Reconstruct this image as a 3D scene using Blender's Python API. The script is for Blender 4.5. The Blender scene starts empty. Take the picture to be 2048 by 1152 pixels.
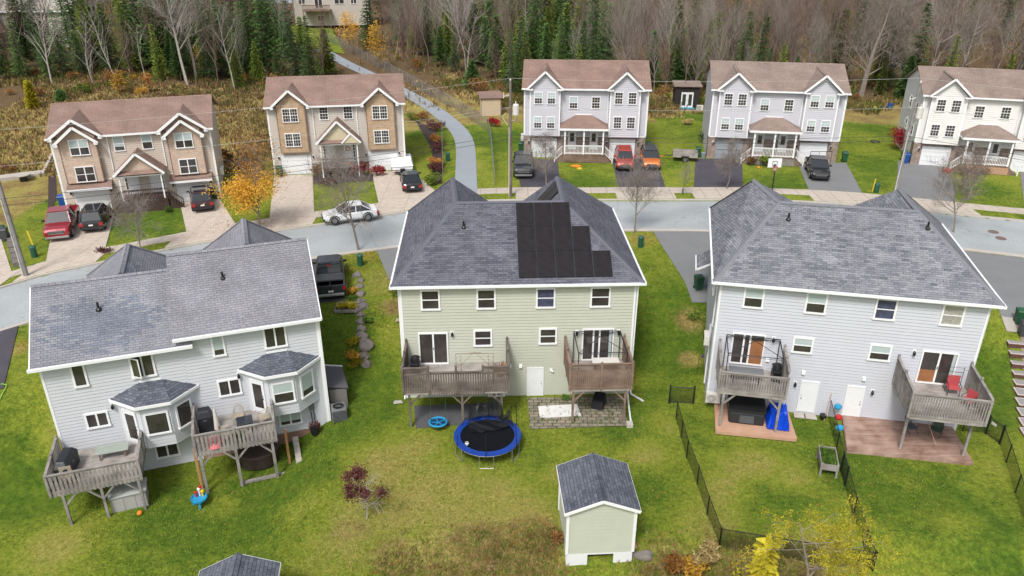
import bpy, bmesh, math, random
from mathutils import Vector, Matrix
random.seed(7)
R = math.radians
SC = bpy.context.scene
COL = SC.collection
CAMZ = 27.2; FPX = 1585.0; PITCH = R(25.8)

# ------------------------------------------------------------------ camera
cam = bpy.data.cameras.new("camera"); cam.sensor_width = 36.0
cam.lens = FPX / 2048 * 36.0; cam.clip_end = 3000; cam.clip_start = 0.5
camo = bpy.data.objects.new("camera", cam); COL.objects.link(camo)
camo.location = (0, 0, CAMZ); camo.rotation_euler = (R(90) - PITCH, 0, 0)
SC.camera = camo

# ------------------------------------------------------------------ light
w = bpy.data.worlds.new("World"); SC.world = w; w.use_nodes = True
nt = w.node_tree; bg = nt.nodes["Background"]
sky = nt.nodes.new("ShaderNodeTexSky"); sky.sky_type = 'NISHITA'; sky.sun_disc = False
sky.sun_elevation = R(53); sky.sun_rotation = R(200); sky.air_density = 1.0; sky.dust_density = 4.0; sky.ozone_density = 0.6
hs = nt.nodes.new("ShaderNodeHueSaturation"); hs.inputs["Saturation"].default_value = 0.42
nt.links.new(sky.outputs[0], hs.inputs["Color"]); nt.links.new(hs.outputs[0], bg.inputs[0])
bg.inputs[1].default_value = 0.125
sl = bpy.data.lights.new("sun", 'SUN'); sl.energy = 2.0; sl.angle = R(12); sl.color = (1, 0.965, 0.92)
so = bpy.data.objects.new("sun", sl); COL.objects.link(so)
# sun behind and a little left of the camera, high
az = R(200); el = R(53)
d = Vector((math.sin(az) * math.cos(el), math.cos(az) * math.cos(el), math.sin(el)))
so.rotation_euler = (-d).to_track_quat('-Z', 'Y').to_euler(); so.location = (0, 0, 80)
SC.view_settings.view_transform = 'Standard'; SC.view_settings.look = 'None'
SC.view_settings.exposure = 0.38; SC.view_settings.gamma = 1
SC.cycles.max_bounces = 5; SC.cycles.diffuse_bounces = 3; SC.cycles.glossy_bounces = 2
SC.cycles.transmission_bounces = 2; SC.cycles.transparent_max_bounces = 12

# ------------------------------------------------------------------ terrain
def lerp(a, b, t): return a + (b - a) * t
def sm(t):
    t = max(0.0, min(1.0, t)); return t * t * (3 - 2 * t)
def interp(x, xs, ys):
    if x <= xs[0]: return ys[0] + (x - xs[0]) * (ys[1] - ys[0]) / (xs[1] - xs[0])
    for i in range(len(xs) - 1):
        if x <= xs[i + 1]:
            x0, x1 = xs[i], xs[i + 1]; h = x1 - x0; t = (x - x0) / h
            def sl_(k):
                if k <= 0: return (ys[1] - ys[0]) / (xs[1] - xs[0])
                if k >= len(xs) - 1: return (ys[-1] - ys[-2]) / (xs[-1] - xs[-2])
                return (ys[k + 1] - ys[k - 1]) / (xs[k + 1] - xs[k - 1])
            m0, m1 = sl_(i) * h, sl_(i + 1) * h
            return ((2*t**3 - 3*t*t + 1) * ys[i] + (t**3 - 2*t*t + t) * m0 + (-2*t**3 + 3*t*t) * ys[i+1] + (t**3 - t*t) * m1)
    return ys[-1] + (x - xs[-1]) * (ys[-1] - ys[-2]) / (xs[-1] - xs[-2])
def ray(px, py):
    a = (px - 1024) / FPX; b = -(py - 576) / FPX
    return Vector((a, math.cos(PITCH) + b * math.sin(PITCH), -math.sin(PITCH) + b * math.cos(PITCH)))
def atz(px, py, z):
    r = ray(px, py); t = (z - CAMZ) / r.z
    return Vector((r.x * t, r.y * t, z))
RZ = 2.6
FARPX = [(0, 578), (80, 554), (171, 534), (366, 495), (571, 461), (742, 437), (870, 416), (967, 404), (1182, 402), (1380, 402), (1543, 403), (1750, 414), (1918, 431), (2048, 444)]
NEARPX = [(0, 661), (64, 641), (340, 570), (612, 518), (790, 493), (1000, 470), (1230, 460), (1416, 461), (1650, 470), (1922, 497), (2048, 512)]
FX, FY = zip(*[(atz(a, b, RZ).x, atz(a, b, RZ).y) for a, b in FARPX])
NX, NY = zip(*[(atz(a, b, RZ).x, atz(a, b, RZ).y) for a, b in NEARPX])
def yfar(x): return interp(x, FX, FY)
def ynear(x): return interp(x, NX, NY)
def terr(x, y):
    yn, yf = ynear(x), yfar(x)
    if y < yn - 0.1:
        yard = -1.4 * sm((-9.5 - x) / 4.0)
        lo = yard
        t = sm((y - (yn - 18)) / 8.0)
        z = lerp(lo, 2.62, t)
        if y > yn - 0.6: z = 2.62
        if y < 29.2: z -= 1.0 * sm((29.2 - y) / 2.2) * sm((x + 6) / 5.0)
        return z
    if y <= yf + 0.1: return 2.5
    z = 2.7
    if y > 100: z += (y - 100) * 0.02
    if x < -40 and y > 78: z += sm((y - 78) / 30) * 1.5 * sm((-40 - x) / 10)
    return z
def G(px, py, dz=0.0):
    r = ray(px, py); z = 1.0
    for _ in range(14):
        t = (z - CAMZ) / r.z; z = lerp(z, terr(r.x * t, r.y * t), 0.7)
    t = (z - CAMZ) / r.z
    return Vector((r.x * t, r.y * t, terr(r.x * t, r.y * t) + dz))

# ------------------------------------------------------------------ materials
MATS = {}
def newmat(name):
    m = bpy.data.materials.new(name); m.use_nodes = True
    return m, m.node_tree, m.node_tree.nodes["Principled BSDF"]
def plain(name, col, rough=0.6, metal=0.0, var=0.12, scale=3.0, bump=0.0, spec=0.5, coat=0.0):
    """a colour with a little real-world unevenness (dirt, fading)"""
    if name in MATS: return MATS[name]
    m, nt, b = newmat(name)
    b.inputs["Roughness"].default_value = rough; b.inputs["Metallic"].default_value = metal
    b.inputs["Specular IOR Level"].default_value = spec
    if coat: b.inputs["Coat Weight"].default_value = coat; b.inputs["Coat Roughness"].default_value = 0.06
    tc = nt.nodes.new("ShaderNodeTexCoord"); n = nt.nodes.new("ShaderNodeTexNoise")
    n.inputs["Scale"].default_value = scale; n.inputs["Detail"].default_value = 6; n.inputs["Roughness"].default_value = 0.65
    nt.links.new(tc.outputs["Object"], n.inputs["Vector"])
    mix = nt.nodes.new("ShaderNodeMix"); mix.data_type = 'RGBA'
    nt.links.new(n.outputs["Fac"], mix.inputs[0])
    mix.inputs[6].default_value = tuple(max(0, c * (1 - var * 1.6)) for c in col) + (1,)
    mix.inputs[7].default_value = tuple(min(1, c * (1 + var * 1.6)) for c in col) + (1,)
    nt.links.new(mix.outputs[2], b.inputs["Base Color"])
    if bump:
        bp = nt.nodes.new("ShaderNodeBump"); bp.inputs["Strength"].default_value = bump; bp.inputs["Distance"].default_value = 0.02
        nt.links.new(n.outputs["Fac"], bp.inputs["Height"]); nt.links.new(bp.outputs[0], b.inputs["Normal"])
    MATS[name] = m; return m
def shingle(name, c1, c2, c3, bw=0.33, rh=0.145, patch=None):
    """roof shingles laid in courses on the UV map (metres)"""
    m, nt, b = newmat(name); b.inputs["Roughness"].default_value = 0.92; b.inputs["Specular IOR Level"].default_value = 0.2
    uv = nt.nodes.new("ShaderNodeUVMap")
    def brick(w_, h_, off, seedx):
        mp = nt.nodes.new("ShaderNodeMapping"); mp.inputs["Location"].default_value = (seedx, 0, 0)
        nt.links.new(uv.outputs[0], mp.inputs[0])
        k = nt.nodes.new("ShaderNodeTexBrick"); k.offset = off; k.inputs["Scale"].default_value = 1.0
        k.inputs["Brick Width"].default_value = w_; k.inputs["Row Height"].default_value = h_
        k.inputs["Mortar Size"].default_value = 0.012; k.inputs["Mortar Smooth"].default_value = 0.3; k.inputs["Bias"].default_value = 0.0
        nt.links.new(mp.outputs[0], k.inputs["Vector"]); return k
    k = brick(bw, rh, 0.37, 0.0)
    k.inputs["Color1"].default_value = c1 + (1,); k.inputs["Color2"].default_value = c2 + (1,); k.inputs["Mortar"].default_value = tuple(c * 0.35 for c in c1) + (1,)
    k2 = brick(bw * 1.7, rh, 0.61, 0.13)
    k2.inputs["Color1"].default_value = (0, 0, 0, 1); k2.inputs["Color2"].default_value = (1, 1, 1, 1); k2.inputs["Mortar"].default_value = (.3, .3, .3, 1)
    n = nt.nodes.new("ShaderNodeTexNoise"); n.inputs["Scale"].default_value = 0.45; n.inputs["Detail"].default_value = 5; n.inputs["Roughness"].default_value = .6
    nt.links.new(uv.outputs[0], n.inputs["Vector"])
    ng = nt.nodes.new("ShaderNodeTexNoise"); ng.inputs["Scale"].default_value = 9; ng.inputs["Detail"].default_value = 4
    nt.links.new(uv.outputs[0], ng.inputs["Vector"])
    mx = nt.nodes.new("ShaderNodeMix"); mx.data_type = 'RGBA'
    mu = nt.nodes.new("ShaderNodeMath"); mu.operation = 'MULTIPLY'; mu.inputs[1].default_value = 0.5
    nt.links.new(k2.outputs["Color"], mu.inputs[0]); nt.links.new(mu.outputs[0], mx.inputs[0])
    nt.links.new(k.outputs["Color"], mx.inputs[6]); mx.inputs[7].default_value = c3 + (1,)
    m2 = nt.nodes.new("ShaderNodeMix"); m2.data_type = 'RGBA'; m2.blend_type = 'MULTIPLY'; m2.inputs[0].default_value = 1
    rp = nt.nodes.new("ShaderNodeMapRange"); rp.inputs[1].default_value = .3; rp.inputs[2].default_value = .7; rp.inputs[3].default_value = .8; rp.inputs[4].default_value = 1.18
    nt.links.new(n.outputs["Fac"], rp.inputs[0])
    nt.links.new(mx.outputs[2], m2.inputs[6]); nt.links.new(rp.outputs[0], m2.inputs[7])
    m3 = nt.nodes.new("ShaderNodeMix"); m3.data_type = 'RGBA'; m3.blend_type = 'MULTIPLY'; m3.inputs[0].default_value = 1
    rg = nt.nodes.new("ShaderNodeMapRange"); rg.inputs[1].default_value = .3; rg.inputs[2].default_value = .7; rg.inputs[3].default_value = .86; rg.inputs[4].default_value = 1.12
    nt.links.new(ng.outputs["Fac"], rg.inputs[0]); nt.links.new(m2.outputs[2], m3.inputs[6]); nt.links.new(rg.outputs[0], m3.inputs[7])
    out = m3.outputs[2]
    if patch:   # an area of newer, darker shingles (stepped edge)
        cx, cy, rx, ry, pc = patch
        sx = nt.nodes.new("ShaderNodeSeparateXYZ"); nt.links.new(uv.outputs[0], sx.inputs[0])
        def blk(sock, c_, r_, step):
            sn = nt.nodes.new("ShaderNodeMath"); sn.operation = 'SNAP'; sn.inputs[1].default_value = step; nt.links.new(sock, sn.inputs[0])
            s_ = nt.nodes.new("ShaderNodeMath"); s_.operation = 'SUBTRACT'; s_.inputs[1].default_value = c_; nt.links.new(sn.outputs[0], s_.inputs[0])
            a_ = nt.nodes.new("ShaderNodeMath"); a_.operation = 'DIVIDE'; a_.inputs[1].default_value = r_; nt.links.new(s_.outputs[0], a_.inputs[0])
            p_ = nt.nodes.new("ShaderNodeMath"); p_.operation = 'MULTIPLY'; nt.links.new(a_.outputs[0], p_.inputs[0]); nt.links.new(a_.outputs[0], p_.inputs[1]); return p_
        ax = blk(sx.outputs[0], cx, rx, .33); ay = blk(sx.outputs[1], cy, ry, rh)
        ad = nt.nodes.new("ShaderNodeMath"); ad.operation = 'ADD'; nt.links.new(ax.outputs[0], ad.inputs[0]); nt.links.new(ay.outputs[0], ad.inputs[1])
        wn = nt.nodes.new("ShaderNodeMath"); wn.operation = 'ADD'
        wm = nt.nodes.new("ShaderNodeMath"); wm.operation = 'MULTIPLY'; wm.inputs[1].default_value = 1.1; nt.links.new(k2.outputs["Color"], wm.inputs[0])
        nt.links.new(ad.outputs[0], wn.inputs[0]); nt.links.new(wm.outputs[0], wn.inputs[1])
        lt = nt.nodes.new("ShaderNodeMath"); lt.operation = 'LESS_THAN'; lt.inputs[1].default_value = 1.3; nt.links.new(wn.outputs[0], lt.inputs[0])
        ms = nt.nodes.new("ShaderNodeMath"); ms.operation = 'MULTIPLY'; ms.inputs[1].default_value = .75; nt.links.new(lt.outputs[0], ms.inputs[0])
        m4 = nt.nodes.new("ShaderNodeMix"); m4.data_type = 'RGBA'; nt.links.new(ms.outputs[0], m4.inputs[0])
        m4.blend_type = 'MULTIPLY'; nt.links.new(out, m4.inputs[6]); m4.inputs[7].default_value = pc + (1,); out = m4.outputs[2]
    nt.links.new(out, b.inputs["Base Color"])
    bp = nt.nodes.new("ShaderNodeBump"); bp.inputs["Strength"].default_value = 0.6; bp.inputs["Distance"].default_value = 0.012
    nt.links.new(k.outputs["Fac"], bp.inputs["Height"]); bp.invert = True
    nt.links.new(bp.outputs[0], b.inputs["Normal"])
    MATS[name] = m; return m
def bricky(name, c1, c2, mortar, bw, rh, ms=0.02, off=0.5, coord="Object", rot=None, bump=.5, noise=.25):
    m, nt, b = newmat(name); b.inputs["Roughness"].default_value = 0.85
    tc = nt.nodes.new("ShaderNodeTexCoord"); src = tc.outputs[coord]
    if rot:
        mp = nt.nodes.new("ShaderNodeMapping"); mp.inputs["Rotation"].default_value = rot; nt.links.new(src, mp.inputs[0]); src = mp.outputs[0]
    k = nt.nodes.new("ShaderNodeTexBrick"); k.offset = off; k.inputs["Scale"].default_value = 1.0
    k.inputs["Brick Width"].default_value = bw; k.inputs["Row Height"].default_value = rh; k.inputs["Mortar Size"].default_value = ms
    k.inputs["Color1"].default_value = c1 + (1,); k.inputs["Color2"].default_value = c2 + (1,); k.inputs["Mortar"].default_value = mortar + (1,)
    nt.links.new(src, k.inputs["Vector"])
    n = nt.nodes.new("ShaderNodeTexNoise"); n.inputs["Scale"].default_value = 2.5; n.inputs["Detail"].default_value = 5; nt.links.new(src, n.inputs["Vector"])
    rp = nt.nodes.new("ShaderNodeMapRange"); rp.inputs[1].default_value = .3; rp.inputs[2].default_value = .7; rp.inputs[3].default_value = 1 - noise; rp.inputs[4].default_value = 1 + noise
    nt.links.new(n.outputs["Fac"], rp.inputs[0])
    mx = nt.nodes.new("ShaderNodeMix"); mx.data_type = 'RGBA'; mx.blend_type = 'MULTIPLY'; mx.inputs[0].default_value = 1
    nt.links.new(k.outputs["Color"], mx.inputs[6]); nt.links.new(rp.outputs[0], mx.inputs[7]); nt.links.new(mx.outputs[2], b.inputs["Base Color"])
    bp = nt.nodes.new("ShaderNodeBump"); bp.inputs["Strength"].default_value = bump; bp.inputs["Distance"].default_value = 0.015; bp.invert = True
    nt.links.new(k.outputs["Fac"], bp.inputs["Height"]); nt.links.new(bp.outputs[0], b.inputs["Normal"])
    MATS[name] = m; return m
def woody(name, c1, c2, scale=(1.0, 14.0, 14.0), rough=.85):
    """weathered boards: streaks that run along local x of the board (Object coords)"""
    m, nt, b = newmat(name); b.inputs["Roughness"].default_value = rough; b.inputs["Specular IOR Level"].default_value = .25
    tc = nt.nodes.new("ShaderNodeTexCoord"); mp = nt.nodes.new("ShaderNodeMapping"); mp.inputs["Scale"].default_value = scale
    nt.links.new(tc.outputs["Object"], mp.inputs[0])
    n = nt.nodes.new("ShaderNodeTexNoise"); n.inputs["Scale"].default_value = 1.0; n.inputs["Detail"].default_value = 6; n.inputs["Roughness"].default_value = .7
    nt.links.new(mp.outputs[0], n.inputs["Vector"])
    n2 = nt.nodes.new("ShaderNodeTexNoise"); n2.inputs["Scale"].default_value = 1.3; n2.inputs["Detail"].default_value = 4; nt.links.new(tc.outputs["Object"], n2.inputs["Vector"])
    ad = nt.nodes.new("ShaderNodeMath"); ad.operation = 'ADD'; nt.links.new(n.outputs["Fac"], ad.inputs[0]); nt.links.new(n2.outputs["Fac"], ad.inputs[1])
    rp = nt.nodes.new("ShaderNodeMapRange"); rp.inputs[1].default_value = .75; rp.inputs[2].default_value = 1.25; nt.links.new(ad.outputs[0], rp.inputs[0])
    mx = nt.nodes.new("ShaderNodeMix"); mx.data_type = 'RGBA'; nt.links.new(rp.outputs[0], mx.inputs[0])
    mx.inputs[6].default_value = c1 + (1,); mx.inputs[7].default_value = c2 + (1,); nt.links.new(mx.outputs[2], b.inputs["Base Color"])
    MATS[name] = m; return m
def leafy(name, c1, c2, rough=.7, trans=.15):
    """foliage: each leaf clump takes its own tone from a low-frequency noise in object space"""
    m, nt, b = newmat(name); b.inputs["Roughness"].default_value = rough; b.inputs["Specular IOR Level"].default_value = .2
    tc = nt.nodes.new("ShaderNodeTexCoord"); n = nt.nodes.new("ShaderNodeTexNoise"); n.inputs["Scale"].default_value = 1.6; n.inputs["Detail"].default_value = 5; n.inputs["Roughness"].default_value = .75
    nt.links.new(tc.outputs["Object"], n.inputs["Vector"])
    oi = nt.nodes.new("ShaderNodeObjectInfo")
    rp = nt.nodes.new("ShaderNodeMapRange"); rp.inputs[1].default_value = .32; rp.inputs[2].default_value = .68; nt.links.new(n.outputs["Fac"], rp.inputs[0])
    mx = nt.nodes.new("ShaderNodeMix"); mx.data_type = 'RGBA'; nt.links.new(rp.outputs[0], mx.inputs[0])
    mx.inputs[6].default_value = c1 + (1,); mx.inputs[7].default_value = c2 + (1,)
    hv = nt.nodes.new("ShaderNodeHueSaturation"); r2 = nt.nodes.new("ShaderNodeMapRange"); r2.inputs[3].default_value = .65; r2.inputs[4].default_value = 1.5
    nt.links.new(oi.outputs["Random"], r2.inputs[0]); nt.links.new(r2.outputs[0], hv.inputs["Value"]); nt.links.new(mx.outputs[2], hv.inputs["Color"])
    nt.links.new(hv.outputs[0], b.inputs["Base Color"])
    tr = nt.nodes.new("ShaderNodeBsdfTranslucent"); nt.links.new(hv.outputs[0], tr.inputs[0])
    ms = nt.nodes.new("ShaderNodeMixShader"); ms.inputs[0].default_value = trans
    out = nt.nodes["Material Output"]; nt.links.new(b.outputs[0], ms.inputs[1]); nt.links.new(tr.outputs[0], ms.inputs[2]); nt.links.new(ms.outputs[0], out.inputs[0])
    MATS[name] = m; return m
def netmat(name, col, cell=.06, wire=.16, rot=45, base=0.0):
    """woven mesh: real holes through alpha, by UV in metres"""
    m, nt, b = newmat(name); b.inputs["Base Color"].default_value = col + (1,); b.inputs["Roughness"].default_value = .5
    uv = nt.nodes.new("ShaderNodeUVMap"); mp = nt.nodes.new("ShaderNodeMapping"); mp.inputs["Rotation"].default_value = (0, 0, R(rot)); mp.inputs["Scale"].default_value = (1 / cell,) * 3
    nt.links.new(uv.outputs[0], mp.inputs[0]); sp = nt.nodes.new("ShaderNodeSeparateXYZ"); nt.links.new(mp.outputs[0], sp.inputs[0])
    o = []
    for i in (0, 1):
        f = nt.nodes.new("ShaderNodeMath"); f.operation = 'FRACT'; nt.links.new(sp.outputs[i], f.inputs[0])
        l = nt.nodes.new("ShaderNodeMath"); l.operation = 'LESS_THAN'; l.inputs[1].default_value = wire; nt.links.new(f.outputs[0], l.inputs[0]); o.append(l)
    mxm = nt.nodes.new("ShaderNodeMath"); mxm.operation = 'MAXIMUM'; nt.links.new(o[0].outputs[0], mxm.inputs[0]); nt.links.new(o[1].outputs[0], mxm.inputs[1])
    ad = nt.nodes.new("ShaderNodeMath"); ad.operation = 'MAXIMUM'; ad.inputs[1].default_value = base; nt.links.new(mxm.outputs[0], ad.inputs[0])
    nt.links.new(ad.outputs[0], b.inputs["Alpha"])
    MATS[name] = m; return m

M_white = plain("white_trim", (.80, .81, .82), .45, var=.04)
M_whited = plain("white_door", (.74, .76, .78), .4, var=.04)
M_gutter = plain("gutter_white", (.78, .80, .82), .4, var=.06)
M_sgrey = plain("siding_blue_grey", (.53, .55, .605), .55, var=.05, scale=.8)
M_sgrey2 = plain("siding_pale_grey", (.54, .56, .595), .55, var=.05, scale=.8)
M_sgreen = plain("siding_sage", (.475, .495, .415), .55, var=.07, scale=.8)
M_staupe = plain("siding_taupe", (.53, .455, .385), .6, var=.05, scale=.8)
M_staupe2 = plain("siding_greige", (.51, .47, .42), .6, var=.05, scale=.8)
M_slilac = plain("siding_light_grey", (.52, .52, .565), .6, var=.04, scale=.8)
M_scream = plain("siding_off_white", (.72, .71, .69), .6, var=.04, scale=.8)
M_shake = bricky("shake_tan", (.50, .36, .235), (.44, .315, .205), (.30, .21, .14), .22, .17, .012, rot=(R(90), 0, 0), noise=.15)
M_shake2 = bricky("shake_brown", (.57, .44, .35), (.53, .405, .32), (.42, .32, .25), .3, .17, .012, rot=(R(90), 0, 0), noise=.12)
M_brick = bricky("red_brick", (.30, .20, .15), (.19, .14, .12), (.36, .34, .31), .3, .1, .012, rot=(R(90), 0, 0), noise=.35)
M_stone = bricky("stone_veneer", (.28, .24, .19), (.18, .16, .14), (.12, .11, .10), .4, .16, .02, rot=(R(90), 0, 0), noise=.35)
M_found = plain("bare_foundation", (.32, .20, .145), .9, var=.2, bump=.3)
M_conc = plain("concrete", (.42, .39, .35), .9, var=.12, scale=1.2, bump=.2)
M_concw = bricky("concrete_walk", (.47, .41, .35), (.44, .385, .33), (.26, .23, .20), 1.5, 3.0, .03, off=0, noise=.1, bump=.2)
M_drive = bricky("driveway_concrete", (.50, .43, .365), (.475, .41, .345), (.33, .285, .24), 2.4, 2.4, .025, off=0, noise=.12, bump=.2)
M_kerb = plain("kerb_concrete", (.45, .41, .37), .9, var=.12, scale=1.5)
M_asph = plain("asphalt_road", (.285, .305, .315), .95, var=.10, scale=.35, bump=.1, spec=.2)
M_asphd = plain("asphalt_dark", (.072, .066, .080), .9, var=.25, scale=.7, bump=.3, spec=.3)
M_asphm = plain("asphalt_mid", (.19, .195, .20), .9, var=.10, scale=.6, bump=.2, spec=.3)
M_path = plain("asphalt_path", (.27, .30, .33), .95, var=.08, scale=.5)
M_rgrey = shingle("shingle_grey_blue", (.105, .115, .140), (.215, .222, .245), (.32, .325, .345))
M_rgrey2 = shingle("shingle_dark_slate", (.070, .074, .100), (.135, .14, .172), (.19, .19, .22))
M_rgrey3 = shingle("shingle_weathered", (.21, .215, .245), (.28, .28, .31), (.25, .26, .285), patch=(2.9, 2.1, 2.9, 1.75, (.66, .73, .82)))
M_rgrey4 = shingle("shingle_weathered_plain", (.215, .215, .245), (.28, .275, .30), (.245, .25, .275))
M_rdark = shingle("shingle_slate_shed", (.065, .075, .10), (.15, .16, .19), (.12, .13, .16), bw=.3, rh=.16)
M_rbrown = shingle("shingle_brown", (.25, .165, .135), (.30, .205, .17), (.27, .19, .16))
M_rbrown2 = shingle("shingle_brown_grey", (.26, .20, .17), (.32, .25, .215), (.24, .185, .16))
M_glass = plain("window_glass", (.050, .044, .042), .06, var=.6, scale=1.1, spec=.8)  # lighter, uneven tone painted in for reflections and the rooms behind
M_blind = plain("window_blind", (.42, .50, .50), .3, var=.08, scale=2)
M_curtain = plain("window_curtain", (.33, .32, .29), .5, var=.5, scale=6)
M_fabricd = plain("window_dark_print", (.05, .055, .095), .3, var=.9, scale=5)
M_wood_in = plain("room_wood_floor", (.30, .13, .055), .4, var=.3, scale=3)
M_wood = woody("weathered_wood", (.16, .145, .135), (.36, .335, .315))
M_woodf = woody("weathered_deck_floor", (.20, .18, .165), (.42, .39, .36), (.8, 9, 9))
M_woodd = woody("weathered_wood_dark", (.085, .07, .06), (.20, .165, .14))
M_woodbr = woody("brown_stained_wood", (.14, .095, .07), (.27, .19, .15))
M_woodred = woody("red_stained_deck", (.20, .115, .085), (.42, .30, .245), (.35, 6.5, 6.5))
M_woodnew = woody("new_lumber", (.42, .25, .17), (.52, .33, .23))
M_woodor = woody("orange_lumber", (.36, .19, .08), (.45, .26, .12))
M_porchbr = woody("porch_brown", (.05, .032, .027), (.09, .06, .05))
M_black = plain("black_metal", (.012, .013, .016), .4, var=.2)
M_blackm = plain("black_plastic", (.018, .019, .022), .55, var=.3)
M_tyre = plain("tyre_rubber", (.02, .02, .02), .85, var=.2)
M_rim = plain("wheel_rim", (.35, .36, .38), .3, metal=.8, var=.1)
M_steel = plain("galvanised_steel", (.42, .43, .44), .4, metal=.7, var=.15)
M_cglass = plain("car_glass", (.015, .02, .025), .04, var=.2, spec=.8)
M_head = plain("headlamp_lens", (.6, .62, .65), .08, var=.1, spec=.8)
M_tail = plain("tail_lamp_lens", (.35, .01, .01), .15, var=.1, spec=.7)
M_green = plain("green_bin_plastic", (.016, .085, .04), .5, var=.15)
M_greenp = plain("green_pedestal_plastic", (.02, .10, .065), .5, var=.15)
M_blue = plain("blue_plastic", (.01, .07, .30), .45, var=.15)
M_bluet = plain("blue_tarp", (.004, .06, .55), .35, var=.25, scale=5, bump=.8)
M_blued = plain("blue_pad_vinyl", (.006, .045, .28), .45, var=.25, scale=4)
M_cyan = plain("cyan_plastic", (.02, .28, .52), .4, var=.1)
M_red = plain("red_plastic", (.45, .02, .02), .4, var=.15)
M_orange = plain("orange_plastic", (.75, .22, .02), .45, var=.1)
M_yellow = plain("yellow_plastic", (.7, .5, .03), .45, var=.1)
M_hvac = plain("heat_pump_white", (.62, .60, .56), .5, var=.08)
M_hvacg = plain("condenser_grey", (.16, .17, .18), .5, var=.15)
M_bark = plain("grey_bark", (.23, .195, .17), .95, var=.35, scale=3)
M_barkw = plain("pale_bark", (.36, .33, .30), .95, var=.3, scale=3)
M_barkb = plain("brown_bark", (.20, .155, .125), .95, var=.35, scale=3)
M_barkm = plain("mauve_twig_bark", (.17, .115, .095), .95, var=.3, scale=3)
M_pole = woody("utility_pole_wood", (.10, .075, .06), (.24, .20, .17), (14, 14, 1))
M_poleg = woody("utility_pole_grey", (.16, .15, .145), (.33, .31, .30), (14, 14, 1))
M_rock = plain("field_stone", (.17, .152, .138), .9, var=.3, scale=2.5, bump=.8)
M_net = netmat("black_net", (.008, .009, .012), .05, .30, 45, base=.22)
M_chain = netmat("black_chain_link", (.006, .012, .011), .07, .20, 45, base=.10)
M_chaing = netmat("galvanised_chain_link", (.22, .23, .23), .08, .15, 45, base=.08)
M_lat = netmat("wood_lattice", (.28, .26, .245), .09, .55, 45, base=0)
L_con = leafy("spruce_needles", (.028, .078, .026), (.13, .22, .055))
L_con2 = leafy("fir_needles_olive", (.060, .105, .016), (.22, .27, .045))
L_con3 = leafy("pine_needles_blue", (.042, .090, .042), (.16, .235, .09))
L_yel = leafy("yellow_autumn_leaves", (.36, .20, .025), (.70, .43, .07), trans=.3)
L_org = leafy("orange_autumn_leaves", (.25, .10, .025), (.52, .27, .07), trans=.3)
L_lar = leafy("larch_needles_yellow", (.24, .21, .015), (.56, .48, .04), trans=.25)
L_mar = leafy("maroon_leaves", (.05, .018, .018), (.14, .05, .045))
L_redb = leafy("crimson_leaves", (.16, .012, .016), (.42, .03, .04))
L_bru = leafy("dry_brush_leaves", (.12, .055, .02), (.34, .19, .065))
L_gra2 = leafy("lawn_straw", (.22, .19, .045), (.42, .36, .11))
L_grg2 = leafy("lawn_blades", (.07, .14, .010), (.22, .27, .030))
L_bru2 = leafy("brown_understorey", (.07, .045, .025), (.24, .15, .07))
L_gre = leafy("garden_green_leaves", (.03, .075, .012), (.12, .20, .03))
L_gra = leafy("dry_grass_blades", (.26, .19, .07), (.50, .39, .18))
L_grg = leafy("green_grass_blades", (.06, .12, .012), (.20, .26, .035))

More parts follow.
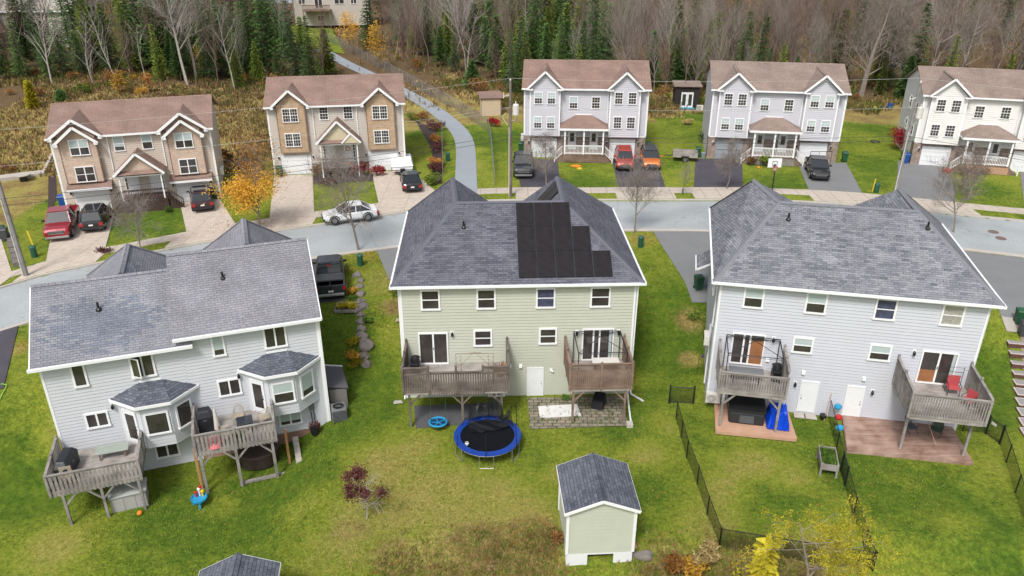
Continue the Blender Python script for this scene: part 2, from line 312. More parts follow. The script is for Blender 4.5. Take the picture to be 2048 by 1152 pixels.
# ------------------------------------------------------------------ mesh builder
class MB:
    def __init__(s): s.v = []; s.f = []; s.m = []; s.uv = {}; s.M = Matrix.Identity(4)
    def add(s, pts, faces, m=0, uvs=None):
        o = len(s.v); s.v += [tuple(s.M @ Vector(p)) for p in pts]
        for i, f in enumerate(faces):
            if uvs: s.uv[len(s.f)] = uvs[i]
            s.f.append(tuple(o + k for k in f)); s.m.append(m)
        return s
    def box(s, x0, x1, y0, y1, z0, z1, m=0):
        if x0 > x1: x0, x1 = x1, x0
        if y0 > y1: y0, y1 = y1, y0
        if z0 > z1: z0, z1 = z1, z0
        p = [(x0, y0, z0), (x1, y0, z0), (x1, y1, z0), (x0, y1, z0), (x0, y0, z1), (x1, y0, z1), (x1, y1, z1), (x0, y1, z1)]
        return s.add(p, [(0, 3, 2, 1), (4, 5, 6, 7), (0, 1, 5, 4), (1, 2, 6, 5), (2, 3, 7, 6), (3, 0, 4, 7)], m)
    def bar(s, p, q, w=.05, h=None, m=0, up=(0, 0, 1)):
        p, q = Vector(p), Vector(q); d = (q - p)
        if d.length < 1e-6: return s
        d.normalize(); h = h or w; up = Vector(up)
        if abs(d.dot(up)) > .98: up = Vector((0, 1, 0))
        a = d.cross(up).normalized() * w / 2; b = a.cross(d).normalized() * h / 2
        P = [p - a - b, p + a - b, p + a + b, p - a + b, q - a - b, q + a - b, q + a + b, q - a + b]
        return s.add(P, [(0, 1, 2, 3), (7, 6, 5, 4), (0, 4, 5, 1), (1, 5, 6, 2), (2, 6, 7, 3), (3, 7, 4, 0)], m)
    def tube(s, pts, r, n=6, m=0, cap=True):
        pts = [Vector(p) for p in pts]; rs = r if isinstance(r, (list, tuple)) else [r] * len(pts)
        rings = []; P = []
        for i, p in enumerate(pts):
            d = (pts[min(i + 1, len(pts) - 1)] - pts[max(i - 1, 0)]).normalized()
            up = Vector((0, 0, 1)) if abs(d.z) < .95 else Vector((0, 1, 0))
            a = d.cross(up).normalized(); b = a.cross(d).normalized()
            for k in range(n):
                t = 2 * math.pi * k / n; P.append(p + (a * math.cos(t) + b * math.sin(t)) * rs[i])
        F = []
        for i in range(len(pts) - 1):
            for k in range(n):
                k2 = (k + 1) % n; F.append((i * n + k, i * n + k2, (i + 1) * n + k2, (i + 1) * n + k))
        if cap: F.append(tuple(range(n))[::-1]); F.append(tuple((len(pts) - 1) * n + k for k in range(n)))
        return s.add(P, F, m)
    def lathe(s, c, prof, n=16, m=0, sx=1, sy=1):
        """prof: (radius, z) rings about the vertical through c"""
        P = []; F = []
        for r_, z in prof:
            for k in range(n):
                t = 2 * math.pi * k / n; P.append((c[0] + math.cos(t) * r_ * sx, c[1] + math.sin(t) * r_ * sy, c[2] + z))
        for i in range(len(prof) - 1):
            for k in range(n):
                k2 = (k + 1) % n; F.append((i * n + k, i * n + k2, (i + 1) * n + k2, (i + 1) * n + k))
        F.append(tuple(range(n))[::-1]); F.append(tuple((len(prof) - 1) * n + k for k in range(n)))
        return s.add(P, F, m)
    def poly(s, pts, m=0, uv=None): return s.add(pts, [tuple(range(len(pts)))], m, [uv] if uv else None)
    def prism(s, pts, z0, z1, m=0):
        n = len(pts); P = [(x, y, z0) for x, y in pts] + [(x, y, z1) for x, y in pts]
        F = [tuple(range(n))[::-1], tuple(range(n, 2 * n))] + [(i, (i + 1) % n, n + (i + 1) % n, n + i) for i in range(n)]
        return s.add(P, F, m)
    def roof(s, pts, m=0, th=.12, off=(0, 0)):
        """a roof plane with thickness; UV in metres, v up the slope"""
        P = [Vector(p) for p in pts]; n = (P[1] - P[0]).cross(P[2] - P[0]).normalized()
        if n.z < 0: P.reverse(); n = -n
        hz = Vector((0, 0, 1)).cross(n)
        hz = hz.normalized() if hz.length > 1e-4 else Vector((1, 0, 0))
        up = n.cross(hz).normalized(); o = P[0]
        uv = [((p - o).dot(hz) + off[0] + o.dot(hz), (p - Vector((0, 0, 0))).dot(up) + off[1]) for p in P]
        k = len(P); s.add(P, [tuple(range(k))], m, [uv])
        Q = [p - n * th for p in P]; s.add(Q, [tuple(range(k))[::-1]], m, [uv[::-1]])
        for i in range(k):
            j = (i + 1) % k; s.add([P[i], Q[i], Q[j], P[j]], [(0, 1, 2, 3)], m, [[uv[i], uv[i], uv[j], uv[j]]])
        return s
    def clap(s, p, q, z0, z1, m=0, lim=None, co=.2, lap=.03):
        """lapped siding between plan points p and q (outside on the right of p->q)"""
        p, q = Vector((p[0], p[1])), Vector((q[0], q[1])); L = (q - p).length; u = (q - p) / L; nn = Vector((u.y, -u.x))
        z = z0
        while z < z1 - 1e-4:
            zt = min(z + co, z1)
            a0, b0 = (0, L) if not lim else lim(z); a1, b1 = (0, L) if not lim else lim(zt)
            if b0 - a0 > .01:
                if b1 < a1: a1 = b1 = (a1 + b1) / 2
                zg = zt - min(.016, (zt - z) * .3)
                def P(t, o, zz): w_ = p + u * t + nn * o; return (w_.x, w_.y, zz)
                s.add([P(a0, lap, z), P(b0, lap, z), P(b1, 0.008, zg), P(a1, 0.008, zg), P(a0, -.05, z), P(b0, -.05, z), P(b1, -.05, zg), P(a1, -.05, zg), P(b1, -.05, zt), P(a1, -.05, zt)], [(0, 1, 2, 3), (4, 5, 1, 0), (3, 2, 6, 7), (7, 6, 8, 9)], m)
            z = zt
        return s
    def blade(s, p, d, w_, m=0):
        """one small leaf-like triangle pair"""
        p = Vector(p); d = Vector(d); a = d.cross(Vector((random.uniform(-1, 1), random.uniform(-1, 1), random.uniform(-1, 1)))).normalized() * w_ / 2
        return s.add([p - a, p + a, p + d + a * .4, p + d - a * .4], [(0, 1, 2, 3)], m)
    def build(s, name, mats, parent=None, smooth=False, bevel=0, loc=None, rz=0):
        me = bpy.data.meshes.new(name); me.from_pydata(s.v, [], s.f)
        mats = mats if isinstance(mats, (list, tuple)) else [mats]
        for m_ in mats: me.materials.append(m_)
        me.polygons.foreach_set("material_index", s.m)
        if s.uv:
            ul = me.uv_layers.new(name="UVMap"); me.validate()
            for i, pl in enumerate(me.polygons):
                u_ = s.uv.get(i)
                if u_:
                    for k, li in enumerate(pl.loop_indices): ul.data[li].uv = u_[k]
        if smooth: me.polygons.foreach_set("use_smooth", [True] * len(me.polygons))
        me.update()
        o = bpy.data.objects.new(name, me); COL.objects.link(o)
        if parent: o.parent = parent
        if loc is not None: o.location = loc
        o.rotation_euler.z = rz
        if bevel:
            bm = bmesh.new(); bm.from_mesh(me)
            bmesh.ops.remove_doubles(bm, verts=bm.verts, dist=1e-4)
            bmesh.ops.recalc_face_normals(bm, faces=bm.faces)
            ed = [e for e in bm.edges if len(e.link_faces) == 2 and e.calc_face_angle(0) > R(28)]
            bmesh.ops.bevel(bm, geom=ed, offset=bevel, segments=2, affect='EDGES', profile=.6, clamp_overlap=True)
            bm.to_mesh(me); bm.free()
        return o
def tag(o, label, cat, group=None, kind=None):
    o["label"] = label; o["category"] = cat
    if group: o["group"] = group
    if kind: o["kind"] = kind
    return o
def thing(name, label, cat, loc=(0, 0, 0), rz=0, group=None, sc=None):
    o = bpy.data.objects.new(name, None); COL.objects.link(o); o.location = loc; o.rotation_euler = (0, 0, rz)
    if sc: o.scale = sc
    o.empty_display_size = .2
    return tag(o, label, cat, group)
def copy_tree(o, parent=None):
    c = o.copy(); COL.objects.link(c)
    if parent: c.parent = parent
    for ch in list(o.children): copy_tree(ch, c)
    return c
def struct(o): o["kind"] = "structure"; return o
# ------------------------------------------------------------------ ground
def ground_material():
    m, nt, b = newmat("ground_grass"); b.inputs["Roughness"].default_value = .95; b.inputs["Specular IOR Level"].default_value = .15
    L = nt.links.new; N = nt.nodes.new
    tc = N("ShaderNodeTexCoord"); at = N("ShaderNodeVertexColor"); at.layer_name = "zone"
    sp = N("ShaderNodeSeparateColor"); L(at.outputs[0], sp.inputs[0])
    def noise(sc, det, ro=.6):
        n = N("ShaderNodeTexNoise"); n.inputs["Scale"].default_value = sc; n.inputs["Detail"].default_value = det; n.inputs["Roughness"].default_value = ro
        L(tc.outputs["Object"], n.inputs["Vector"]); return n.outputs["Fac"]
    def ramp(f, a, b_):
        r = N("ShaderNodeMapRange"); r.inputs[1].default_value = a; r.inputs[2].default_value = b_; L(f, r.inputs[0]); return r.outputs[0]
    def mix(f, c1, c2, bt='MIX'):
        x = N("ShaderNodeMix"); x.data_type = 'RGBA'; x.blend_type = bt
        if isinstance(f, float): x.inputs[0].default_value = f
        else: L(f, x.inputs[0])
        for i, c in ((6, c1), (7, c2)):
            if isinstance(c, tuple): x.inputs[i].default_value = c + (1,)
            else: L(c, x.inputs[i])
        return x.outputs[2]
    def math_(op, a, b_):
        x = N("ShaderNodeMath"); x.operation = op
        for i, c in ((0, a), (1, b_)):
            if isinstance(c, float): x.inputs[i].default_value = c
            else: L(c, x.inputs[i])
        return x.outputs[0]
    big = noise(.16, 4); mid = noise(.9, 8, .72); fine = noise(7, 8, .75); vf = noise(26, 4, .8)
    green = mix(ramp(mid, .35, .65), (.060, .118, .012), (.118, .175, .018))
    yel = mix(ramp(fine, .35, .65), (.165, .225, .020), (.25, .27, .036))
    tan = mix(ramp(fine, .35, .65), (.25, .215, .050), (.37, .32, .105))
    brn = mix(ramp(fine, .38, .62), (.115, .075, .034), (.32, .215, .095))
    # zone R = rough brush, G = lush, B = dry;   lawn = green <-> yellow-green by noise and zone
    s = math_('ADD', big, math_('MULTIPLY', mid, .75)); s = math_('ADD', s, math_('MULTIPLY', fine, .85)); s = math_('SUBTRACT', s, .34)
    s = math_('ADD', s, math_('MULTIPLY', sp.outputs[2], .46)); s = math_('SUBTRACT', s, math_('MULTIPLY', sp.outputs[1], .40))
    c = mix(ramp(s, .72, 1.08), green, yel)
    c = mix(ramp(s, 1.06, 1.5), c, tan)
    rr = math_('ADD', sp.outputs[0], math_('MULTIPLY', math_('SUBTRACT', mid, .5), .7))
    rr2 = math_('ADD', rr, math_('MULTIPLY', math_('SUBTRACT', fine, .5), .6))
    c = mix(ramp(rr2, .3, .7), c, mix(ramp(noise(.35, 5), .4, .6), brn, tan))
    litter = mix(ramp(fine, .35, .65), (.075, .050, .028), (.20, .135, .07))
    c = mix(math_('MULTIPLY', ramp(sp.outputs[0], .7, .95), ramp(sp.outputs[1], .3, .9)), c, litter)
    sp2 = N("ShaderNodeMapRange"); sp2.inputs[1].default_value = .25; sp2.inputs[2].default_value = .75; sp2.inputs[3].default_value = .35; sp2.inputs[4].default_value = 1.65
    L(vf, sp2.inputs[0]); c = mix(1.0, c, sp2.outputs[0], 'MULTIPLY')
    sp3 = N('ShaderNodeMapRange'); sp3.inputs[1].default_value = .3; sp3.inputs[2].default_value = .7; sp3.inputs[3].default_value = .58; sp3.inputs[4].default_value = 1.42; L(noise(3.6, 7, .85), sp3.inputs[0]); c = mix(1.0, c, sp3.outputs[0], 'MULTIPLY')
    L(c, b.inputs["Base Color"])
    bp = N("ShaderNodeBump"); bp.inputs["Strength"].default_value = .9; bp.inputs["Distance"].default_value = .06
    L(math_('ADD', fine, vf), bp.inputs["Height"]); L(bp.outputs[0], b.inputs["Normal"])
    return m
M_ground = ground_material()
LUSH = [(60, 990, 2.5), (500, 1050, 3.0), (560, 960, 2.5), (330, 1020, 2), (700, 800, 3), (700, 660, 2.0), (660, 720, 1.6), (30, 400, 3), (170, 470, 3), (60, 300, 1), (430, 300, 4), (1000, 280, 4), (1180, 370, 3), (1340, 220, 3),
        (1340, 640, 2.4), (1320, 700, 2.5), (1560, 1000, 2.0), (1850, 1000, 3), (1950, 1080, 2.2), (1960, 800, 2.6), (1770, 330, 4), (1250, 870, 2), (1600, 850, 1.5), (1980, 740, 1.5), (850, 270, 2), (1560, 370, 2), (1960, 380, 2.6), (640, 860, 2.5), (1700, 960, 2), (1300, 980, 1.5), (290, 440, 2.5), (1740, 250, 3), (480, 280, 3), (760, 700, 1)]
DRY = [(870, 990, 2.6), (760, 930, 1.6), (980, 1000, 2.4), (600, 1010, 1.2), (1240, 760, 1.2), (1290, 900, 1.4), (1330, 850, 1), (450, 1010, 1), (1800, 960, 1), (1600, 960, 1.2), (1900, 1040, 1.2), (840, 890, 1.2), (160, 880, 2), (100, 1100, 2), (1060, 1060, 1.8), (1420, 1040, 1.6), (1500, 930, 1.3), (700, 1080, 2.5), (940, 1090, 2), (760, 1010, 1.5), (770, 560, 2), (770, 690, 1.2), (1450, 980, 1.2), (1640, 1080, 1.2), (950, 330, 1.2), (960, 300, 1.2), (1280, 480, 1.5), (730, 510, 1.2), (30, 700, 1.0), (1700, 1000, .8), (1870, 890, .8), (1120, 950, .8)]
ROUGH = [(40, 250, 7), (60, 200, 8), (200, 190, 6), (350, 180, 6), (500, 250, 6), (480, 320, 4), (520, 200, 5), (0, 310, 4), (1010, 1085, 1.4), (1070, 1050, .8), (940, 1140, 2.0), (1090, 1120, 1.1), (790, 1110, 1.2), (700, 1060, .9), (860, 1150, 1.4), (1340, 1150, 1.5), (1500, 1150, 1.5), (1620, 1150, 1.4), (790, 610, 1.2), (1380, 640, 1.1), (1380, 720, .9), (1090, 210, 3), (950, 215, 4), (780, 140, 4), (1400, 190, 2.5)]
def blobs(lst): return [(G(a, b).x, G(a, b).y, r) for a, b, r in lst]
BL, BD, BR = blobs(LUSH), blobs(DRY), blobs(ROUGH)
def gsum(bl, x, y):
    t = 0
    for a, b, r in bl:
        q = ((x - a) ** 2 + (y - b) ** 2) / (r * r)
        if q < 6: t += math.exp(-q)
    return min(1.0, t)
def axis(lo, a, b, hi, st, far):
    v = [a + i * st for i in range(int((b - a) / st) + 1)]
    x = a; s_ = st; L_ = []
    while x > lo: s_ *= far; x -= s_; L_.append(x)
    x = v[-1]; s_ = st; H_ = []
    while x < hi: s_ *= far; x += s_; H_.append(x)
    return L_[::-1] + v + H_
XS = axis(-1500, -62, 66, 1500, .5, 1.25); YS = axis(-200, 16, 120, 2500, .5, 1.25)
V = []; Zc = []
for y in YS:
    for x in XS:
        cx = max(-75, min(75, x))
        V.append((x, y, terr(cx, y) if y < 110 else (2.7 + (min(y, 400) - 100) * .02 + (1.5 * sm((y - 78) / 30) * sm((-40 - x) / 10)))))
        if abs(x) < 90 and 15 < y < 121:
            r_ = gsum(BR, x, y)
            if y > yfar(cx) + 26: r_ = max(r_, sm((y - yfar(cx) - 26 + (3 if x < -30 else 0) - (5 if x > 18 else 0)) / 6))
            if x < -42: r_ = max(r_, .85 * sm((-42 - x) / 2) * sm((y - yfar(cx) - 9) / 3))
            if -28.5 < x < -24 and y > 84: r_ = max(r_, .5)
            lt_ = sm((y - yfar(cx) - 42) / 8) if y > 100 else 0
            Zc.append((r_, max(gsum(BL, x, y) * (0 if r_ > .7 else 1), lt_ if r_ > .8 else 0), gsum(BD, x, y), 1))
        else: Zc.append((1 if y > 100 else 0, 1 if y > 100 else 0, 0, 1))
nx = len(XS); F = [(j * nx + i, j * nx + i + 1, (j + 1) * nx + i + 1, (j + 1) * nx + i) for j in range(len(YS) - 1) for i in range(nx - 1)]
me = bpy.data.meshes.new("ground"); me.from_pydata(V, [], F); me.materials.append(M_ground)
ca = me.color_attributes.new("zone", 'FLOAT_COLOR', 'POINT')
ca.data.foreach_set("color", [c for z in Zc for c in z])
me.polygons.foreach_set("use_smooth", [True] * len(me.polygons)); me.update()
go = bpy.data.objects.new("ground", me); COL.objects.link(go); struct(go)

# ------------------------------------------------------------------ road, kerbs, pavement
def frange(a, b, s_):
    n = max(1, int(round((b - a) / s_))); return [a + (b - a) * i / n for i in range(n + 1)]
XR = frange(-75, 75, 1.5)
rb = MB()
for i in range(len(XR) - 1):
    a, b = XR[i], XR[i + 1]
    rb.add([(a, ynear(a), RZ), (b, ynear(b), RZ), (b, yfar(b), RZ), (a, yfar(a), RZ)], [(0, 1, 2, 3)], 0)
def road_material():
    m, nt, b = newmat("road_surface"); L = nt.links.new; N = nt.nodes.new
    b.inputs["Roughness"].default_value = .93; b.inputs["Specular IOR Level"].default_value = .2
    tc = N("ShaderNodeTexCoord")
    n = N("ShaderNodeTexNoise"); n.inputs["Scale"].default_value = .22; n.inputs["Detail"].default_value = 6; L(tc.outputs["Object"], n.inputs["Vector"])
    g = N("ShaderNodeTexNoise"); g.inputs["Scale"].default_value = 14; g.inputs["Detail"].default_value = 5; L(tc.outputs["Object"], g.inputs["Vector"])
    v = N("ShaderNodeTexVoronoi"); v.feature = 'DISTANCE_TO_EDGE'; v.inputs["Scale"].default_value = .13; 
    w_ = N("ShaderNodeMix"); w_.data_type = 'VECTOR'; w_.inputs[0].default_value = .06
    n3 = N("ShaderNodeTexNoise"); n3.inputs["Scale"].default_value = 1.2; n3.inputs["Detail"].default_value = 4; L(tc.outputs["Object"], n3.inputs["Vector"])
    vm = N("ShaderNodeVectorMath"); vm.operation = 'SCALE'; vm.inputs[3].default_value = 1.8; L(n3.outputs["Color"], vm.inputs[0])
    va = N("ShaderNodeVectorMath"); va.operation = 'ADD'; L(tc.outputs["Object"], va.inputs[0]); L(vm.outputs[0], va.inputs[1]); L(va.outputs[0], v.inputs["Vector"])
    lt = N("ShaderNodeMapRange"); lt.inputs[1].default_value = .0015; lt.inputs[2].default_value = .006; lt.inputs[3].default_value = .78; lt.inputs[4].default_value = 1; L(v.outputs["Distance"], lt.inputs[0])
    r = N("ShaderNodeMapRange"); r.inputs[1].default_value = .3; r.inputs[2].default_value = .7; r.inputs[3].default_value = .86; r.inputs[4].default_value = 1.12; L(n.outputs["Fac"], r.inputs[0])
    r2 = N("ShaderNodeMapRange"); r2.inputs[1].default_value = .3; r2.inputs[2].default_value = .7; r2.inputs[3].default_value = .88; r2.inputs[4].default_value = 1.12; L(g.outputs["Fac"], r2.inputs[0])
    a = N("ShaderNodeMath"); a.operation = 'MULTIPLY'; L(r.outputs[0], a.inputs[0]); L(r2.outputs[0], a.inputs[1])
    a2 = N("ShaderNodeMath"); a2.operation = 'MULTIPLY'; L(a.outputs[0], a2.inputs[0]); L(lt.outputs[0], a2.inputs[1])
    mx = N("ShaderNodeMix"); mx.data_type = 'RGBA'; mx.blend_type = 'MULTIPLY'; mx.inputs[0].default_value = 1
    mx.inputs[6].default_value = (.33, .355, .365, 1); L(a2.outputs[0], mx.inputs[7]); L(mx.outputs[2], b.inputs["Base Color"])
    return m
struct(rb.build("road", road_material()))
def strip(name, fy, d0, d1, z0, z1, mat, xs=None, sgn=1, w_uv=False):
    mb = MB()
    xs = xs or XR
    for i in range(len(xs) - 1):
        a, b = xs[i], xs[i + 1]
        pa0, pb0, pb1, pa1 = (a, fy(a) + sgn * d0), (b, fy(b) + sgn * d0), (b, fy(b) + sgn * d1), (a, fy(a) + sgn * d1)
        P = [(p[0], p[1], z1) for p in (pa0, pb0, pb1, pa1)] + [(p[0], p[1], z0) for p in (pa0, pb0, pb1, pa1)]
        mb.add(P, [(0, 1, 2, 3), (4, 5, 1, 0), (3, 2, 6, 7)], 0)
    return mb.build(name, mat)
struct(strip("kerb", yfar, 0.0, .28, 2.45, 2.72, M_kerb)); struct(strip("kerb", ynear, 0.0, .45, 2.40, 2.70, M_kerb, sgn=-1))
struct(strip("verge", yfar, .28, 1.9, 2.4, 2.715, M_ground)); struct(strip("pavement", yfar, 1.9, 3.5, 2.4, 2.74, M_concw))
def drape(name, px, mat, dz=.045, n=14, world=None, kind=True):
    """a surface sheet laid on the ground inside a four-sided outline"""
    P = [Vector((p[0], p[1], 0)) for p in world] if world else [G(a, b) for a, b in px]
    mb = MB(); g = []
    for j in range(n + 1):
        for i in range(n + 1):
            u, v = i / n, j / n
            q = P[0] * (1 - u) * (1 - v) + P[1] * u * (1 - v) + P[2] * u * v + P[3] * (1 - u) * v
            g.append((q.x, q.y, max(terr(q.x, q.y), -9) + dz))
    mb.add(g, [(j * (n + 1) + i, j * (n + 1) + i + 1, (j + 1) * (n + 1) + i + 1, (j + 1) * (n + 1) + i) for j in range(n) for i in range(n)])
    o = mb.build(name, mat)
    if kind: struct(o)
    return o
def apron(x0, x1, mat, z=2.755):
    mb = MB(); xs = frange(x0, x1, .8)
    for i in range(len(xs) - 1):
        a, b = xs[i], xs[i + 1]
        mb.add([(a, yfar(a) - .02, 2.62), (b, yfar(b) - .02, 2.62), (b, yfar(b) + .5, z - .01), (a, yfar(a) + .5, z - .01), (b, yfar(b) + 3.52, z), (a, yfar(a) + 3.52, z)], [(0, 1, 2, 3), (3, 2, 4, 5)])
    struct(mb.build("driveway_apron", mat))
def drive_far(px, mat, ap=M_concw):
    """px: two house-side corners, then two street-side corners (right, left)"""
    P = [G(a, b) for a, b in px]
    r_, l_ = P[2], P[3]
    wr = (r_.x, yfar(r_.x) + 3.45); wl = (l_.x, yfar(l_.x) + 3.45)
    drape("driveway", None, mat, .05, 10, world=[(P[0].x, P[0].y), (P[1].x, P[1].y), wr, wl])
    apron(l_.x - .5, r_.x + .5, ap)
drive_far([(112, 424), (231, 424), (203, 503), (88, 527)], M_drive, M_drive)
drive_far([(360, 405), (440, 399), (452, 470), (364, 474)], M_drive, M_drive)
drive_far([(548, 353), (625, 349), (627, 427), (545, 430)], M_drive, M_drive)
drive_far([(743, 345), (823, 342), (872, 415), (752, 420)], M_drive, M_drive)
drive_far([(1027, 318), (1115, 320), (1122, 378), (1042, 380)], M_asphd)
drive_far([(1223, 318), (1312, 318), (1332, 378), (1238, 378)], M_asphd)
drive_far([(1391, 318), (1484, 318), (1486, 376), (1388, 377)], M_asphd)
drive_far([(1596, 328), (1692, 326), (1728, 390), (1622, 385)], M_asphm)
drive_far([(1796, 322), (1898, 336), (1912, 405), (1799, 398)], M_asphm)
drive_far([(2040, 345), (2140, 352), (2180, 430), (2060, 425)], M_asphm)
drive_far([(-170, 470), (-10, 440), (22, 545), (-150, 590)], M_drive, M_drive)
drape("driveway", [(613, 521), (683, 511), (690, 603), (630, 607)], M_asphd, .05)
drape("driveway", [(753, 501), (840, 490), (850, 560), (778, 560)], M_asphm, .05)
drape("driveway", [(1306, 464), (1500, 466), (1500, 606), (1384, 606)], M_asphm, .05)
drape("driveway", [(1900, 497), (2180, 530), (2200, 690), (2003, 636)], M_asphm, .05)
drape("driveway", [(-200, 710), (37, 653), (8, 778), (-120, 800)], M_asphd, .06)
# the footpath that climbs between the lots
def ribbon(name, cl, wd, mat, dz=.05):
    P = [G(a, b) for a, b in cl]; q = []
    for i in range(len(P) - 1):
        for k in range(5):
            t = k / 5; a = P[max(i - 1, 0)]; b = P[i]; c = P[i + 1]; d_ = P[min(i + 2, len(P) - 1)]
            q.append(.5 * (2 * b + (c - a) * t + (2 * a - 5 * b + 4 * c - d_) * t * t + (3 * b - a - 3 * c + d_) * t ** 3))
    q.append(P[-1]); mb = MB(); pts = []
    for i, p in enumerate(q):
        t = (q[min(i + 1, len(q) - 1)] - q[max(i - 1, 0)]); t.z = 0; t.normalize(); s_ = Vector((-t.y, t.x, 0)) * wd / 2
        for k in (-1, -.33, .33, 1):
            r_ = p + s_ * k; pts.append((r_.x, r_.y, terr(r_.x, r_.y) + dz))
    mb.add(pts, [(4 * i + k, 4 * i + k + 1, 4 * i + 5 + k, 4 * i + 4 + k) for i in range(len(q) - 1) for k in range(3)])
    return struct(mb.build(name, mat))
ribbon("path", [(932, 394), (932, 340), (930, 290), (917, 262), (885, 232), (845, 205), (800, 180), (745, 152), (690, 126), (640, 98)], 2.15, M_path)
# two manhole covers on the road
for px, py in ((1986, 466), (2001, 479)):
    p = G(px, py); mb = MB(); mb.lathe((0, 0, 0), [(.42, 0), (.42, .012), (.36, .012), (.36, .006), (.05, .006), (.05, .014)], 20)
    o = mb.build("manhole_cover", plain("cast_iron_rusty", (.16, .11, .10), .8, var=.25, scale=8), loc=(p.x, p.y, RZ + .004))
    tag(o, "rusty round manhole cover in the road, %s of the two at the right edge" % ("further" if px == 1986 else "nearer"), "manhole cover", "manhole covers in the road")
# ------------------------------------------------------------------ house parts
def window(par, x0, x1, z0, z1, y=0.0, rot=0, o=(0, 0), style='hung', inner='dark', fr=.10, out=.05, label=None, grid=False):
    """white framed window on the wall; local x along the wall, outward = -y, rotated by rot about o"""
    Mx = Matrix.Translation((o[0], o[1], 0)) @ Matrix.Rotation(rot, 4, 'Z'); y -= .036
    f = MB(); f.M = Mx
    f.box(x0, x1, y - out, y + .05, z1 - fr, z1); f.box(x0 - .02, x1 + .02, y - out - .03, y + .05, z0, z0 + fr)
    f.box(x0, x0 + fr, y - out, y + .05, z0 + fr, z1 - fr); f.box(x1 - fr, x1, y - out, y + .05, z0 + fr, z1 - fr)
    xm = (x0 + x1) / 2; zm = (z0 + z1) / 2
    if style == 'hung': f.box(x0 + fr, x1 - fr, y - out + .012, y, zm - .028, zm + .028)
    elif style in ('twin', 'slide'): f.box(xm - .045, xm + .045, y - out + .008, y, z0 + fr, z1 - fr)
    elif style == 'twinhung':
        f.box(xm - .045, xm + .045, y - out + .008, y, z0 + fr, z1 - fr)
        f.box(x0 + fr, xm - .045, y - out + .014, y, zm - .025, zm + .025); f.box(xm + .045, x1 - fr, y - out + .014, y, zm - .025, zm + .025)
    if grid:
        nx_ = 3 if style == 'hung' else 6
        for i in range(1, nx_):
            xx = x0 + fr + (x1 - x0 - 2 * fr) * i / nx_
            if abs(xx - xm) > .05 or style == 'hung': f.box(xx - .01, xx + .01, y - out + .022, y - .004, z0 + fr, z1 - fr)
        for q in (.25, .75):
            zz = z0 + fr + (z1 - z0 - 2 * fr) * q; f.box(x0 + fr, x1 - fr, y - out + .02, y - .005, zz - .01, zz + .01)
    w_ = f.build("window", M_white, par)
    if label: w_["label"] = label
    p = MB(); p.M = Mx; p.box(x0 + fr, x1 - fr, y - .018, y - .006, z0 + fr, z1 - fr); p.build("pane", M_glass, w_)
    if inner != 'dark':
        b = MB(); b.M = Mx; mt = {'blind': M_blind, 'half': M_blind, 'curtain': M_curtain, 'print': M_fabricd, 'full': M_blind}[inner]
        zz0 = {'blind': z0 + (z1 - z0) * .5, 'half': z0 + (z1 - z0) * .3, 'curtain': z0 + fr, 'print': z0 + fr, 'full': z0 + fr}[inner]
        if inner == 'curtain':
            n_ = 14; xs = [x0 + fr + (x1 - x0 - 2 * fr) * i / n_ for i in range(n_ + 1)]
            for i in range(n_): b.add([(xs[i], y - .02 - (.006 if i % 2 else 0), z0 + fr), (xs[i + 1], y - .02 - (0 if i % 2 else .006), z0 + fr), (xs[i + 1], y - .02 - (0 if i % 2 else .006), z1 - fr), (xs[i], y - .02 - (.006 if i % 2 else 0), z1 - fr)], [(0, 1, 2, 3)])
        else: b.box(x0 + fr, x1 - fr, y - .023, y - .019, zz0, z1 - fr)
        b.build("curtain" if inner in ('curtain', 'print') else "blind", mt, w_)
    return w_
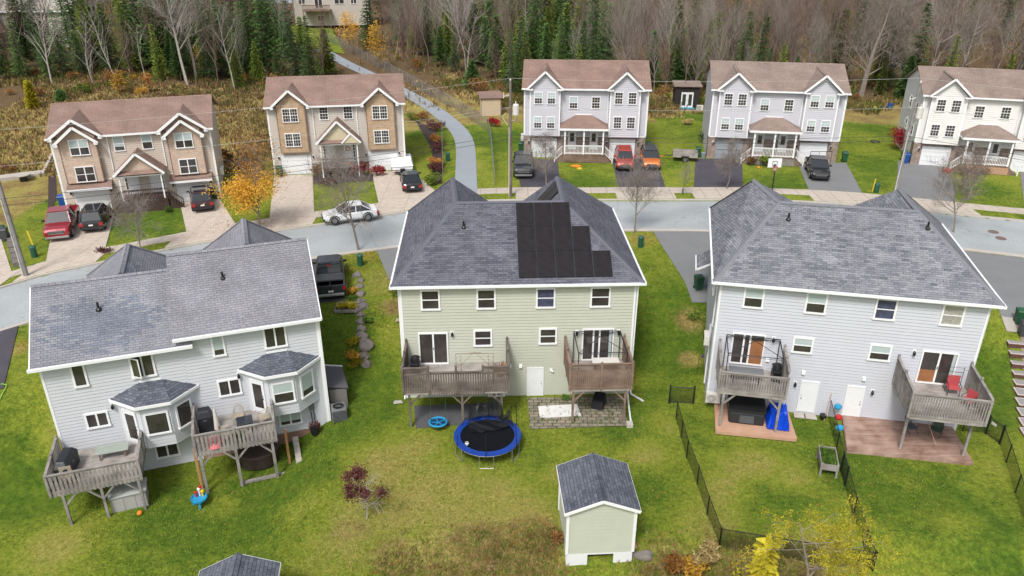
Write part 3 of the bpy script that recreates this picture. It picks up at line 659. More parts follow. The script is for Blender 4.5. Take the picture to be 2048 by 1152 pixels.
def panel_door(par, x0, x1, z0, z1, y=0.0, rot=0, o=(0, 0), lite=0, handle='r', name="door", label=None, side=None):
    Mx = Matrix.Translation((o[0], o[1], 0)) @ Matrix.Rotation(rot, 4, 'Z')
    y -= .034; f = MB(); f.M = Mx; t = .07
    f.box(x0, x1, y - .05, y + .05, z1 - t, z1); f.box(x0, x0 + t, y - .05, y + .05, z0, z1 - t); f.box(x1 - t, x1, y - .05, y + .05, z0, z1 - t)
    f.box(x0 + t, x1 - t, y - .03, y + .04, z0 + .02, z1 - t)
    xa, xb = x0 + t + .1, x1 - t - .1; xm = (xa + xb) / 2
    if not lite:
        for c0, c1 in ((xa, xm - .05), (xm + .05, xb)):
            for q0, q1 in ((.06, .34), (.40, .70), (.76, .93)):
                za, zb = z0 + (z1 - z0) * q0, z0 + (z1 - z0) * q1
                f.box(c0, c1, y - .036, y - .029, za, za + .03); f.box(c0, c1, y - .036, y - .029, zb - .03, zb); f.box(c0, c0 + .03, y - .036, y - .029, za + .03, zb - .03); f.box(c1 - .03, c1, y - .036, y - .029, za + .03, zb - .03)
    d_ = f.build(name, M_whited, par)
    if label: d_["label"] = label
    if lite:
        g = MB(); g.M = Mx; zl = z0 + (z1 - z0) * (.14 if lite == 2 else .42); q = .1 if lite == 2 else .16
        g.box(x0 + t + q, x1 - t - q, y - .036, y - .028, zl, z1 - t - .18); g.build("pane", M_glass, d_)
    h = MB(); h.M = Mx; hx = x1 - t - .07 if handle == 'r' else x0 + t + .07; zh = z0 + (z1 - z0) * .46
    h.tube([(hx, y - .03, zh), (hx, y - .09, zh)], .035, 8); h.tube([(hx, y - .03, zh + .16), (hx, y - .06, zh + .16)], .03, 8); h.build("handle", M_black if lite else M_steel, d_)
    if side:
        s_ = MB(); s_.M = Mx; a, b = (x0 - .34, x0 - .03) if side == 'l' else (x1 + .03, x1 + .34)
        s_.box(a, b, y - .04, y, z0, z1); so_ = s_.build("sidelight", M_white, par)
        g = MB(); g.M = Mx
        for k in range(5): g.box(a + .07, b - .07, y - .048, y - .038, z0 + .12 + k * (z1 - z0 - .2) / 5, z0 + .12 + (k + .85) * (z1 - z0 - .2) / 5)
        g.build("pane", M_glass, so_)
    return d_
def patio_door(par, x0, x1, z0, z1, y=0.0, tri=False, curtain=None, warm=None):
    y -= .036; f = MB(); t = .08
    f.box(x0, x1, y - .06, y + .05, z1 - t, z1); f.box(x0, x1, y - .08, y + .05, z0, z0 + t)
    f.box(x0, x0 + t, y - .06, y + .05, z0 + t, z1 - t); f.box(x1 - t, x1, y - .06, y + .05, z0 + t, z1 - t)
    xm = (x0 + x1) / 2
    cut = [xm] if not tri else [x0 + (x1 - x0) * .36, x0 + (x1 - x0) * .55]
    for c in cut: f.box(c - .05, c + .05, y - .05, y, z0 + t, z1 - t)
    d_ = f.build("patio_door", M_white, par)
    g = MB(); g.box(x0 + t, x1 - t, y - .02, y - .008, z0 + t, z1 - t); g.build("pane", M_glass, d_)
    if warm:
        c = MB()
        if warm == 1: c.box(x0 + t, xm - .05, y - .026, y - .021, z0 + t, z0 + (z1 - z0) * .42)
        else: c.box(xm + .05, x1 - t, y - .026, y - .021, z0 + t, z0 + (z1 - z0) * .80)
        c.build("room_floor", M_wood_in, d_)
    if curtain:
        c = MB(); a = x0 + (x1 - x0) * curtain; c.box(a, a + .16, y - .028, y - .021, z0 + t, z1 - t); c.build("curtain", M_blind, d_)
    h = MB(); h.box(xm - .02, xm + .02, y - .075, y - .05, (z0 + z1) / 2 - .08, (z0 + z1) / 2 + .08); h.build("handle", M_black, d_)
    return d_
def wall_lamp(par, x, z, y=0.0, lit=False):
    y -= .03; m = MB(); m.box(x - .10, x + .10, y - .02, y + .02, z - .17, z + .17, 1); m.box(x - .03, x + .03, y - .12, y - .02, z + .08, z + .12)
    m.lathe((x, y - .13, z - .14), [(.04, 0), (.075, .04), (.085, .2), (.05, .25), (.02, .29)], 8)
    return m.build("wall_lamp", [M_black, M_white], par)
def garage_door(par, x0, x1, z0, z1, y=0.0, mat=None, screen=False):
    y -= .034; f = MB(); t = .09
    f.box(x0 - t, x1 + t, y - .05, y + .05, z1, z1 + t); f.box(x0 - t, x0, y - .05, y + .05, z0, z1); f.box(x1, x1 + t, y - .05, y + .05, z0, z1)
    n_ = 4; hh = (z1 - z0) / n_
    for k in range(n_):
        f.box(x0, x1, y - .02, y + .04, z0 + k * hh + .012, z0 + (k + 1) * hh - .012)
        if not screen:
            for j in range(4):
                w_ = (x1 - x0) / 4; a = x0 + j * w_ + .07; b = a + w_ - .14; za = z0 + k * hh + .08; zb = za + hh - .16
                f.box(a, b, y - .027, y - .019, za, za + .02); f.box(a, b, y - .027, y - .019, zb - .02, zb)
    g = f.build("garage_door", M_whited if not screen else plain("garage_screen_grey", (.27, .30, .33), .6, var=.05), par)
    if screen:
        g["label"] = "grey screened garage door"
        s_ = MB(); xm = (x0 + x1) / 2; s_.box(xm - .03, xm + .03, y - .035, y - .02, z0, z1); s_.box(x0, x1, y - .034, y - .02, (z0 + z1) / 2 - .02, (z0 + z1) / 2 + .02); s_.build("screen_frame", M_black, g)
    return g
def gutter(par, pts, w=.13, name="gutter"):
    m = MB()
    for a, b in zip(pts[:-1], pts[1:]): m.bar(a, b, w, .15)
    return m.build(name, M_gutter, par)
def ridgecap(par, segs, mat):
    m = MB()
    for a, b in segs:
        a, b = Vector(a), Vector(b); d = (b - a).normalized(); s_ = Vector((-d.y, d.x, 0)).normalized() * .17
        up = Vector((0, 0, .035)); dn = Vector((0, 0, -.06)); L_ = (b - a).length
        for q in (-1, 1):
            P = [a + up, b + up, b + s_ * q + dn, a + s_ * q + dn]
            m.add([tuple(p) for p in P], [(0, 1, 2, 3)], 0, [[(0, 0), (L_, 0), (L_, .14), (0, .14)]])
    return m.build("ridge_cap", mat, par)
def vent_pipe(par, x, y, z):
    m = MB(); m.tube([(x, y, z - .1), (x, y, z + .38)], .06, 8); m.lathe((x, y, z - .02), [(.16, -.06), (.15, .02), (.08, .10)], 10)
    return m.build("vent_pipe", M_black, par)
def small_vent(par, x, z, y=0.0, s_=.09):
    m = MB(); m.box(x - s_, x + s_, y - .12, y + .05, z - s_, z + s_); m.add([(x - s_, y - .12, z - s_), (x + s_, y - .12, z - s_), (x + s_, y - .17, z - s_), (x - s_, y - .17, z - s_), (x - s_, y - .12, z + s_), (x + s_, y - .12, z + s_)], [(0, 1, 2, 3), (3, 2, 5, 4)])
    return m.build("wall_vent", M_white, par)
def downspout(par, pts):
    m = MB()
    for a, b in zip(pts[:-1], pts[1:]): m.bar(a, b, .08, .08)
    return m.build("downspout", M_white, par)
def box_walls(par, W, D, H, mat, name="wall", z0=0.0, yb=0.0):
    m = MB(); m.clap((0, yb), (W, yb), z0, H); m.clap((W, yb), (W, D), z0, H); m.clap((W, D), (0, D), z0, H); m.clap((0, D), (0, yb), z0, H)
    return m.build(name, mat, par)
def corner_trims(par, W, D, z0, z1, y=0.0):
    for x in (0, W):
        m = MB(); s_ = -1 if x == 0 else 1
        m.box(x - .1 + (.075 if x == 0 else 0) , x + .1 - (0 if x == 0 else .075), y - .035, y + .05, z0, z1); 
        m.box(x, x + s_ * .035, y - .035, y + .1, z0, z1)
        m.build("corner_trim", M_white, par)

# ------------------------------------------------------------------ rear decks
def railing(par, p, q, z0, z1, mat, sp=.13, pk=.035, pw=.09, style='board', posts=True, name="railing"):
    """pickets or boards between plan points p and q"""
    m = MB(); p, q = Vector(p + (0,)), Vector(q + (0,)); L_ = (q - p).length; u = (q - p) / L_
    m.bar(p + Vector((0, 0, z1)), q + Vector((0, 0, z1)), .14, .04); m.bar(p + Vector((0, 0, z1 - .07)), q + Vector((0, 0, z1 - .07)), .045, .09)
    m.bar(p + Vector((0, 0, z0 + .12)), q + Vector((0, 0, z0 + .12)), .04, .09)
    n_ = int(L_ / sp); zt = z1 - .11
    if style == 'lattice':
        zt = z1 - .42; m.bar(p + Vector((0, 0, zt)), q + Vector((0, 0, zt)), .05, .09)
        k = 0.0
        while k < L_ - .05:
            a = p + u * k; b = p + u * min(L_, k + .3)
            m.bar(a + Vector((0, 0, zt + .04)), b + Vector((0, 0, z1 - .1)), .02, .035, up=(u.y, -u.x, 0)); m.bar(b + Vector((0, 0, zt + .04)), a + Vector((0, 0, z1 - .1)), .02, .035, up=(u.y, -u.x, 0)); k += .12
    for i in range(n_ + 1):
        c = p + u * (L_ * i / n_) + Vector((0, 0, 0))
        j = random.uniform(-.006, .006)
        zb_ = z0 - (.16 if style == 'board' else .0)
        m.bar(c + Vector((j, 0, zb_)), c + Vector((j * .5, 0, zt)), pw, pk, up=(-u.y, u.x, 0) if False else (u.y, -u.x, 0))
    return m.build(name, mat, par)
def post(par, x, y, z0, z1, mat, w=.12, cap=False):
    m = MB(); m.box(x - w / 2, x + w / 2, y - w / 2, y + w / 2, z0, z1)
    if cap: m.lathe((x, y, z1), [(w * .3, 0), (w * .62, .03), (w * .45, .09), (w * .1, .12)], 8)
    return m.build("post", mat, par)
def deck_floor(par, x0, x1, y0, y1, z, mat, step=.14, along='x', name="deck_floor", joist=True):
    m = MB(); v = y0 if along == 'x' else x0; e = y1 if along == 'x' else x1
    while v < e - .01:
        v2 = min(v + step - .008, e)
        j = random.uniform(-.003, .003)
        if along == 'x': m.box(x0, x1, v, v2, z - .04 + j, z + j)
        else: m.box(v, v2, y0, y1, z - .04 + j, z + j)
        v += step
    if joist:
        m.box(x0 + .02, x1 - .02, y0 + .01, y0 + .06, z - .24, z - .045); m.box(x0, x0 + .05, y0 + .06, y1, z - .24, z - .045); m.box(x1 - .05, x1, y0 + .06, y1, z - .24, z - .045)
        x = x0 + .5
        while x < x1 - .2: m.box(x, x + .04, y0 + .06, y1, z - .22, z - .045); x += .45
    return m.build(name, mat, par)
# ------------------------------------------------------------------ the two hip-roofed duplexes (centre, right)
def hip_duplex(name, label, loc, ang, W, H, siding, roofm, capm, eL, eR, y0, rz, rl, rr, al, ar, ry=4.4, ay=9.2, ey=12.0, D=11.6):
    r_ = thing(name, label, "house", loc, R(ang))
    box_walls(r_, W, D, H, siding, z0=-.35)
    fm = MB(); fm.box(.02, W - .02, .02, D, -1.2, -.3); fm.build("foundation", M_conc, r_)
    corner_trims(r_, W, D, -.05, H)
    ze = H + .12; m = MB(); xm = (al + ar) / 2
    A, B = (eL, y0, ze), (eR, y0, ze); C_, D_ = (rr, ry, rz), (rl, ry, rz)
    m.roof([A, B, C_, D_], off=(50, 50)); m.roof([A, D_, (al, ay, rz), (eL, ey, ze)], off=(50, 50)); m.roof([B, (eR, ey, ze), (ar, ay, rz), C_], off=(50, 50))
    vx = (rl + rr) / 2; vy = ry + 4.0; vL = vx - .35; vR = vx + .35; zi = ze + .02
    m.roof([(eL, ey, ze), (al, ay, rz), (vL, ey, zi)], off=(50, 50)); m.roof([(eR, ey, ze), (vR, ey, zi), (ar, ay, rz)], off=(50, 50))
    m.roof([D_, (vx, vy, zi), (al, ay, rz)], off=(50, 50)); m.roof([(al, ay, rz), (vx, vy, zi), (vL, ey, zi)], off=(50, 50))
    m.roof([C_, (ar, ay, rz), (vx, vy, zi)], off=(50, 50)); m.roof([(ar, ay, rz), (vR, ey, zi), (vx, vy, zi)], off=(50, 50))
    m.roof([D_, C_, (vx, vy, zi)], off=(50, 50))
    rf = m.build("roof", roofm, r_)
    s_ = MB(); s_.box(eL + .03, eR - .03, y0 + .03, ey - .05, ze - .16, ze - .13); s_.build("soffit", M_white, rf)
    gutter(rf, [(eL - .03, y0 - .03, ze - .07), (eR + .03, y0 - .03, ze - .07)]); gutter(rf, [(eL - .04, y0 - .09, ze - .07), (eL - .04, ey, ze - .07)]); gutter(rf, [(eR + .04, y0 - .09, ze - .07), (eR + .04, ey, ze - .07)])
    ridgecap(rf, [((al, ay, rz), D_), (A, D_), (D_, C_), (C_, (ar, ay, rz)), (B, C_), ((eL, ey, ze), (al, ay, rz)), ((eR, ey, ze), (ar, ay, rz))], capm)
    return r_, rf, ze
capC = plain("ridge_cap_slate", (.11, .115, .14), .9, var=.15, scale=8); capR = plain("ridge_cap_grey", (.17, .175, .195), .9, var=.15, scale=8)
C, Crf, Cze = hip_duplex("duplex_house", "sage green two-family house in the middle, its dark hip roof carrying solar panels", (-6.45, 40.8, 0), 2.2, 13.65, 7.62, M_sgreen, M_rgrey2, capC, -.42, 14.05, -.38, 11.05, 3.25, 9.75, 2.9, 9.8)
for x0, x1, i_ in ((1.18, 2.3, 'dark'), (4.4, 5.52, 'dark'), (7.84, 8.97, 'print'), (11.0, 12.18, 'dark')): window(C, x0, x1, 6.04, 7.36, inner=i_)
window(C, 4.18, 5.28, 3.56, 4.68); window(C, 8.05, 9.12, 3.62, 4.72)
patio_door(C, .92, 2.66, 2.42, 4.55); patio_door(C, 10.62, 12.52, 2.46, 4.62, tri=True, curtain=.85)
panel_door(C, 7.36, 8.38, -.08, 2.02, handle='r', name="basement_door"); window(C, 4.98, 6.0, .02, .62, style='twin')
wall_lamp(C, 2.93, 4.45); wall_lamp(C, 10.3, 4.35); wall_lamp(C, 12.78, 4.35); small_vent(C, 6.33, 2.17); small_vent(C, 6.97, 2.16)
m = MB(); m.box(8.75, 8.9, -.1, 0, 1.75, 1.9); m.tube([(8.82, -.1, 1.8), (8.95, -.18, 1.76)], .05, 8); m.build("flood_lamp", M_white, C)
vent_pipe(Crf, 3.15 + .55, 2.9, Cze + (11.05 - Cze) * (3.28 / 4.78))
# solar panels on the rear slope
s0 = Vector((0, -.38, Cze)); sl_ = Vector((0, 4.78, 11.05 - Cze)).normalized(); nrm = Vector((0, -sl_.z, sl_.y)); SLEN = math.hypot(4.78, 11.05 - Cze)
M_pv = bricky("solar_cells", (.014, .012, .015), (.018, .014, .017), (.010, .010, .012), .16, .16, .004, off=0, coord="UV", bump=0, noise=.25)
M_pv.node_tree.nodes["Principled BSDF"].inputs["Roughness"].default_value = .3; M_pv.node_tree.nodes["Principled BSDF"].inputs["Specular IOR Level"].default_value = .3
def solar(par, x0, x1, v0, v1, base, up, n_, xdir=Vector((1, 0, 0))):
    m = MB(); q = [(x0, v0), (x1, v0), (x1, v1), (x0, v1)]
    top = [base + xdir * a + up * b + n_ * .14 for a, b in q]; bot = [p - n_ * .05 for p in top]
    ins = [(x0 + .02, v0 + .02), (x1 - .02, v0 + .02), (x1 - .02, v1 - .02), (x0 + .02, v1 - .02)]
    it = [base + xdir * a + up * b + n_ * .143 for a, b in ins]
    m.add([tuple(p) for p in top + bot], [(0, 1, 2, 3), (7, 6, 5, 4), (0, 4, 5, 1), (1, 5, 6, 2), (2, 6, 7, 3), (3, 7, 4, 0)], 1)
    m.add([tuple(p) for p in it], [(0, 1, 2, 3)], 0, [[(0, 0), (x1 - x0, 0), (x1 - x0, v1 - v0), (0, v1 - v0)]])
    return m.build("solar_panel", [M_pv, M_black], par)
PW, PH = 1.05, 1.71; xs0 = 6.84
for row, (n_, v) in enumerate(((5, .42), (4, .42 + PH + .03), (3, .42 + 2 * (PH + .03)))):
    for k in range(n_): solar(Crf, xs0 + k * (PW + .035), xs0 + k * (PW + .035) + PW, v, v + PH, s0, sl_, nrm)
# a second, smaller array on the inner slope of the front wing
i_up = Vector((9.8 - 6.85, 0, 11.05 - Cze)).normalized(); i_n = Vector((-i_up.z, 0, i_up.x)); ib = Vector((6.85, 0, Cze))
for k in range(2): solar(Crf, 6.3 + k * 1.1, 7.36 + k * 1.1, 2.55, 4.27, ib, i_up, i_n, xdir=Vector((0, 1, 0)))

# C decks
def near_deck(name, label, loc, ang, x0, x1, y0, z, ztop, zg, wood, floorm, style, posts, braces=True, sp=.13, pw=.09, front=None, sidestyle=None, cap=True, zside=None, pw_=.13, sides=(True, True)):
    d_ = thing(name, label, "deck", loc, R(ang), group=None)
    deck_floor(d_, x0, x1, y0, -.04, z, floorm)
    if front is None: railing(d_, (x0, y0), (x1, y0), z - .1, ztop, wood, sp, pw=pw, style=style)
    else:
        for a, b, st in front: railing(d_, (a, y0), (b, y0), z - .1, ztop if st != 'low' else ztop - .32, wood, sp, pw=pw, style='board' if st == 'low' else st)
    ss = sidestyle or style; zs = zside or ztop
    if sides[0]: railing(d_, (x0, -.1), (x0, y0), z - .1, zs, wood, sp, pw=pw, style=ss)
    if sides[1]: railing(d_, (x1, y0), (x1, -.1), z - .1, zs, wood, sp, pw=pw, style=ss)
    for px_ in posts[0]: post(d_, px_, y0 - .02, z - .15, ztop + .04, wood, .12, cap)
    for px_, py_ in posts[1]:
        post(d_, px_, py_, zg - .3, z - .2, wood, pw_)
        if braces:
            b = MB(); b.bar((px_, py_, z - .95), (px_ + (.62 if px_ < (x0 + x1) / 2 + .3 else -.62), py_, z - .26), .07, .09)
            if x0 + .9 < px_ < x1 - .9: b.bar((px_, py_, z - .95), (px_ - (.62 if px_ < (x0 + x1) / 2 + .3 else -.62), py_, z - .26), .07, .09)
            b.build("brace", wood, d_)
    for sx in (x0, x1):
        if sides[0 if sx == x0 else 1]:
            for yy in (-.1, y0 / 2): post(d_, sx, yy, z - .15, zs + .12, wood, .12, cap)
    return d_
CL = (-6.45, 40.8, 0)
near_deck("raised_deck", "long weathered grey raised deck on the left of the sage green house", CL, 2.2, .2, 6.15, -3.05, 2.42, 3.98, 0, M_woodd, M_woodf, 'board',
          ((.2, 1.65, 3.2, 4.7, 6.15), ((.5, -3.0), (3.5, -3.0), (5.75, -3.0))), front=((.2, 1.65, 'lattice'), (1.65, 3.2, 'low'), (3.2, 4.7, 'low'), (4.7, 6.15, 'lattice')), sidestyle='lattice')
near_deck("raised_deck", "brown stained raised deck on the right of the sage green house above the paver patio", CL, 2.2, 9.62, 13.15, -3.05, 2.42, 4.0, 0, M_woodbr, M_woodf, 'lattice',
          ((9.62, 11.4, 13.15), ((9.85, -3.0), (12.85, -3.0))), sp=.115, pw=.1)
Rh, Rrf, Rze = hip_duplex("duplex_house", "pale blue-grey two-family house on the right with a big mottled grey hip roof", (11.75, 40.3, .0), -11.8, 14.0, 8.15, M_sgrey, M_rgrey, capR, -.42, 14.45, -.38, 11.5, 3.1, 10.75, 1.9, 10.6, ry=4.6, ay=8.6, ey=11.9)
for x0, x1, i_ in ((1.33, 2.45, 'blind'), (4.66, 5.8, 'blind'), (8.28, 9.4, 'print'), (11.65, 12.8, 'curtain')): window(Rh, x0, x1, 6.66, 7.97, inner=i_)
window(Rh, 4.37, 5.5, 4.08, 5.12, inner='blind'); window(Rh, 8.48, 9.65, 4.08, 5.12, inner='blind')
patio_door(Rh, 1.03, 2.88, 2.98, 5.02, tri=True, warm=2); patio_door(Rh, 11.22, 13.1, 2.98, 5.04, warm=1, curtain=.86)
panel_door(Rh, 5.22, 6.24, .16, 2.28, handle='l', name="basement_door"); panel_door(Rh, 7.75, 8.76, .16, 2.28, handle='r', name="basement_door")
for a, b in ((3.3, 4.8), (10.8, 4.82), (4.9, 2.02), (9.14, 2.02)): wall_lamp(Rh, a, b)
small_vent(Rh, 5.24, 2.84); small_vent(Rh, 8.55, 2.84); small_vent(Rh, 3.15, 3.45)
kR = (11.5 - Rze) / 4.98
vent_pipe(Rrf, 3.6, 3.55, Rze + kR * 3.93); vent_pipe(Rrf, 11.1, 3.6, Rze + kR * 3.98)
# left side of that house: little canopy, windows, downspout
for yy, za, zb in ((4.2, 5.4, 6.4), (6.6, 5.4, 6.6), (3.0, 2.6, 3.6)): window(Rh, -.45, .45, za, zb, rot=R(-90), o=(0, yy))
m = MB(); m.roof([(-1.05, 8.6, 5.0), (-1.05, 10.9, 5.0), (0, 10.9, 5.6), (0, 8.6, 5.6)]); m.build("side_canopy", M_rgrey, Rh)
m = MB(); m.bar((-1.06, 8.55, 4.95), (-1.06, 10.95, 4.95), .08, .14); m.bar((-1.0, 8.6, 4.95), (0, 8.6, 5.5), .06, .14); m.build("canopy_fascia", M_white, Rh)
downspout(Rh, [(-.3, .8, Rze - .1), (-.08, .9, Rze - .6), (-.08, 1.2, 4.6), (-.08, 1.9, 4.4), (-.08, 1.9, .2)])
downspout(C, [(13.75, -.05, Cze - .2), (13.75, .12, .5), (13.75, -.3, .15), (14.4, -1.0, .06)])
downspout(C, [(-.1, .2, Cze - .25), (-.1, .2, .25), (-.1, -.25, .08)])
RL = (11.75, 40.3, 0)
near_deck("raised_deck", "grey raised deck over the hot tub, narrow spaced pickets along its front", RL, -11.8, .37, 4.0, -2.75, 2.72, 3.92, .1, M_wood, M_woodf, 'pick', ((.37, 4.0), ((.72, -2.68), (3.78, -2.68))), sp=.13, pw=.045, sidestyle='lattice', zside=4.35)
near_deck("raised_deck", "grey raised deck at the far right holding the red folding chairs", RL, -11.8, 10.1, 13.85, -3.55, 2.95, 4.3, .1, M_wood, M_woodf, 'pick', ((10.1, 13.85), ((10.4, -2.75), (13.6, -2.75))), sp=.13, pw=.05, sidestyle='lattice', zside=4.45)

# ------------------------------------------------------------------ left duplex with bays
Lh = thing("duplex_house", "pale grey two-family house on the left with angled bays and a stepped weathered roof", "house", (-24.0, 34.4, 0), R(19))
xm = 6.75
m = MB(); m.clap((0, 0), (xm, 0), -1.35, 6.1); m.clap((0, 8), (0, 0), -1.35, 6.1, lim=None); m.clap((xm, 8), (0, 8), -1.35, 6.1)
def gl(z, z0, zr, a=8.0):
    t = max(0, (z - z0) / (zr - z0)) * a / 2; return (min(t, a / 2), max(a - t, a / 2))
m.clap((0, 8), (0, 0), 6.1, 9.0, lim=lambda z: gl(z, 6.1, 9.0)); Lw = m.build("wall", M_sgrey2, Lh)
m = MB(); m.clap((xm, 0), (13.9, 0), -.62, 6.58); m.clap((13.9, 0), (13.9, 8), -.62, 6.58); m.clap((13.9, 8), (xm, 8), -.6, 6.58); m.clap((xm, 8), (xm, 0), 5.6, 6.58)
m.clap((13.9, 0), (13.9, 8), 6.58, 9.5, lim=lambda z: gl(z, 6.58, 9.5)); m.clap((xm, 8), (xm, 0), 6.58, 9.5, lim=lambda z: gl(z, 6.58, 9.5)); m.build("wall", M_sgrey2, Lh)
m = MB(); m.box(.03, xm, .03, 7.9, -2.6, -1.3); m.box(xm, 13.86, .03, 7.9, -2.6, -.6); m.build("foundation", M_found, Lh)
m = MB(); m.box(-.035, .09, -.035, .01, -1.3, 6.1); m.build("corner_trim", M_white, Lh)
m = MB(); m.box(13.8, 13.935, -.035, .01, -.6, 6.6); m.box(13.9, 13.935, .01, .1, -.6, 6.6); m.build("corner_trim", M_white, Lh)
def gable_roof(x0, x1, y0, y1, ze, yr, zr, mat, off):
    m = MB(); m.roof([(x0, y0, ze), (x1, y0, ze), (x1, yr, zr), (x0, yr, zr)], off=off); m.roof([(x1, y1, ze), (x0, y1, ze), (x0, yr, zr), (x1, yr, zr)], off=off); return m
m = gable_roof(-.28, xm + .6, -.4, 8.2, 6.28, 3.7, 9.05, M_rgrey3, (0, -3.1))
# front wing (hipped) of the left unit
def wing(m, x0, x1, xa, ya, yb, ze, zr, yi, off):
    m.roof([(x0, yi, ze), (xa, yi - 2.2, zr), (xa, ya, zr), (x0, yb, ze)], off=off); m.roof([(x1, yi, ze), (x1, yb, ze), (xa, ya, zr), (xa, yi - 2.2, zr)], off=off); m.roof([(x0, yb, ze), (xa, ya, zr), (x1, yb, ze)], off=off)
wing(m, 1.0, 7.0, 4.05, 8.2, 11.0, 6.3, 9.09, 6.0, (0, 0))
Lr = m.build("roof", M_rgrey3, Lh); ridgecap(Lr, [((-.28, 3.7, 9.05), (xm, 3.7, 9.05)), ((4.05, 3.8, 9.11), (4.05, 8.2, 9.11)), ((4.05, 8.2, 9.09), (1.0, 11, 6.3)), ((4.05, 8.2, 9.09), (7, 11, 6.3))], M_rgrey4)
m = gable_roof(xm - .25, 14.1, -.4, 8.2, 6.75, 3.95, 9.78, M_rgrey4, (3, 0)); wing(m, 7.8, 13.7, 10.75, 8.3, 11.2, 6.9, 9.82, 6.2, (0, 0))
Lr2 = m.build("roof", M_rgrey4, Lh); ridgecap(Lr2, [((xm - .25, 3.95, 9.78), (14.1, 3.95, 9.78)), ((10.75, 4.0, 9.84), (10.75, 8.3, 9.84)), ((10.75, 8.3, 9.82), (7.8, 11.2, 6.9)), ((10.75, 8.3, 9.82), (13.7, 11.2, 6.9))], M_rgrey4)
m = MB(); m.box(1.2, 6.8, 7.9, 10.8, -.5, 6.4); m.box(8.0, 13.5, 7.9, 11.0, 0, 6.9); m.build("front_wing_wall", M_sgrey2, Lh)
gutter(Lr, [(-.4, -.47, 6.2), (xm + .62, -.47, 6.2)], .16); gutter(Lr2, [(xm - .3, -.47, 6.67), (14.13, -.47, 6.67)], .16)
m = MB(); m.box(-.3, xm, -.38, .0, 6.08, 6.11); m.box(xm, 14.2, -.38, .0, 6.56, 6.59)
m.build("soffit", M_white, Lh)
for p_, q_ in (((14.13, -.45, 6.62), (14.13, 3.95, 9.66)), ((14.13, 3.95, 9.66), (14.13, 8.2, 6.65)), ((-.31, -.45, 6.16), (-.31, 3.7, 8.93))): m = MB(); m.bar(p_, q_, .05, .17); m.build("rake_board", M_white, Lh)
vent_pipe(Lr, 2.95, 2.0, 6.28 + 2.4 * .70); vent_pipe(Lr2, 9.3, 2.35, 6.75 + 2.75 * .69)
window(Lh, 1.36, 2.05, 4.6, 6.0, style='pane'); window(Lh, 4.12, 5.32, 4.58, 5.98, style='twin'); window(Lh, 8.26, 8.94, 5.12, 6.5, style='pane', inner='half'); window(Lh, 10.96, 12.18, 5.1, 6.5, style='twin')
# opened casement sash
f = MB(); f.M = Matrix.Translation((4.2, -.06, 0)) @ Matrix.Rotation(R(-38), 4, 'Z'); f.box(0, .06, -.04, 0, 4.72, 5.88); f.box(.5, .56, -.04, 0, 4.72, 5.88); f.box(.06, .5, -.04, 0, 4.72, 4.78); f.box(.06, .5, -.04, 0, 5.82, 5.88); f.box(.06, .5, -.025, -.015, 4.78, 5.82, 1)
f.build("open_sash", [M_white, M_glass], Lh)
window(Lh, 1.4, 2.55, 1.98, 2.95, style='twin'); window(Lh, 8.18, 9.4, 2.55, 3.62, style='twin', inner='dark'); window(Lh, 4.35, 5.6, -.72, .22, style='twin'); window(Lh, 11.1, 12.4, -.12, .86, style='twin', inner='half')
def bay(u0, zf, zt, zp, inn, zb):
    pts = [(u0, 0), (u0 + 1.15, -1.0), (u0 + 2.6, -1.0), (u0 + 3.8, 0)]
    m = MB()
    for a, b in zip(pts[:-1], pts[1:]): m.clap(a, b, zb, zt)
    m.prism([pts[0], pts[1], pts[2], pts[3]], zb, zb + .03)
    b_ = m.build("bay", M_sgrey2, Lh)
    q = [(u0 - .35, 0), (u0 + 1.0, -1.32), (u0 + 2.75, -1.32), (u0 + 4.15, 0)]; t = [(u0 + 1.25, 0), (u0 + 2.4, 0)]
    m = MB(); m.roof([(*q[0], zt + .05), (*q[1], zt + .05), (*t[0], zp)], off=(9, 9)); m.roof([(*q[1], zt + .05), (*q[2], zt + .05), (*t[1], zp), (*t[0], zp)], off=(9, 9)); m.roof([(*q[2], zt + .05), (*q[3], zt + .05), (*t[1], zp)], off=(9, 9))
    br = m.build("bay_roof", M_rdark, b_)
    m = MB()
    for a, b in zip(q[:-1], q[1:]): m.bar((a[0], a[1] - .02, zt - .02), (b[0], b[1] - .02, zt - .02), .05, .17)
    m.bar((t[0][0] + .05, -.03, zp + .04), (t[1][0], -.03, zp + .04), .05, .1); m.build("bay_fascia", M_white, b_)
    m = MB(); m.prism([(a[0], a[1] + .04) for a in (q[0], q[1], q[2], q[3])], zt - .09, zt - .05); m.build("bay_soffit", M_white, b_)
    a1 = math.atan2(-1.0, 1.15); L1 = math.hypot(1.15, 1.0); a3 = math.atan2(1.0, 1.2); L3 = math.hypot(1.2, 1)
    panel_door(b_, .28, 1.22, zf, zf + 2.1, y=-.02, rot=a1, o=pts[0], lite=2, handle='r')
    window(b_, .12, 1.33, zf + .62, zf + 2.02, y=-.02, rot=0, o=pts[1], style='hung' if inn else 'pane', inner='blind' if inn else 'dark')
    window(b_, .25, 1.25, zf + .55, zf + 2.1, y=-.02, rot=a3, o=pts[2], style='pane', inner='half' if inn else 'dark')
    return b_
bay(3.1, .92, 3.52, 4.3, False, .72); bay(9.7, 1.45, 4.05, 4.82, True, 1.3)
wall_lamp(Lh, 3.35 - .5, 3.15); wall_lamp(Lh, 9.35, 3.75)
m = MB(); m.bar((13.98, -.06, 6.6), (13.98, -.06, -.5), .08, .08); m.bar((13.98, -.06, -.5), (14.9, -.35, -.56), .08, .08); m.build("downspout", M_white, Lh)
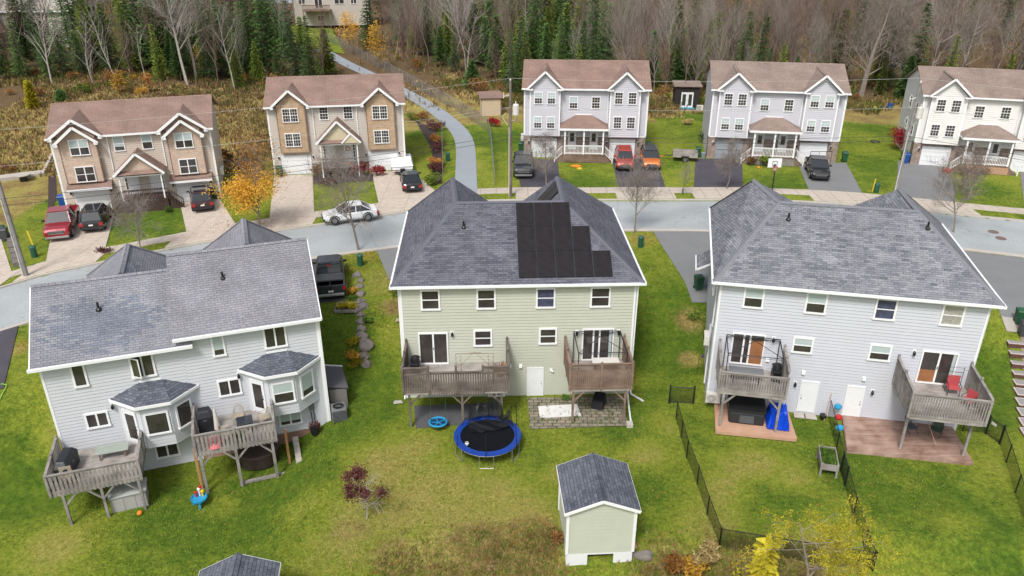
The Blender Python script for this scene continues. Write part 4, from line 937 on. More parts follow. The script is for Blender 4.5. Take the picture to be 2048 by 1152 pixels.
m = MB(); m.box(12.85, 13.15, -.14, .0, .7, 1.15); m.tube([(12.92, -.08, .7), (12.95, -.2, -.2), (12.9, -.35, -.75)], .025, 6, 1); m.tube([(13.08, -.08, .7), (13.1, -.2, -.2), (13.15, -.35, -.7)], .025, 6, 1); m.build("electric_meter", [M_hvacg, M_black], Lh)
LL = (-24.0, 34.4, 0)
near_deck("raised_deck", "weathered grey deck at the far left holding the covered grill", LL, 19, -.15, 4.05, -3.45, .78, 1.85, -1.4, M_wood, M_woodf, 'board', ((-.15, 4.05), ((.35, -3.4), (2.1, -3.4), (3.85, -3.4))), sp=.20, pw=.12, cap=False)
near_deck("raised_deck", "weathered grey deck with table and wicker chairs beside the right bay of the left house", LL, 19, 6.78, 10.85, -3.15, 1.33, 2.42, -1.3, M_wood, M_woodf, 'board', ((6.78, 8.8, 10.85), ((6.95, -3.1), (8.72, -3.1), (10.6, -3.1))), sp=.20, pw=.12, cap=False, pw_=.15)
FAR_FR = .07
_win = window
def window(*a, **k):
    k.setdefault('fr', FAR_FR); return _win(*a, **k)
# ------------------------------------------------------------------ far side of the street
def far_root(name, label, o, ang, zb, sx=1.0):
    s_ = (CAMZ - 2.7) / (CAMZ - zb)
    return thing(name, label, "house", (o[0] * s_, o[1] * s_, 2.7), R(ang), sc=(s_ * sx, s_, s_))
def house_b(r_, W, siding, roofm, blinds, brickz=2.35, screen=False, garage_open=None, skirt=M_woodbr, H=7.45):
    D = 9.4; zr = 9.55; yr = 4.6; k = (zr - H) / (yr + .3)
    bays = ((.62, 3.78), (9.12, 12.22))
    m = MB(); m.clap((0, 0), (W, 0), 2.35, H); m.clap((W, 0), (W, D), 0, H); m.clap((W, D), (0, D), 0, H); m.clap((0, D), (0, 0), 0, H)
    m.clap((W, 0), (W, D), H, zr, lim=lambda z: gl(z, H, zr, D)); m.clap((0, D), (0, 0), H, zr, lim=lambda z: gl(z, H, zr, D)); m.build("wall", siding, r_)
    m = MB(); m.box(0, W, -.03, .3, 0, brickz); m.box(-.03, 0, 0, 1.2, 0, brickz); m.box(W, W + .03, 0, 1.2, 0, brickz); m.build("brick_front", M_brick, r_)
    m = MB(); m.box(-.02, W + .02, -.05, .0, brickz, brickz + .08); m.build("belt_trim", M_white, r_)
    m = MB(); m.roof([(-.3, -.35, H), (W + .3, -.35, H), (W + .3, yr, zr), (-.3, yr, zr)]); m.roof([(W + .3, D + .3, H), (-.3, D + .3, H), (-.3, yr, zr), (W + .3, yr, zr)])
    for a, b in bays:
        c = (a + b) / 2; hw = 1.92; za, ze = 9.32, H + .08; yi = (za - H) / k - .35
        m.roof([(c - hw, -1.0, ze), (c, -1.0, za), (c, yi, za), (c - hw, .1, ze)], off=(3, 3)); m.roof([(c + hw, -1.0, ze), (c + hw, .1, ze), (c, yi, za), (c, -1.0, za)], off=(3, 3))
    rf = m.build("roof", roofm, r_); ridgecap(rf, [((-.3, yr, zr), (W + .3, yr, zr))] + [(((a + b) / 2, -1.0, 9.34), ((a + b) / 2, (9.3 - H) / k - .3, 9.34)) for a, b in bays], roofm)
    for xa, xb in ((3.9, 9.0), (-.3, .4), (W - .6, W + .3)): g = MB(); g.bar((xa, -.42, H - .05), (xb, -.42, H - .05), .13, .15); g.build("gutter", M_gutter, rf)
    for a, b in bays:
        c = (a + b) / 2
        m = MB(); m.clap((a, -.6), (b, -.6), 2.5, H + .1); m.clap((b, -.6), (b, 0), 2.5, H + .1); m.clap((a, 0), (a, -.6), 2.5, H + .1)
        m.clap((a, -.6), (b, -.6), H + .1, 9.15, lim=lambda z: gl(z, H + .1, 9.15, b - a)); m.box(a, b, -.58, 0, 2.46, 2.5); by = m.build("bay", siding, r_)
        for s_ in (-1, 1):
            m = MB(); m.bar((c + s_ * 1.95, -1.02, H + .02), (c, -1.02, 9.28), .05, .2); x = c + s_ * 1.95; m.bar((c + s_ * 1.28, -.8, H + .0), (x, -.8, H + .0), .45, .12)
            m.build("gable_trim", M_white, by)
        for x in (a, b): m = MB(); m.box(x - .07, x + .07, -.635, -.59, 2.5, H + .1); m.build("corner_trim", M_white, by)
    for x in (0, W): m = MB(); m.box(x - .08, x + .08, -.06, .02, 2.45, H - .05); m.build("corner_trim", M_white, r_)
    wn = [(1.05, 1.93, 5.9, 7.18), (2.43, 3.32, 5.9, 7.18), (1.02, 1.9, 3.32, 4.6), (2.4, 3.3, 3.32, 4.6), (9.53, 10.42, 5.98, 7.26), (10.95, 11.85, 5.98, 7.26), (9.53, 10.42, 3.42, 4.7), (10.93, 11.85, 3.42, 4.7)]
    for i, q in enumerate(wn): window(r_, *q, y=-.605, inner='blind' if blinds[i] else 'dark', grid=True)
    window(r_, 4.78, 5.7, 5.32, 6.6, inner='blind' if blinds[8] else 'dark', grid=True); window(r_, 7.15, 8.08, 5.35, 6.62, inner='blind' if blinds[9] else 'dark', grid=True)
    garage_door(r_, .9, 3.45, 0, 2.0, y=-.03, screen=screen); garage_door(r_, 9.38, 11.95, 0, 2.05, y=-.03)
    for x in (.5, 8.95, 12.35): wall_lamp(r_, x, 1.75, y=-.05)
    panel_door(r_, 4.75, 5.65, .95, 3.0, y=-.04, lite=1, handle='r'); panel_door(r_, 7.1, 8.0, .95, 3.0, y=-.04, lite=1, handle='l')
    # porch
    m = MB(); m.roof([(3.85, -2.0, 3.72), (9.0, -2.0, 3.72), (7.2, -.03, 4.7), (5.55, -.03, 4.7)]); m.roof([(3.85, -2.0, 3.72), (5.55, -.03, 4.7), (3.85, -.03, 3.72)]); m.roof([(9.0, -2.0, 3.72), (9.0, -.03, 3.72), (7.2, -.03, 4.7)])
    pr = m.build("porch_roof", roofm, r_)
    m = MB(); m.box(3.88, 8.97, -2.03, -1.98, 3.48, 3.7); m.box(3.85, 3.9, -1.98, -.05, 3.48, 3.7); m.box(8.95, 9.0, -1.98, -.05, 3.48, 3.7); m.box(5.5, 7.25, -.06, -.03, 4.68, 4.76); m.build("porch_fascia", M_white, pr)
    m = MB(); m.box(4.3, 8.6, -1.9, -.05, .82, .92); m.build("porch_floor", M_woodbr, r_)
    m = MB()
    x = 4.3
    while x < 8.58: m.box(x, x + .13, -1.9, -1.86, .05, .8); x += .145
    m.build("porch_skirt", skirt, r_)
    for x in (4.42, 6.43, 8.48): post(r_, x, -1.8, .9, 3.5, M_white, .16)
    railing(r_, (4.5, -1.8), (6.35, -1.8), .92, 1.85, M_white, .14, pw=.04); railing(r_, (6.51, -1.8), (8.4, -1.8), .92, 1.85, M_white, .14, pw=.04)
    for s_, x0 in ((-1, 4.3), (1, 8.6)):
        m = MB()
        for i in range(4): m.box(x0 + s_ * i * .22, x0 + s_ * (i + 1) * .22, -1.75, -.6, 0, .72 - i * .2)
        m.build("steps", M_woodbr, r_)
        m = MB(); a = Vector((x0 + s_ * .1, -1.82, 1.8)); b = Vector((x0 + s_ * .95, -1.82, 1.0)); m.bar(a, b, .06, .06); m.bar(a - Vector((0, 0, .75)), b - Vector((0, 0, .75)), .05, .05); m.bar(b + Vector((0, 0, .08)), (b.x, b.y, 0), .1, .1)
        for i in range(1, 6):
            p = a.lerp(b, i / 6); m.bar(p, p - Vector((0, 0, .75)), .035, .035)
        m.build("stair_rail", M_white, r_)
    downspout(r_, [(3.98, -.08, H - .1), (3.98, -.08, 3.9)]); downspout(r_, [(8.9, -.08, H - .1), (8.9, -.08, 3.9)])
    return r_
H3 = far_root("semi_detached_house", "light grey two-family house with red and orange cars on its right driveway", (1.33, 83.6 + .3), -3.4, 2.5, .985)
house_b(H3, 13.1, M_slilac, M_rbrown, (1, 1, 1, 1, 0, 0, 0, 0, 1, 0), skirt=M_woodbr)
H4 = far_root("semi_detached_house", "light grey two-family house with a grey screened garage door", (21.18, 83.85), -8.8, 2.4, 1.02)
H4["label"] = "light grey two-family house with a grey screened garage and a basketball hoop in front"
house_b(H4, 13.1, M_slilac, M_rbrown2, (0, 0, 1, 1, 1, 1, 1, 1, 1, 0), screen=True, skirt=M_wood)
H5 = far_root("semi_detached_house", "off-white two-family house cut by the right edge, orange-brown porch skirt", (42.88, 82.7), -14.3, 2.05, 1.03)
house_b(H5, 13.1, M_scream, M_rbrown2, (0, 0, 0, 0, 0, 0, 0, 0, 0, 0), skirt=M_woodnew)
# side windows of the off-white house
for yy in (2.2, 5.4): window(H5, -.5, .5, 4.9, 6.2, rot=R(-90), o=(0, yy)); window(H5, -.5, .5, 2.6, 3.7, rot=R(-90), o=(0, yy))

def house_a(r_, W, siding, shake, H, zr, double, awn, pz, wz1, wz2, stone, rail, gz=1.85, decor=False):
    D = 9.6; yr = 4.4; k = (zr - H) / (yr + .35); pan = ((.65, 3.62), (9.45, 12.3)) if double else ((.95, 3.78), (9.95, 12.8))
    m = MB(); m.clap((0, 0), (W, 0), 0, H); m.clap((W, 0), (W, D), 0, H); m.clap((W, D), (0, D), 0, H); m.clap((0, D), (0, 0), 0, H)
    m.clap((W, 0), (W, D), H, zr, lim=lambda z: gl(z, H, zr, D)); m.clap((0, D), (0, 0), H, zr, lim=lambda z: gl(z, H, zr, D)); m.build("wall", siding, r_)
    trs = []; m = MB(); m.roof([(-.3, -.4, H), (W + .35, -.4, H), (W + .35, yr, zr), (-.3, yr, zr)]); m.roof([(W + .35, D + .3, H), (-.3, D + .3, H), (-.3, yr, zr), (W + .35, yr, zr)])
    for a, b in pan:
        c = (a + b) / 2; lst = ((2.15, .75, H + .02, zr - .42), (1.75, 1.0, H - .42, H + 1.02)) if double else ((1.95, .85, H + .05, zr - .38),)
        for j, (hw, yo, ze, za) in enumerate(lst):
            yi = (za - H) / k - .35 if za > H else 0
            if j == 1: yi = -.3
            yj = .0 if j == 0 else -.28
            m.roof([(c - hw, -yo, ze), (c, -yo, za), (c, max(yi, yj), za), (c - hw, yj, ze)], off=(3, 3)); m.roof([(c + hw, -yo, ze), (c + hw, yj, ze), (c, max(yi, yj), za), (c, -yo, za)], off=(3, 3))
            for s_ in (-1, 1):
                tr = MB(); trs.append(tr); tr.bar((c + s_ * (hw + .02), -yo - .03, ze - .07), (c, -yo - .03, za - .06), .06, .22); tr.bar((c + s_ * hw, -yo - .03, ze - .1), (c + s_ * (hw - .32), -yo - .03, ze - .1), .06, .2)
    rf = m.build("roof", M_rbrown, r_)
    for tr in trs: tr.build("gable_trim", M_white, rf)
    ridgecap(rf, [((-.3, yr, zr), (W + .35, yr, zr))], M_rbrown)
    hw0 = 2.15 if double else 1.95; ca, cb = (pan[0][0] + pan[0][1]) / 2, (pan[1][0] + pan[1][1]) / 2
    g = MB(); g.bar((ca + hw0, -.47, H - .05), (cb - hw0, -.47, H - .05), .13, .15); g.build('gutter', M_gutter, rf)
    if ca - hw0 > -.2: g = MB(); g.bar((-.3, -.47, H - .05), (ca - hw0, -.47, H - .05), .13, .15); g.build('gutter', M_gutter, rf)
    if cb + hw0 < W + .2: g = MB(); g.bar((cb + hw0, -.47, H - .05), (W + .35, -.47, H - .05), .13, .15); g.build('gutter', M_gutter, rf)
    for a, b in pan:
        m = MB(); c = (a + b) / 2
        m.box(a, b, -.42, 0, pz, H + .05); zt = (zr - .55) if not double else H + .82
        m.add([(a, -.42, H + .05), (b, -.42, H + .05), (c, -.42, zt), (a, 0, H + .05), (b, 0, H + .05), (c, 0, zt)], [(0, 1, 2), (3, 5, 4), (0, 2, 5, 3), (1, 4, 5, 2)])
        p_ = m.build("bay", shake, r_)
        if double:
            m = MB(); m.add([(c - 2.0, -.25, H + .03), (c + 2.0, -.25, H + .03), (c, -.25, zr - .55)], [(0, 1, 2)]); m.build("gable_face", shake, p_)
        t = MB()
        for x in (a, b): t.box(x - .04, x + .04, -.44, -.40, pz, H)
        t.box(a, b, -.44, -.40, pz - .07, pz); t.build("bay_trim", plain("bay_trim_brown", (.22, .14, .10), .6) if True else 0, p_)
    for (a, b) in ((pan[0][0] + .8 - (0 if double else .25), pan[0][0] + 2.38 - (0 if double else .25)), (pan[1][0] + .6, pan[1][0] + 2.13 + (0 if double else .05))):
        for z in (wz1, wz2): window(r_, a, b, z, z + 1.42, y=-.43, style='twinhung', inner='blind' if (z == wz1 and double and a < 5) or (double and z == wz1) else 'dark', grid=not double)
    xs_ = ((4.93, 5.83), (7.25, 8.15)) if double else ((5.15, 6.08), (7.6, 8.55))
    window(r_, *xs_[0], wz1 + .02, wz1 + 1.38, grid=not double, inner='half' if double else 'dark'); window(r_, *xs_[1], wz1 + .02, wz1 + 1.38, grid=not double, inner='blind' if double else 'dark')
    gar = ((.92, 3.62), (9.5, 12.2)) if double else ((.9, 3.78), (9.9, 12.78))
    for a, b in gar: garage_door(r_, a, b, 0, gz)
    for a, b in gar: wall_lamp(r_, a - .32, gz - .1); wall_lamp(r_, b + .3, gz - .1)
    if awn:
        for a, b in ((.5, 4.2), (9.05, 12.7)):
            m = MB(); m.roof([(a, -.85, 2.28), (b, -.85, 2.28), (b, -.02, 2.75), (a, -.02, 2.75)]); aw = m.build("pent_roof", M_rbrown, r_)
            m = MB(); m.box(a, b, -.9, -.86, 2.08, 2.27); m.box(a, b, -.85, -.02, 2.08, 2.12); m.box(a, b, -.06, -.02, 2.74, 2.82); m.build("pent_fascia", M_white, aw)
    if stone:
        m = MB()
        for a, b in ((0, gar[0][0] - .1), (gar[0][1] + .1, 5.0), (8.9, gar[1][0] - .1), (gar[1][1] + .1, W)): m.box(a, b, -.05, .0, 0, 1.05)
        m.box(-.04, 0, 0, 1.5, 0, 1.0); m.box(W, W + .04, 0, 1.5, 0, 1.0)
        m.build("stone_base", M_stone, r_)
    else:
        m = MB()
        for a, b in ((0, gar[0][0] - .1), (gar[0][1] + .1, 4.6), (gar[1][1] + .1, W)): m.box(a, b, -.05, .0, 0, .7)
        m.build("stone_base", M_stone, r_)
    for x in (0, W): m = MB(); m.box(x - .08, x + .08, -.03, .02, 0, H - .05); m.build("corner_trim", M_white, r_)
    # porch
    pa, pb, fl = 5.0, 8.75, 1.15
    m = MB(); m.box(pa, pb, -1.9, -.02, fl - .1, fl); m.build("porch_floor", M_porchbr if not stone else M_wood, r_)
    if not stone:
        m = MB(); x = pa
        while x < pb - .02: m.box(x, x + .13, -1.9, -1.86, 0, fl - .12); x += .14
        m.box(pa, pa + .05, -1.86, -.05, 0, fl - .12); m.box(pb - .05, pb, -1.86, -.05, 0, fl - .12); m.build("porch_skirt", M_porchbr, r_)
    panel_door(r_, 5.5, 6.38, fl + .02, fl + 2.0, side='l', handle='r'); panel_door(r_, 7.3, 8.18, fl + .02, fl + 2.0, side='r', handle='l')
    if decor:
        m = MB(); cx = 7.74
        for i in range(40):
            a_ = i * 2 * math.pi / 40; m.blade((cx + math.cos(a_) * .22, -.08, fl + 1.4 + math.sin(a_) * .22), (random.uniform(-.1, .1), random.uniform(-.06, 0), random.uniform(-.1, .1)), .1)
        m.build("wreath", L_org, r_)
    zc = 3.55 if double else 3.72; za = 5.45 if double else 6.0; ea, eb = 4.72, 8.9
    if not double: ea, eb = 4.7, 9.2
    c = (ea + eb) / 2; ft = MB()
    m = MB(); m.roof([(ea, -2.05, zc), (c, -2.05, za), (c, -.02, za), (ea, -.02, zc)]); m.roof([(eb, -2.05, zc), (eb, -.02, zc), (c, -.02, za), (c, -2.05, za)])
    m.roof([(ea + .3, -2.1, zc - .0), (eb - .3, -2.1, zc - .0), (eb - .3, -1.75, zc + .28), (ea + .3, -1.75, zc + .28)])
    pr = m.build("porch_roof", M_rbrown, r_)
    m = MB(); m.add([(ea + .25, -1.74, zc), (eb - .25, -1.74, zc), (c, -1.74, za - .22), (ea + .25, -.1, zc), (eb - .25, -.1, zc), (c, -.1, za - .22)], [(0, 1, 2), (3, 5, 4), (0, 3, 4, 1)]); m.build("porch_gable", shake if double else plain("siding_cream", (.55, .48, .34), .6, var=.04), pr)
    ft.bar((ea - .02, -2.1, zc - .06), (c, -2.1, za - .06), .06, .2); ft.bar((eb + .02, -2.1, zc - .06), (c, -2.1, za - .06), .06, .2); ft.box(ea + .1, eb - .1, -1.95, -1.88, zc - .22, zc - .03)
    if not double:
        ft.bar((c + .35, -2.25, zc + .02), (c + 1.3, -2.25, zc + 1.0), .06, .16); ft.bar((eb + .05, -2.25, zc + .02), (c + 1.3, -2.25, zc + 1.0), .06, .16)
        g2 = MB(); g2.roof([(c + .4, -2.22, zc + .1), (c + 1.3, -2.22, zc + 1.02), (c + 1.3, -1.0, zc + 1.02), (c + .4, -1.6, zc + .1)]); g2.roof([(eb, -2.22, zc + .1), (eb, -1.6, zc + .1), (c + 1.3, -1.0, zc + 1.02), (c + 1.3, -2.22, zc + 1.02)]); g2.build("porch_small_roof", M_rbrown, pr)
        g3 = MB(); g3.add([(c + .5, -2.19, zc), (eb - .05, -2.19, zc), (c + 1.3, -2.19, zc + .88)], [(0, 1, 2)]); g3.build("porch_small_gable", MATS["siding_cream"], pr)
    ft.build("porch_trim", M_white, pr)
    for x in (5.1, 8.55 if double else 8.8): post(r_, x, -1.82, 0, zc - .2, M_white, .12)
    railing(r_, (pa + .15, -1.82), (pb - .15, -1.82), fl, fl + .92, rail, .14, pw=.035)
    if double:
        for s_, x0 in ((-1, pa), (1, pb)):
            m = MB()
            for i in range(6): m.box(x0 + s_ * i * .2, x0 + s_ * (i + 1) * .2, -1.7, -.7, 0, fl - .18 - i * .18)
            m.build("steps", M_porchbr, r_)
            m = MB(); a = Vector((x0, -1.78, fl + .9)); b = Vector((x0 + s_ * 1.25, -1.78, .9)); m.bar(a, b, .07, .07); m.bar(a - Vector((0, 0, .8)), b - Vector((0, 0, .8)), .05, .06); m.bar(b, (b.x, b.y, 0), .1, .1)
            for i in range(1, 8):
                p = a.lerp(b, i / 8); m.bar(p, p - Vector((0, 0, .8)), .035, .035)
            m.build("stair_rail", M_porchbr, r_)
    downspout(r_, [(4.5, -.08, H - .1), (4.5, -.08, zc)]); downspout(r_, [(8.95, -.08, H - .1), (8.95, -.08, zc)])
    return r_
e1 = atz(95, 278, 9); e2 = atz(531, 213.3, 8.8)
H1 = far_root("semi_detached_house", "taupe two-family house at the far left with double peaked gables and a dark brown porch", (e1.x, e1.y + .3), 16.25, 2.2)
house_a(H1, 13.1, M_staupe, M_shake2, 6.82, 8.85, True, True, 2.75, 5.2, 2.78, False, M_porchbr)
H2 = far_root("semi_detached_house", "greige two-family house with tan shingled bays and stone base beside the white camper trailer", (e2.x, e2.y + .3), 8.3, 1.5)
house_a(H2, 13.65, M_staupe2, M_shake, 7.22, 9.35, False, False, 2.48, 5.66, 3.1, True, M_wood, gz=1.97, decor=True)
# house number over the left garage of the greige house
def digits(par, txt, x, z, y, h=.22):
    seg = {'4': 'fgbc', '2': 'abged', '0': 'abcdef', '8': 'abcdefg'}; m = MB(); w_ = h * .5; t = .035
    for i, ch in enumerate(txt):
        X = x + i * (w_ + .07)
        for s_ in seg[ch]:
            b = {'a': (X, X + w_, z + h - t, z + h), 'g': (X, X + w_, z + h / 2 - t / 2, z + h / 2 + t / 2), 'd': (X, X + w_, z, z + t), 'f': (X, X + t, z + h / 2, z + h), 'b': (X + w_ - t, X + w_, z + h / 2, z + h), 'e': (X, X + t, z, z + h / 2), 'c': (X + w_ - t, X + w_, z, z + h / 2)}[s_]
            m.box(b[0], b[1], y - .02, y, b[2], b[3])
    return m.build("house_number", M_black, par)
digits(H2, "42", 2.1, 2.2, -.01)
# ------------------------------------------------------------------ vehicles
def wheel(par, x, y, r=.35, w=.24, rim=M_rim):
    m = MB(); s_ = 1 if y > 0 else -1
    def ring(prof, n, mb):
        P = []; F = []
        for (rr, yy) in prof:
            for k in range(n):
                t = 2 * math.pi * k / n; P.append((x + math.cos(t) * rr, y + s_ * yy, r + math.sin(t) * rr))
        for i in range(len(prof) - 1):
            for k in range(n): F.append((i * n + k, i * n + (k + 1) % n, (i + 1) * n + (k + 1) % n, (i + 1) * n + k))
        F.append(tuple(range(n))); F.append(tuple((len(prof) - 1) * n + k for k in range(n))[::-1]); mb.add(P, F)
    ring([(r * .8, -w), (r, -w + .03), (r, -.03), (r * .85, 0)], 20, m); wh = m.build("wheel", M_tyre, par)
    m = MB(); ring([(r * .62, .002), (r * .60, .02), (r * .5, .012)], 16, m)
    for k in range(5):
        t = 2 * math.pi * k / 5; c, s2 = math.cos(t), math.sin(t)
        m.bar((x, y + s_ * .025, r), (x + c * r * .58, y + s_ * .025, r + s2 * r * .58), .07, .02, up=(0, 1, 0))
    m.build("rim", rim, wh); return wh
def loft(mb, secs, m=0):
    n = len(secs[0]); P = [p for s_ in secs for p in s_]; F = []
    for i in range(len(secs) - 1):
        for k in range(n): F.append((i * n + k, i * n + (k + 1) % n, (i + 1) * n + (k + 1) % n, (i + 1) * n + k))
    F.append(tuple(range(n))[::-1]); F.append(tuple((len(secs) - 1) * n + k for k in range(n)))
    mb.add(P, F, m)
def sec(x, zb, zt, hw, crown=.03):
    return [(x, -hw * .9, zb), (x, -hw, zb + .16), (x, -hw, zt - .2), (x, -hw * .95, zt - .04), (x, -hw * .78, zt + crown * .4), (x, 0, zt + crown), (x, hw * .78, zt + crown * .4), (x, hw * .95, zt - .04), (x, hw, zt - .2), (x, hw, zb + .16), (x, hw * .9, zb)]
KIND = {
 'suv': dict(L=4.55, hw=.92, r=.36, wx=(-1.38, 1.38), low=[(-2.27, .42, .82, .80), (-2.2, .30, 1.02, .88), (-1.2, .26, 1.06, .92), (.9, .26, 1.04, .92), (1.75, .28, .98, .90), (2.15, .32, .86, .84), (2.27, .40, .70, .76)], cab=(-2.14, 1.12, -1.78, .42, 1.0, 1.66, .86, .68)),
 'sedan': dict(L=4.65, hw=.90, r=.34, wx=(-1.4, 1.42), low=[(-2.32, .40, .80, .74), (-2.2, .28, .92, .84), (-1.2, .24, .93, .90), (.9, .24, .90, .90), (1.8, .26, .80, .88), (2.2, .30, .68, .80), (2.32, .36, .58, .70)], cab=(-1.9, 1.15, -1.0, .25, .86, 1.40, .82, .62)),
 'truck': dict(L=5.75, hw=1.0, r=.42, wx=(-1.75, 1.85), low=[(-.75, .42, 1.16, .98), (1.25, .42, 1.16, 1.0), (2.2, .42, 1.13, .98), (2.7, .46, 1.06, .94), (2.85, .5, .9, .86)], cab=(-.74, 1.42, -.55, .72, 1.12, 1.88, .94, .76), bed=(-2.87, -.78)),
 'minitruck': dict(L=5.0, hw=.94, r=.37, wx=(-1.5, 1.5), low=[(-1.2, .32, 1.05, .93), (.9, .32, 1.05, .94), (1.9, .34, 1.0, .92), (2.3, .38, .9, .86), (2.48, .44, .72, .78)], cab=(-1.18, 1.2, -.95, .48, 1.02, 1.68, .88, .70), bed=(-2.5, -1.22)),
}
def vehicle(name, label, cat, anchor, toward, kind, paint, end='front', roofpaint=None, glassroof=False, group=None, trim=None, plate=True):
    K = KIND[kind]; a = G(*anchor); b = G(*toward); a2 = Vector((a.x, a.y)); b2 = Vector((b.x, b.y)); d = (b2 - a2).normalized()
    c = a2 + d * K['L'] / 2; fw = -d if end == 'front' else d
    r_ = thing(name, label, cat, (c.x, c.y, terr(c.x, c.y) + .055), math.atan2(fw.y, fw.x), group)
    hw = K['hw']; m = MB(); loft(m, [sec(*q) for q in K['low']])
    body = m.build("body", paint, r_, bevel=.03, smooth=False)
    xb0, xb1, xt0, xt1, z0, z1, w0, w1 = K['cab']
    g = MB(); g.add([(xb0, -w0, z0), (xb1, -w0, z0), (xb1, w0, z0), (xb0, w0, z0), (xt0, -w1, z1), (xt1, -w1, z1), (xt1, w1, z1), (xt0, w1, z1)], [(0, 3, 2, 1), (4, 5, 6, 7), (0, 1, 5, 4), (1, 2, 6, 5), (2, 3, 7, 6), (3, 0, 4, 7)])
    g.build("windows", M_cglass, r_, bevel=.04)
    rp = roofpaint or paint
    t = MB(); e = .04
    t.prism([(xt0 - .02, -w1 + .08), (xt0 - .02, w1 - .08), (xt0 + .1, w1 + .02), (xt1 - .15, w1 + .02), (xt1 + .03, w1 - .1), (xt1 + .03, -w1 + .1), (xt1 - .15, -w1 - .02), (xt0 + .1, -w1 - .02)], z1 - .02, z1 + .045)
    for s_ in (-1, 1):
        t.bar((xb0 + .03, s_ * w0, z0), (xt0 + .03, s_ * w1, z1), .12, .05); t.bar((xb1 - .02, s_ * w0, z0), (xt1, s_ * w1, z1), .06, .05)
        xm = (xb0 + xb1) / 2 - .05; t.bar((xm, s_ * (w0 + .005), z0), (xm - .02, s_ * (w1 + .01), z1), .07, .03)
    ro = t.build("roof", rp, r_, bevel=.02)
    if glassroof: q = MB(); q.box(xt0 + .35, xt1 - .15, -w1 + .2, w1 - .2, z1 + .046, z1 + .056); q.build("sunroof", M_cglass, ro)
    if kind == 'suv':
        for s_ in (-1, 1): q = MB(); q.bar((xt0 + .2, s_ * (w1 - .06), z1 + .09), (xt1 - .3, s_ * (w1 - .06), z1 + .09), .04, .04); q.build("roof_rail", M_steel, ro)
    if 'bed' in K:
        x0, x1 = K['bed']; zb, zt = K['low'][0][1], K['low'][0][2] - .02; q = MB()
        q.box(x0, x1, -hw * .98, -hw * .90, zb, zt); q.box(x0, x1, hw * .90, hw * .98, zb, zt); q.box(x0, x0 + .09, -hw * .9, hw * .9, zb + .08, zt); q.box(x1 - .06, x1, -hw * .9, hw * .9, zb, zt)
        bd = q.build("cargo_bed", paint, r_, bevel=.02)
        q = MB(); q.box(x0 + .09, x1 - .06, -hw * .9, hw * .9, zt - .5, zt - .42); q.build("bed_liner", M_blackm, bd)
        if kind == 'minitruck': q = MB(); q.box(x0 + .02, x1, -hw * .93, hw * .93, zt, zt + .05); q.build("bed_cover", M_blackm, bd)
    for x in K['wx']:
        for s_ in (-1, 1):
            wheel(r_, x, s_ * (hw + .015), K['r'])
            q = MB(); n_ = 12; P = []
            for k in range(n_ + 1):
                t_ = math.pi * k / n_; P += [(x + math.cos(t_) * (K['r'] + .05), s_ * (hw - .02), K['r'] + math.sin(t_) * (K['r'] + .05)), (x + math.cos(t_) * (K['r'] + .12), s_ * (hw - .02), K['r'] + math.sin(t_) * (K['r'] + .12)), (x + math.cos(t_) * (K['r'] + .12), s_ * (hw + .03), K['r'] + math.sin(t_) * (K['r'] + .12)), (x + math.cos(t_) * (K['r'] + .05), s_ * (hw + .03), K['r'] + math.sin(t_) * (K['r'] + .05))]
            F = [(4 * k + j, 4 * k + (j + 1) % 4, 4 * k + 4 + (j + 1) % 4, 4 * k + 4 + j) for k in range(n_) for j in range(4)]
            q.add(P, F); q.build("wheel_arch", trim or M_blackm, r_)
    xf = K['low'][-1][0]; xr = (K['bed'][0] if 'bed' in K else K['low'][0][0]); zf = K['low'][-2][2]
    for s_ in (-1, 1):
        q = MB(); q.add([(xf - .32, s_ * hw * .93, zf - .26), (xf - .02, s_ * hw * .62, zf - .26), (xf - .02, s_ * hw * .6, zf - .12), (xf - .3, s_ * hw * .92, zf - .10), (xf - .34, s_ * hw * .5, zf - .2)], [(0, 1, 2, 3), (0, 4, 1), (3, 2, 4)])
        q.v = [(a_ + .035, b_ * 1.02, c_) for a_, b_, c_ in q.v]; q.build("headlight", M_head, r_)
        q = MB(); zt_ = K['low'][1][2] if 'bed' not in K else K['low'][0][2]
        q.box(xr - .025, xr + .14, s_ * hw * .66 if 'bed' not in K else s_ * hw * .84, s_ * hw * .99, zt_ - .38, zt_ - .12); q.build("tail_light", M_tail, r_)
        q = MB(); mx_ = xb1 - .45; q.box(mx_ - .06, mx_ + .06, s_ * (w0 + .06), s_ * (w0 + .30), z0 + .08, z0 + .24); q.box(mx_ - .02, mx_ + .02, s_ * (w0 - .03), s_ * (w0 + .08), z0 + .08, z0 + .13); q.build("mirror", paint if kind != 'truck' else M_blackm, r_, bevel=.015)
    q = MB(); q.box(xf - .1, xf + .035, -hw * .56, hw * .56, zf - .34, zf - .1); gr = q.build("grille", M_blackm, r_)
    q = MB()
    for k in range(3): q.box(xf + .03, xf + .05, -hw * .54, hw * .54, zf - .31 + k * .08, zf - .285 + k * .08)
    if kind == 'truck': q.box(xf + .03, xf + .055, -hw * .58, hw * .58, zf - .36, zf - .33); q.box(xf + .03, xf + .055, -hw * .58, hw * .58, zf - .12, zf - .09)
    q.build("grille_bar", M_steel, gr)
    q = MB(); q.box(xf - .2, xf + .07, -hw * .86, hw * .86, .34, .50); q.build("front_bumper", M_blackm if kind != 'truck' else M_steel, r_, bevel=.03)
    q = MB(); q.box(xr - .08, xr + .15, -hw * .88, hw * .88, .36, .54); q.build("rear_bumper", M_blackm if kind != 'truck' else M_steel, r_, bevel=.03)
    if plate: q = MB(); zp = .62 if kind == 'sedan' else .72; q.box(xr - .05, xr - .03, -.16, .16, zp - .06, zp + .06); q.build("licence_plate", M_white, r_)
    if kind != 'sedan':
        q = MB(); q.box(xb0 - .5, xb0 - .45, -.01, .01, 0, .01)
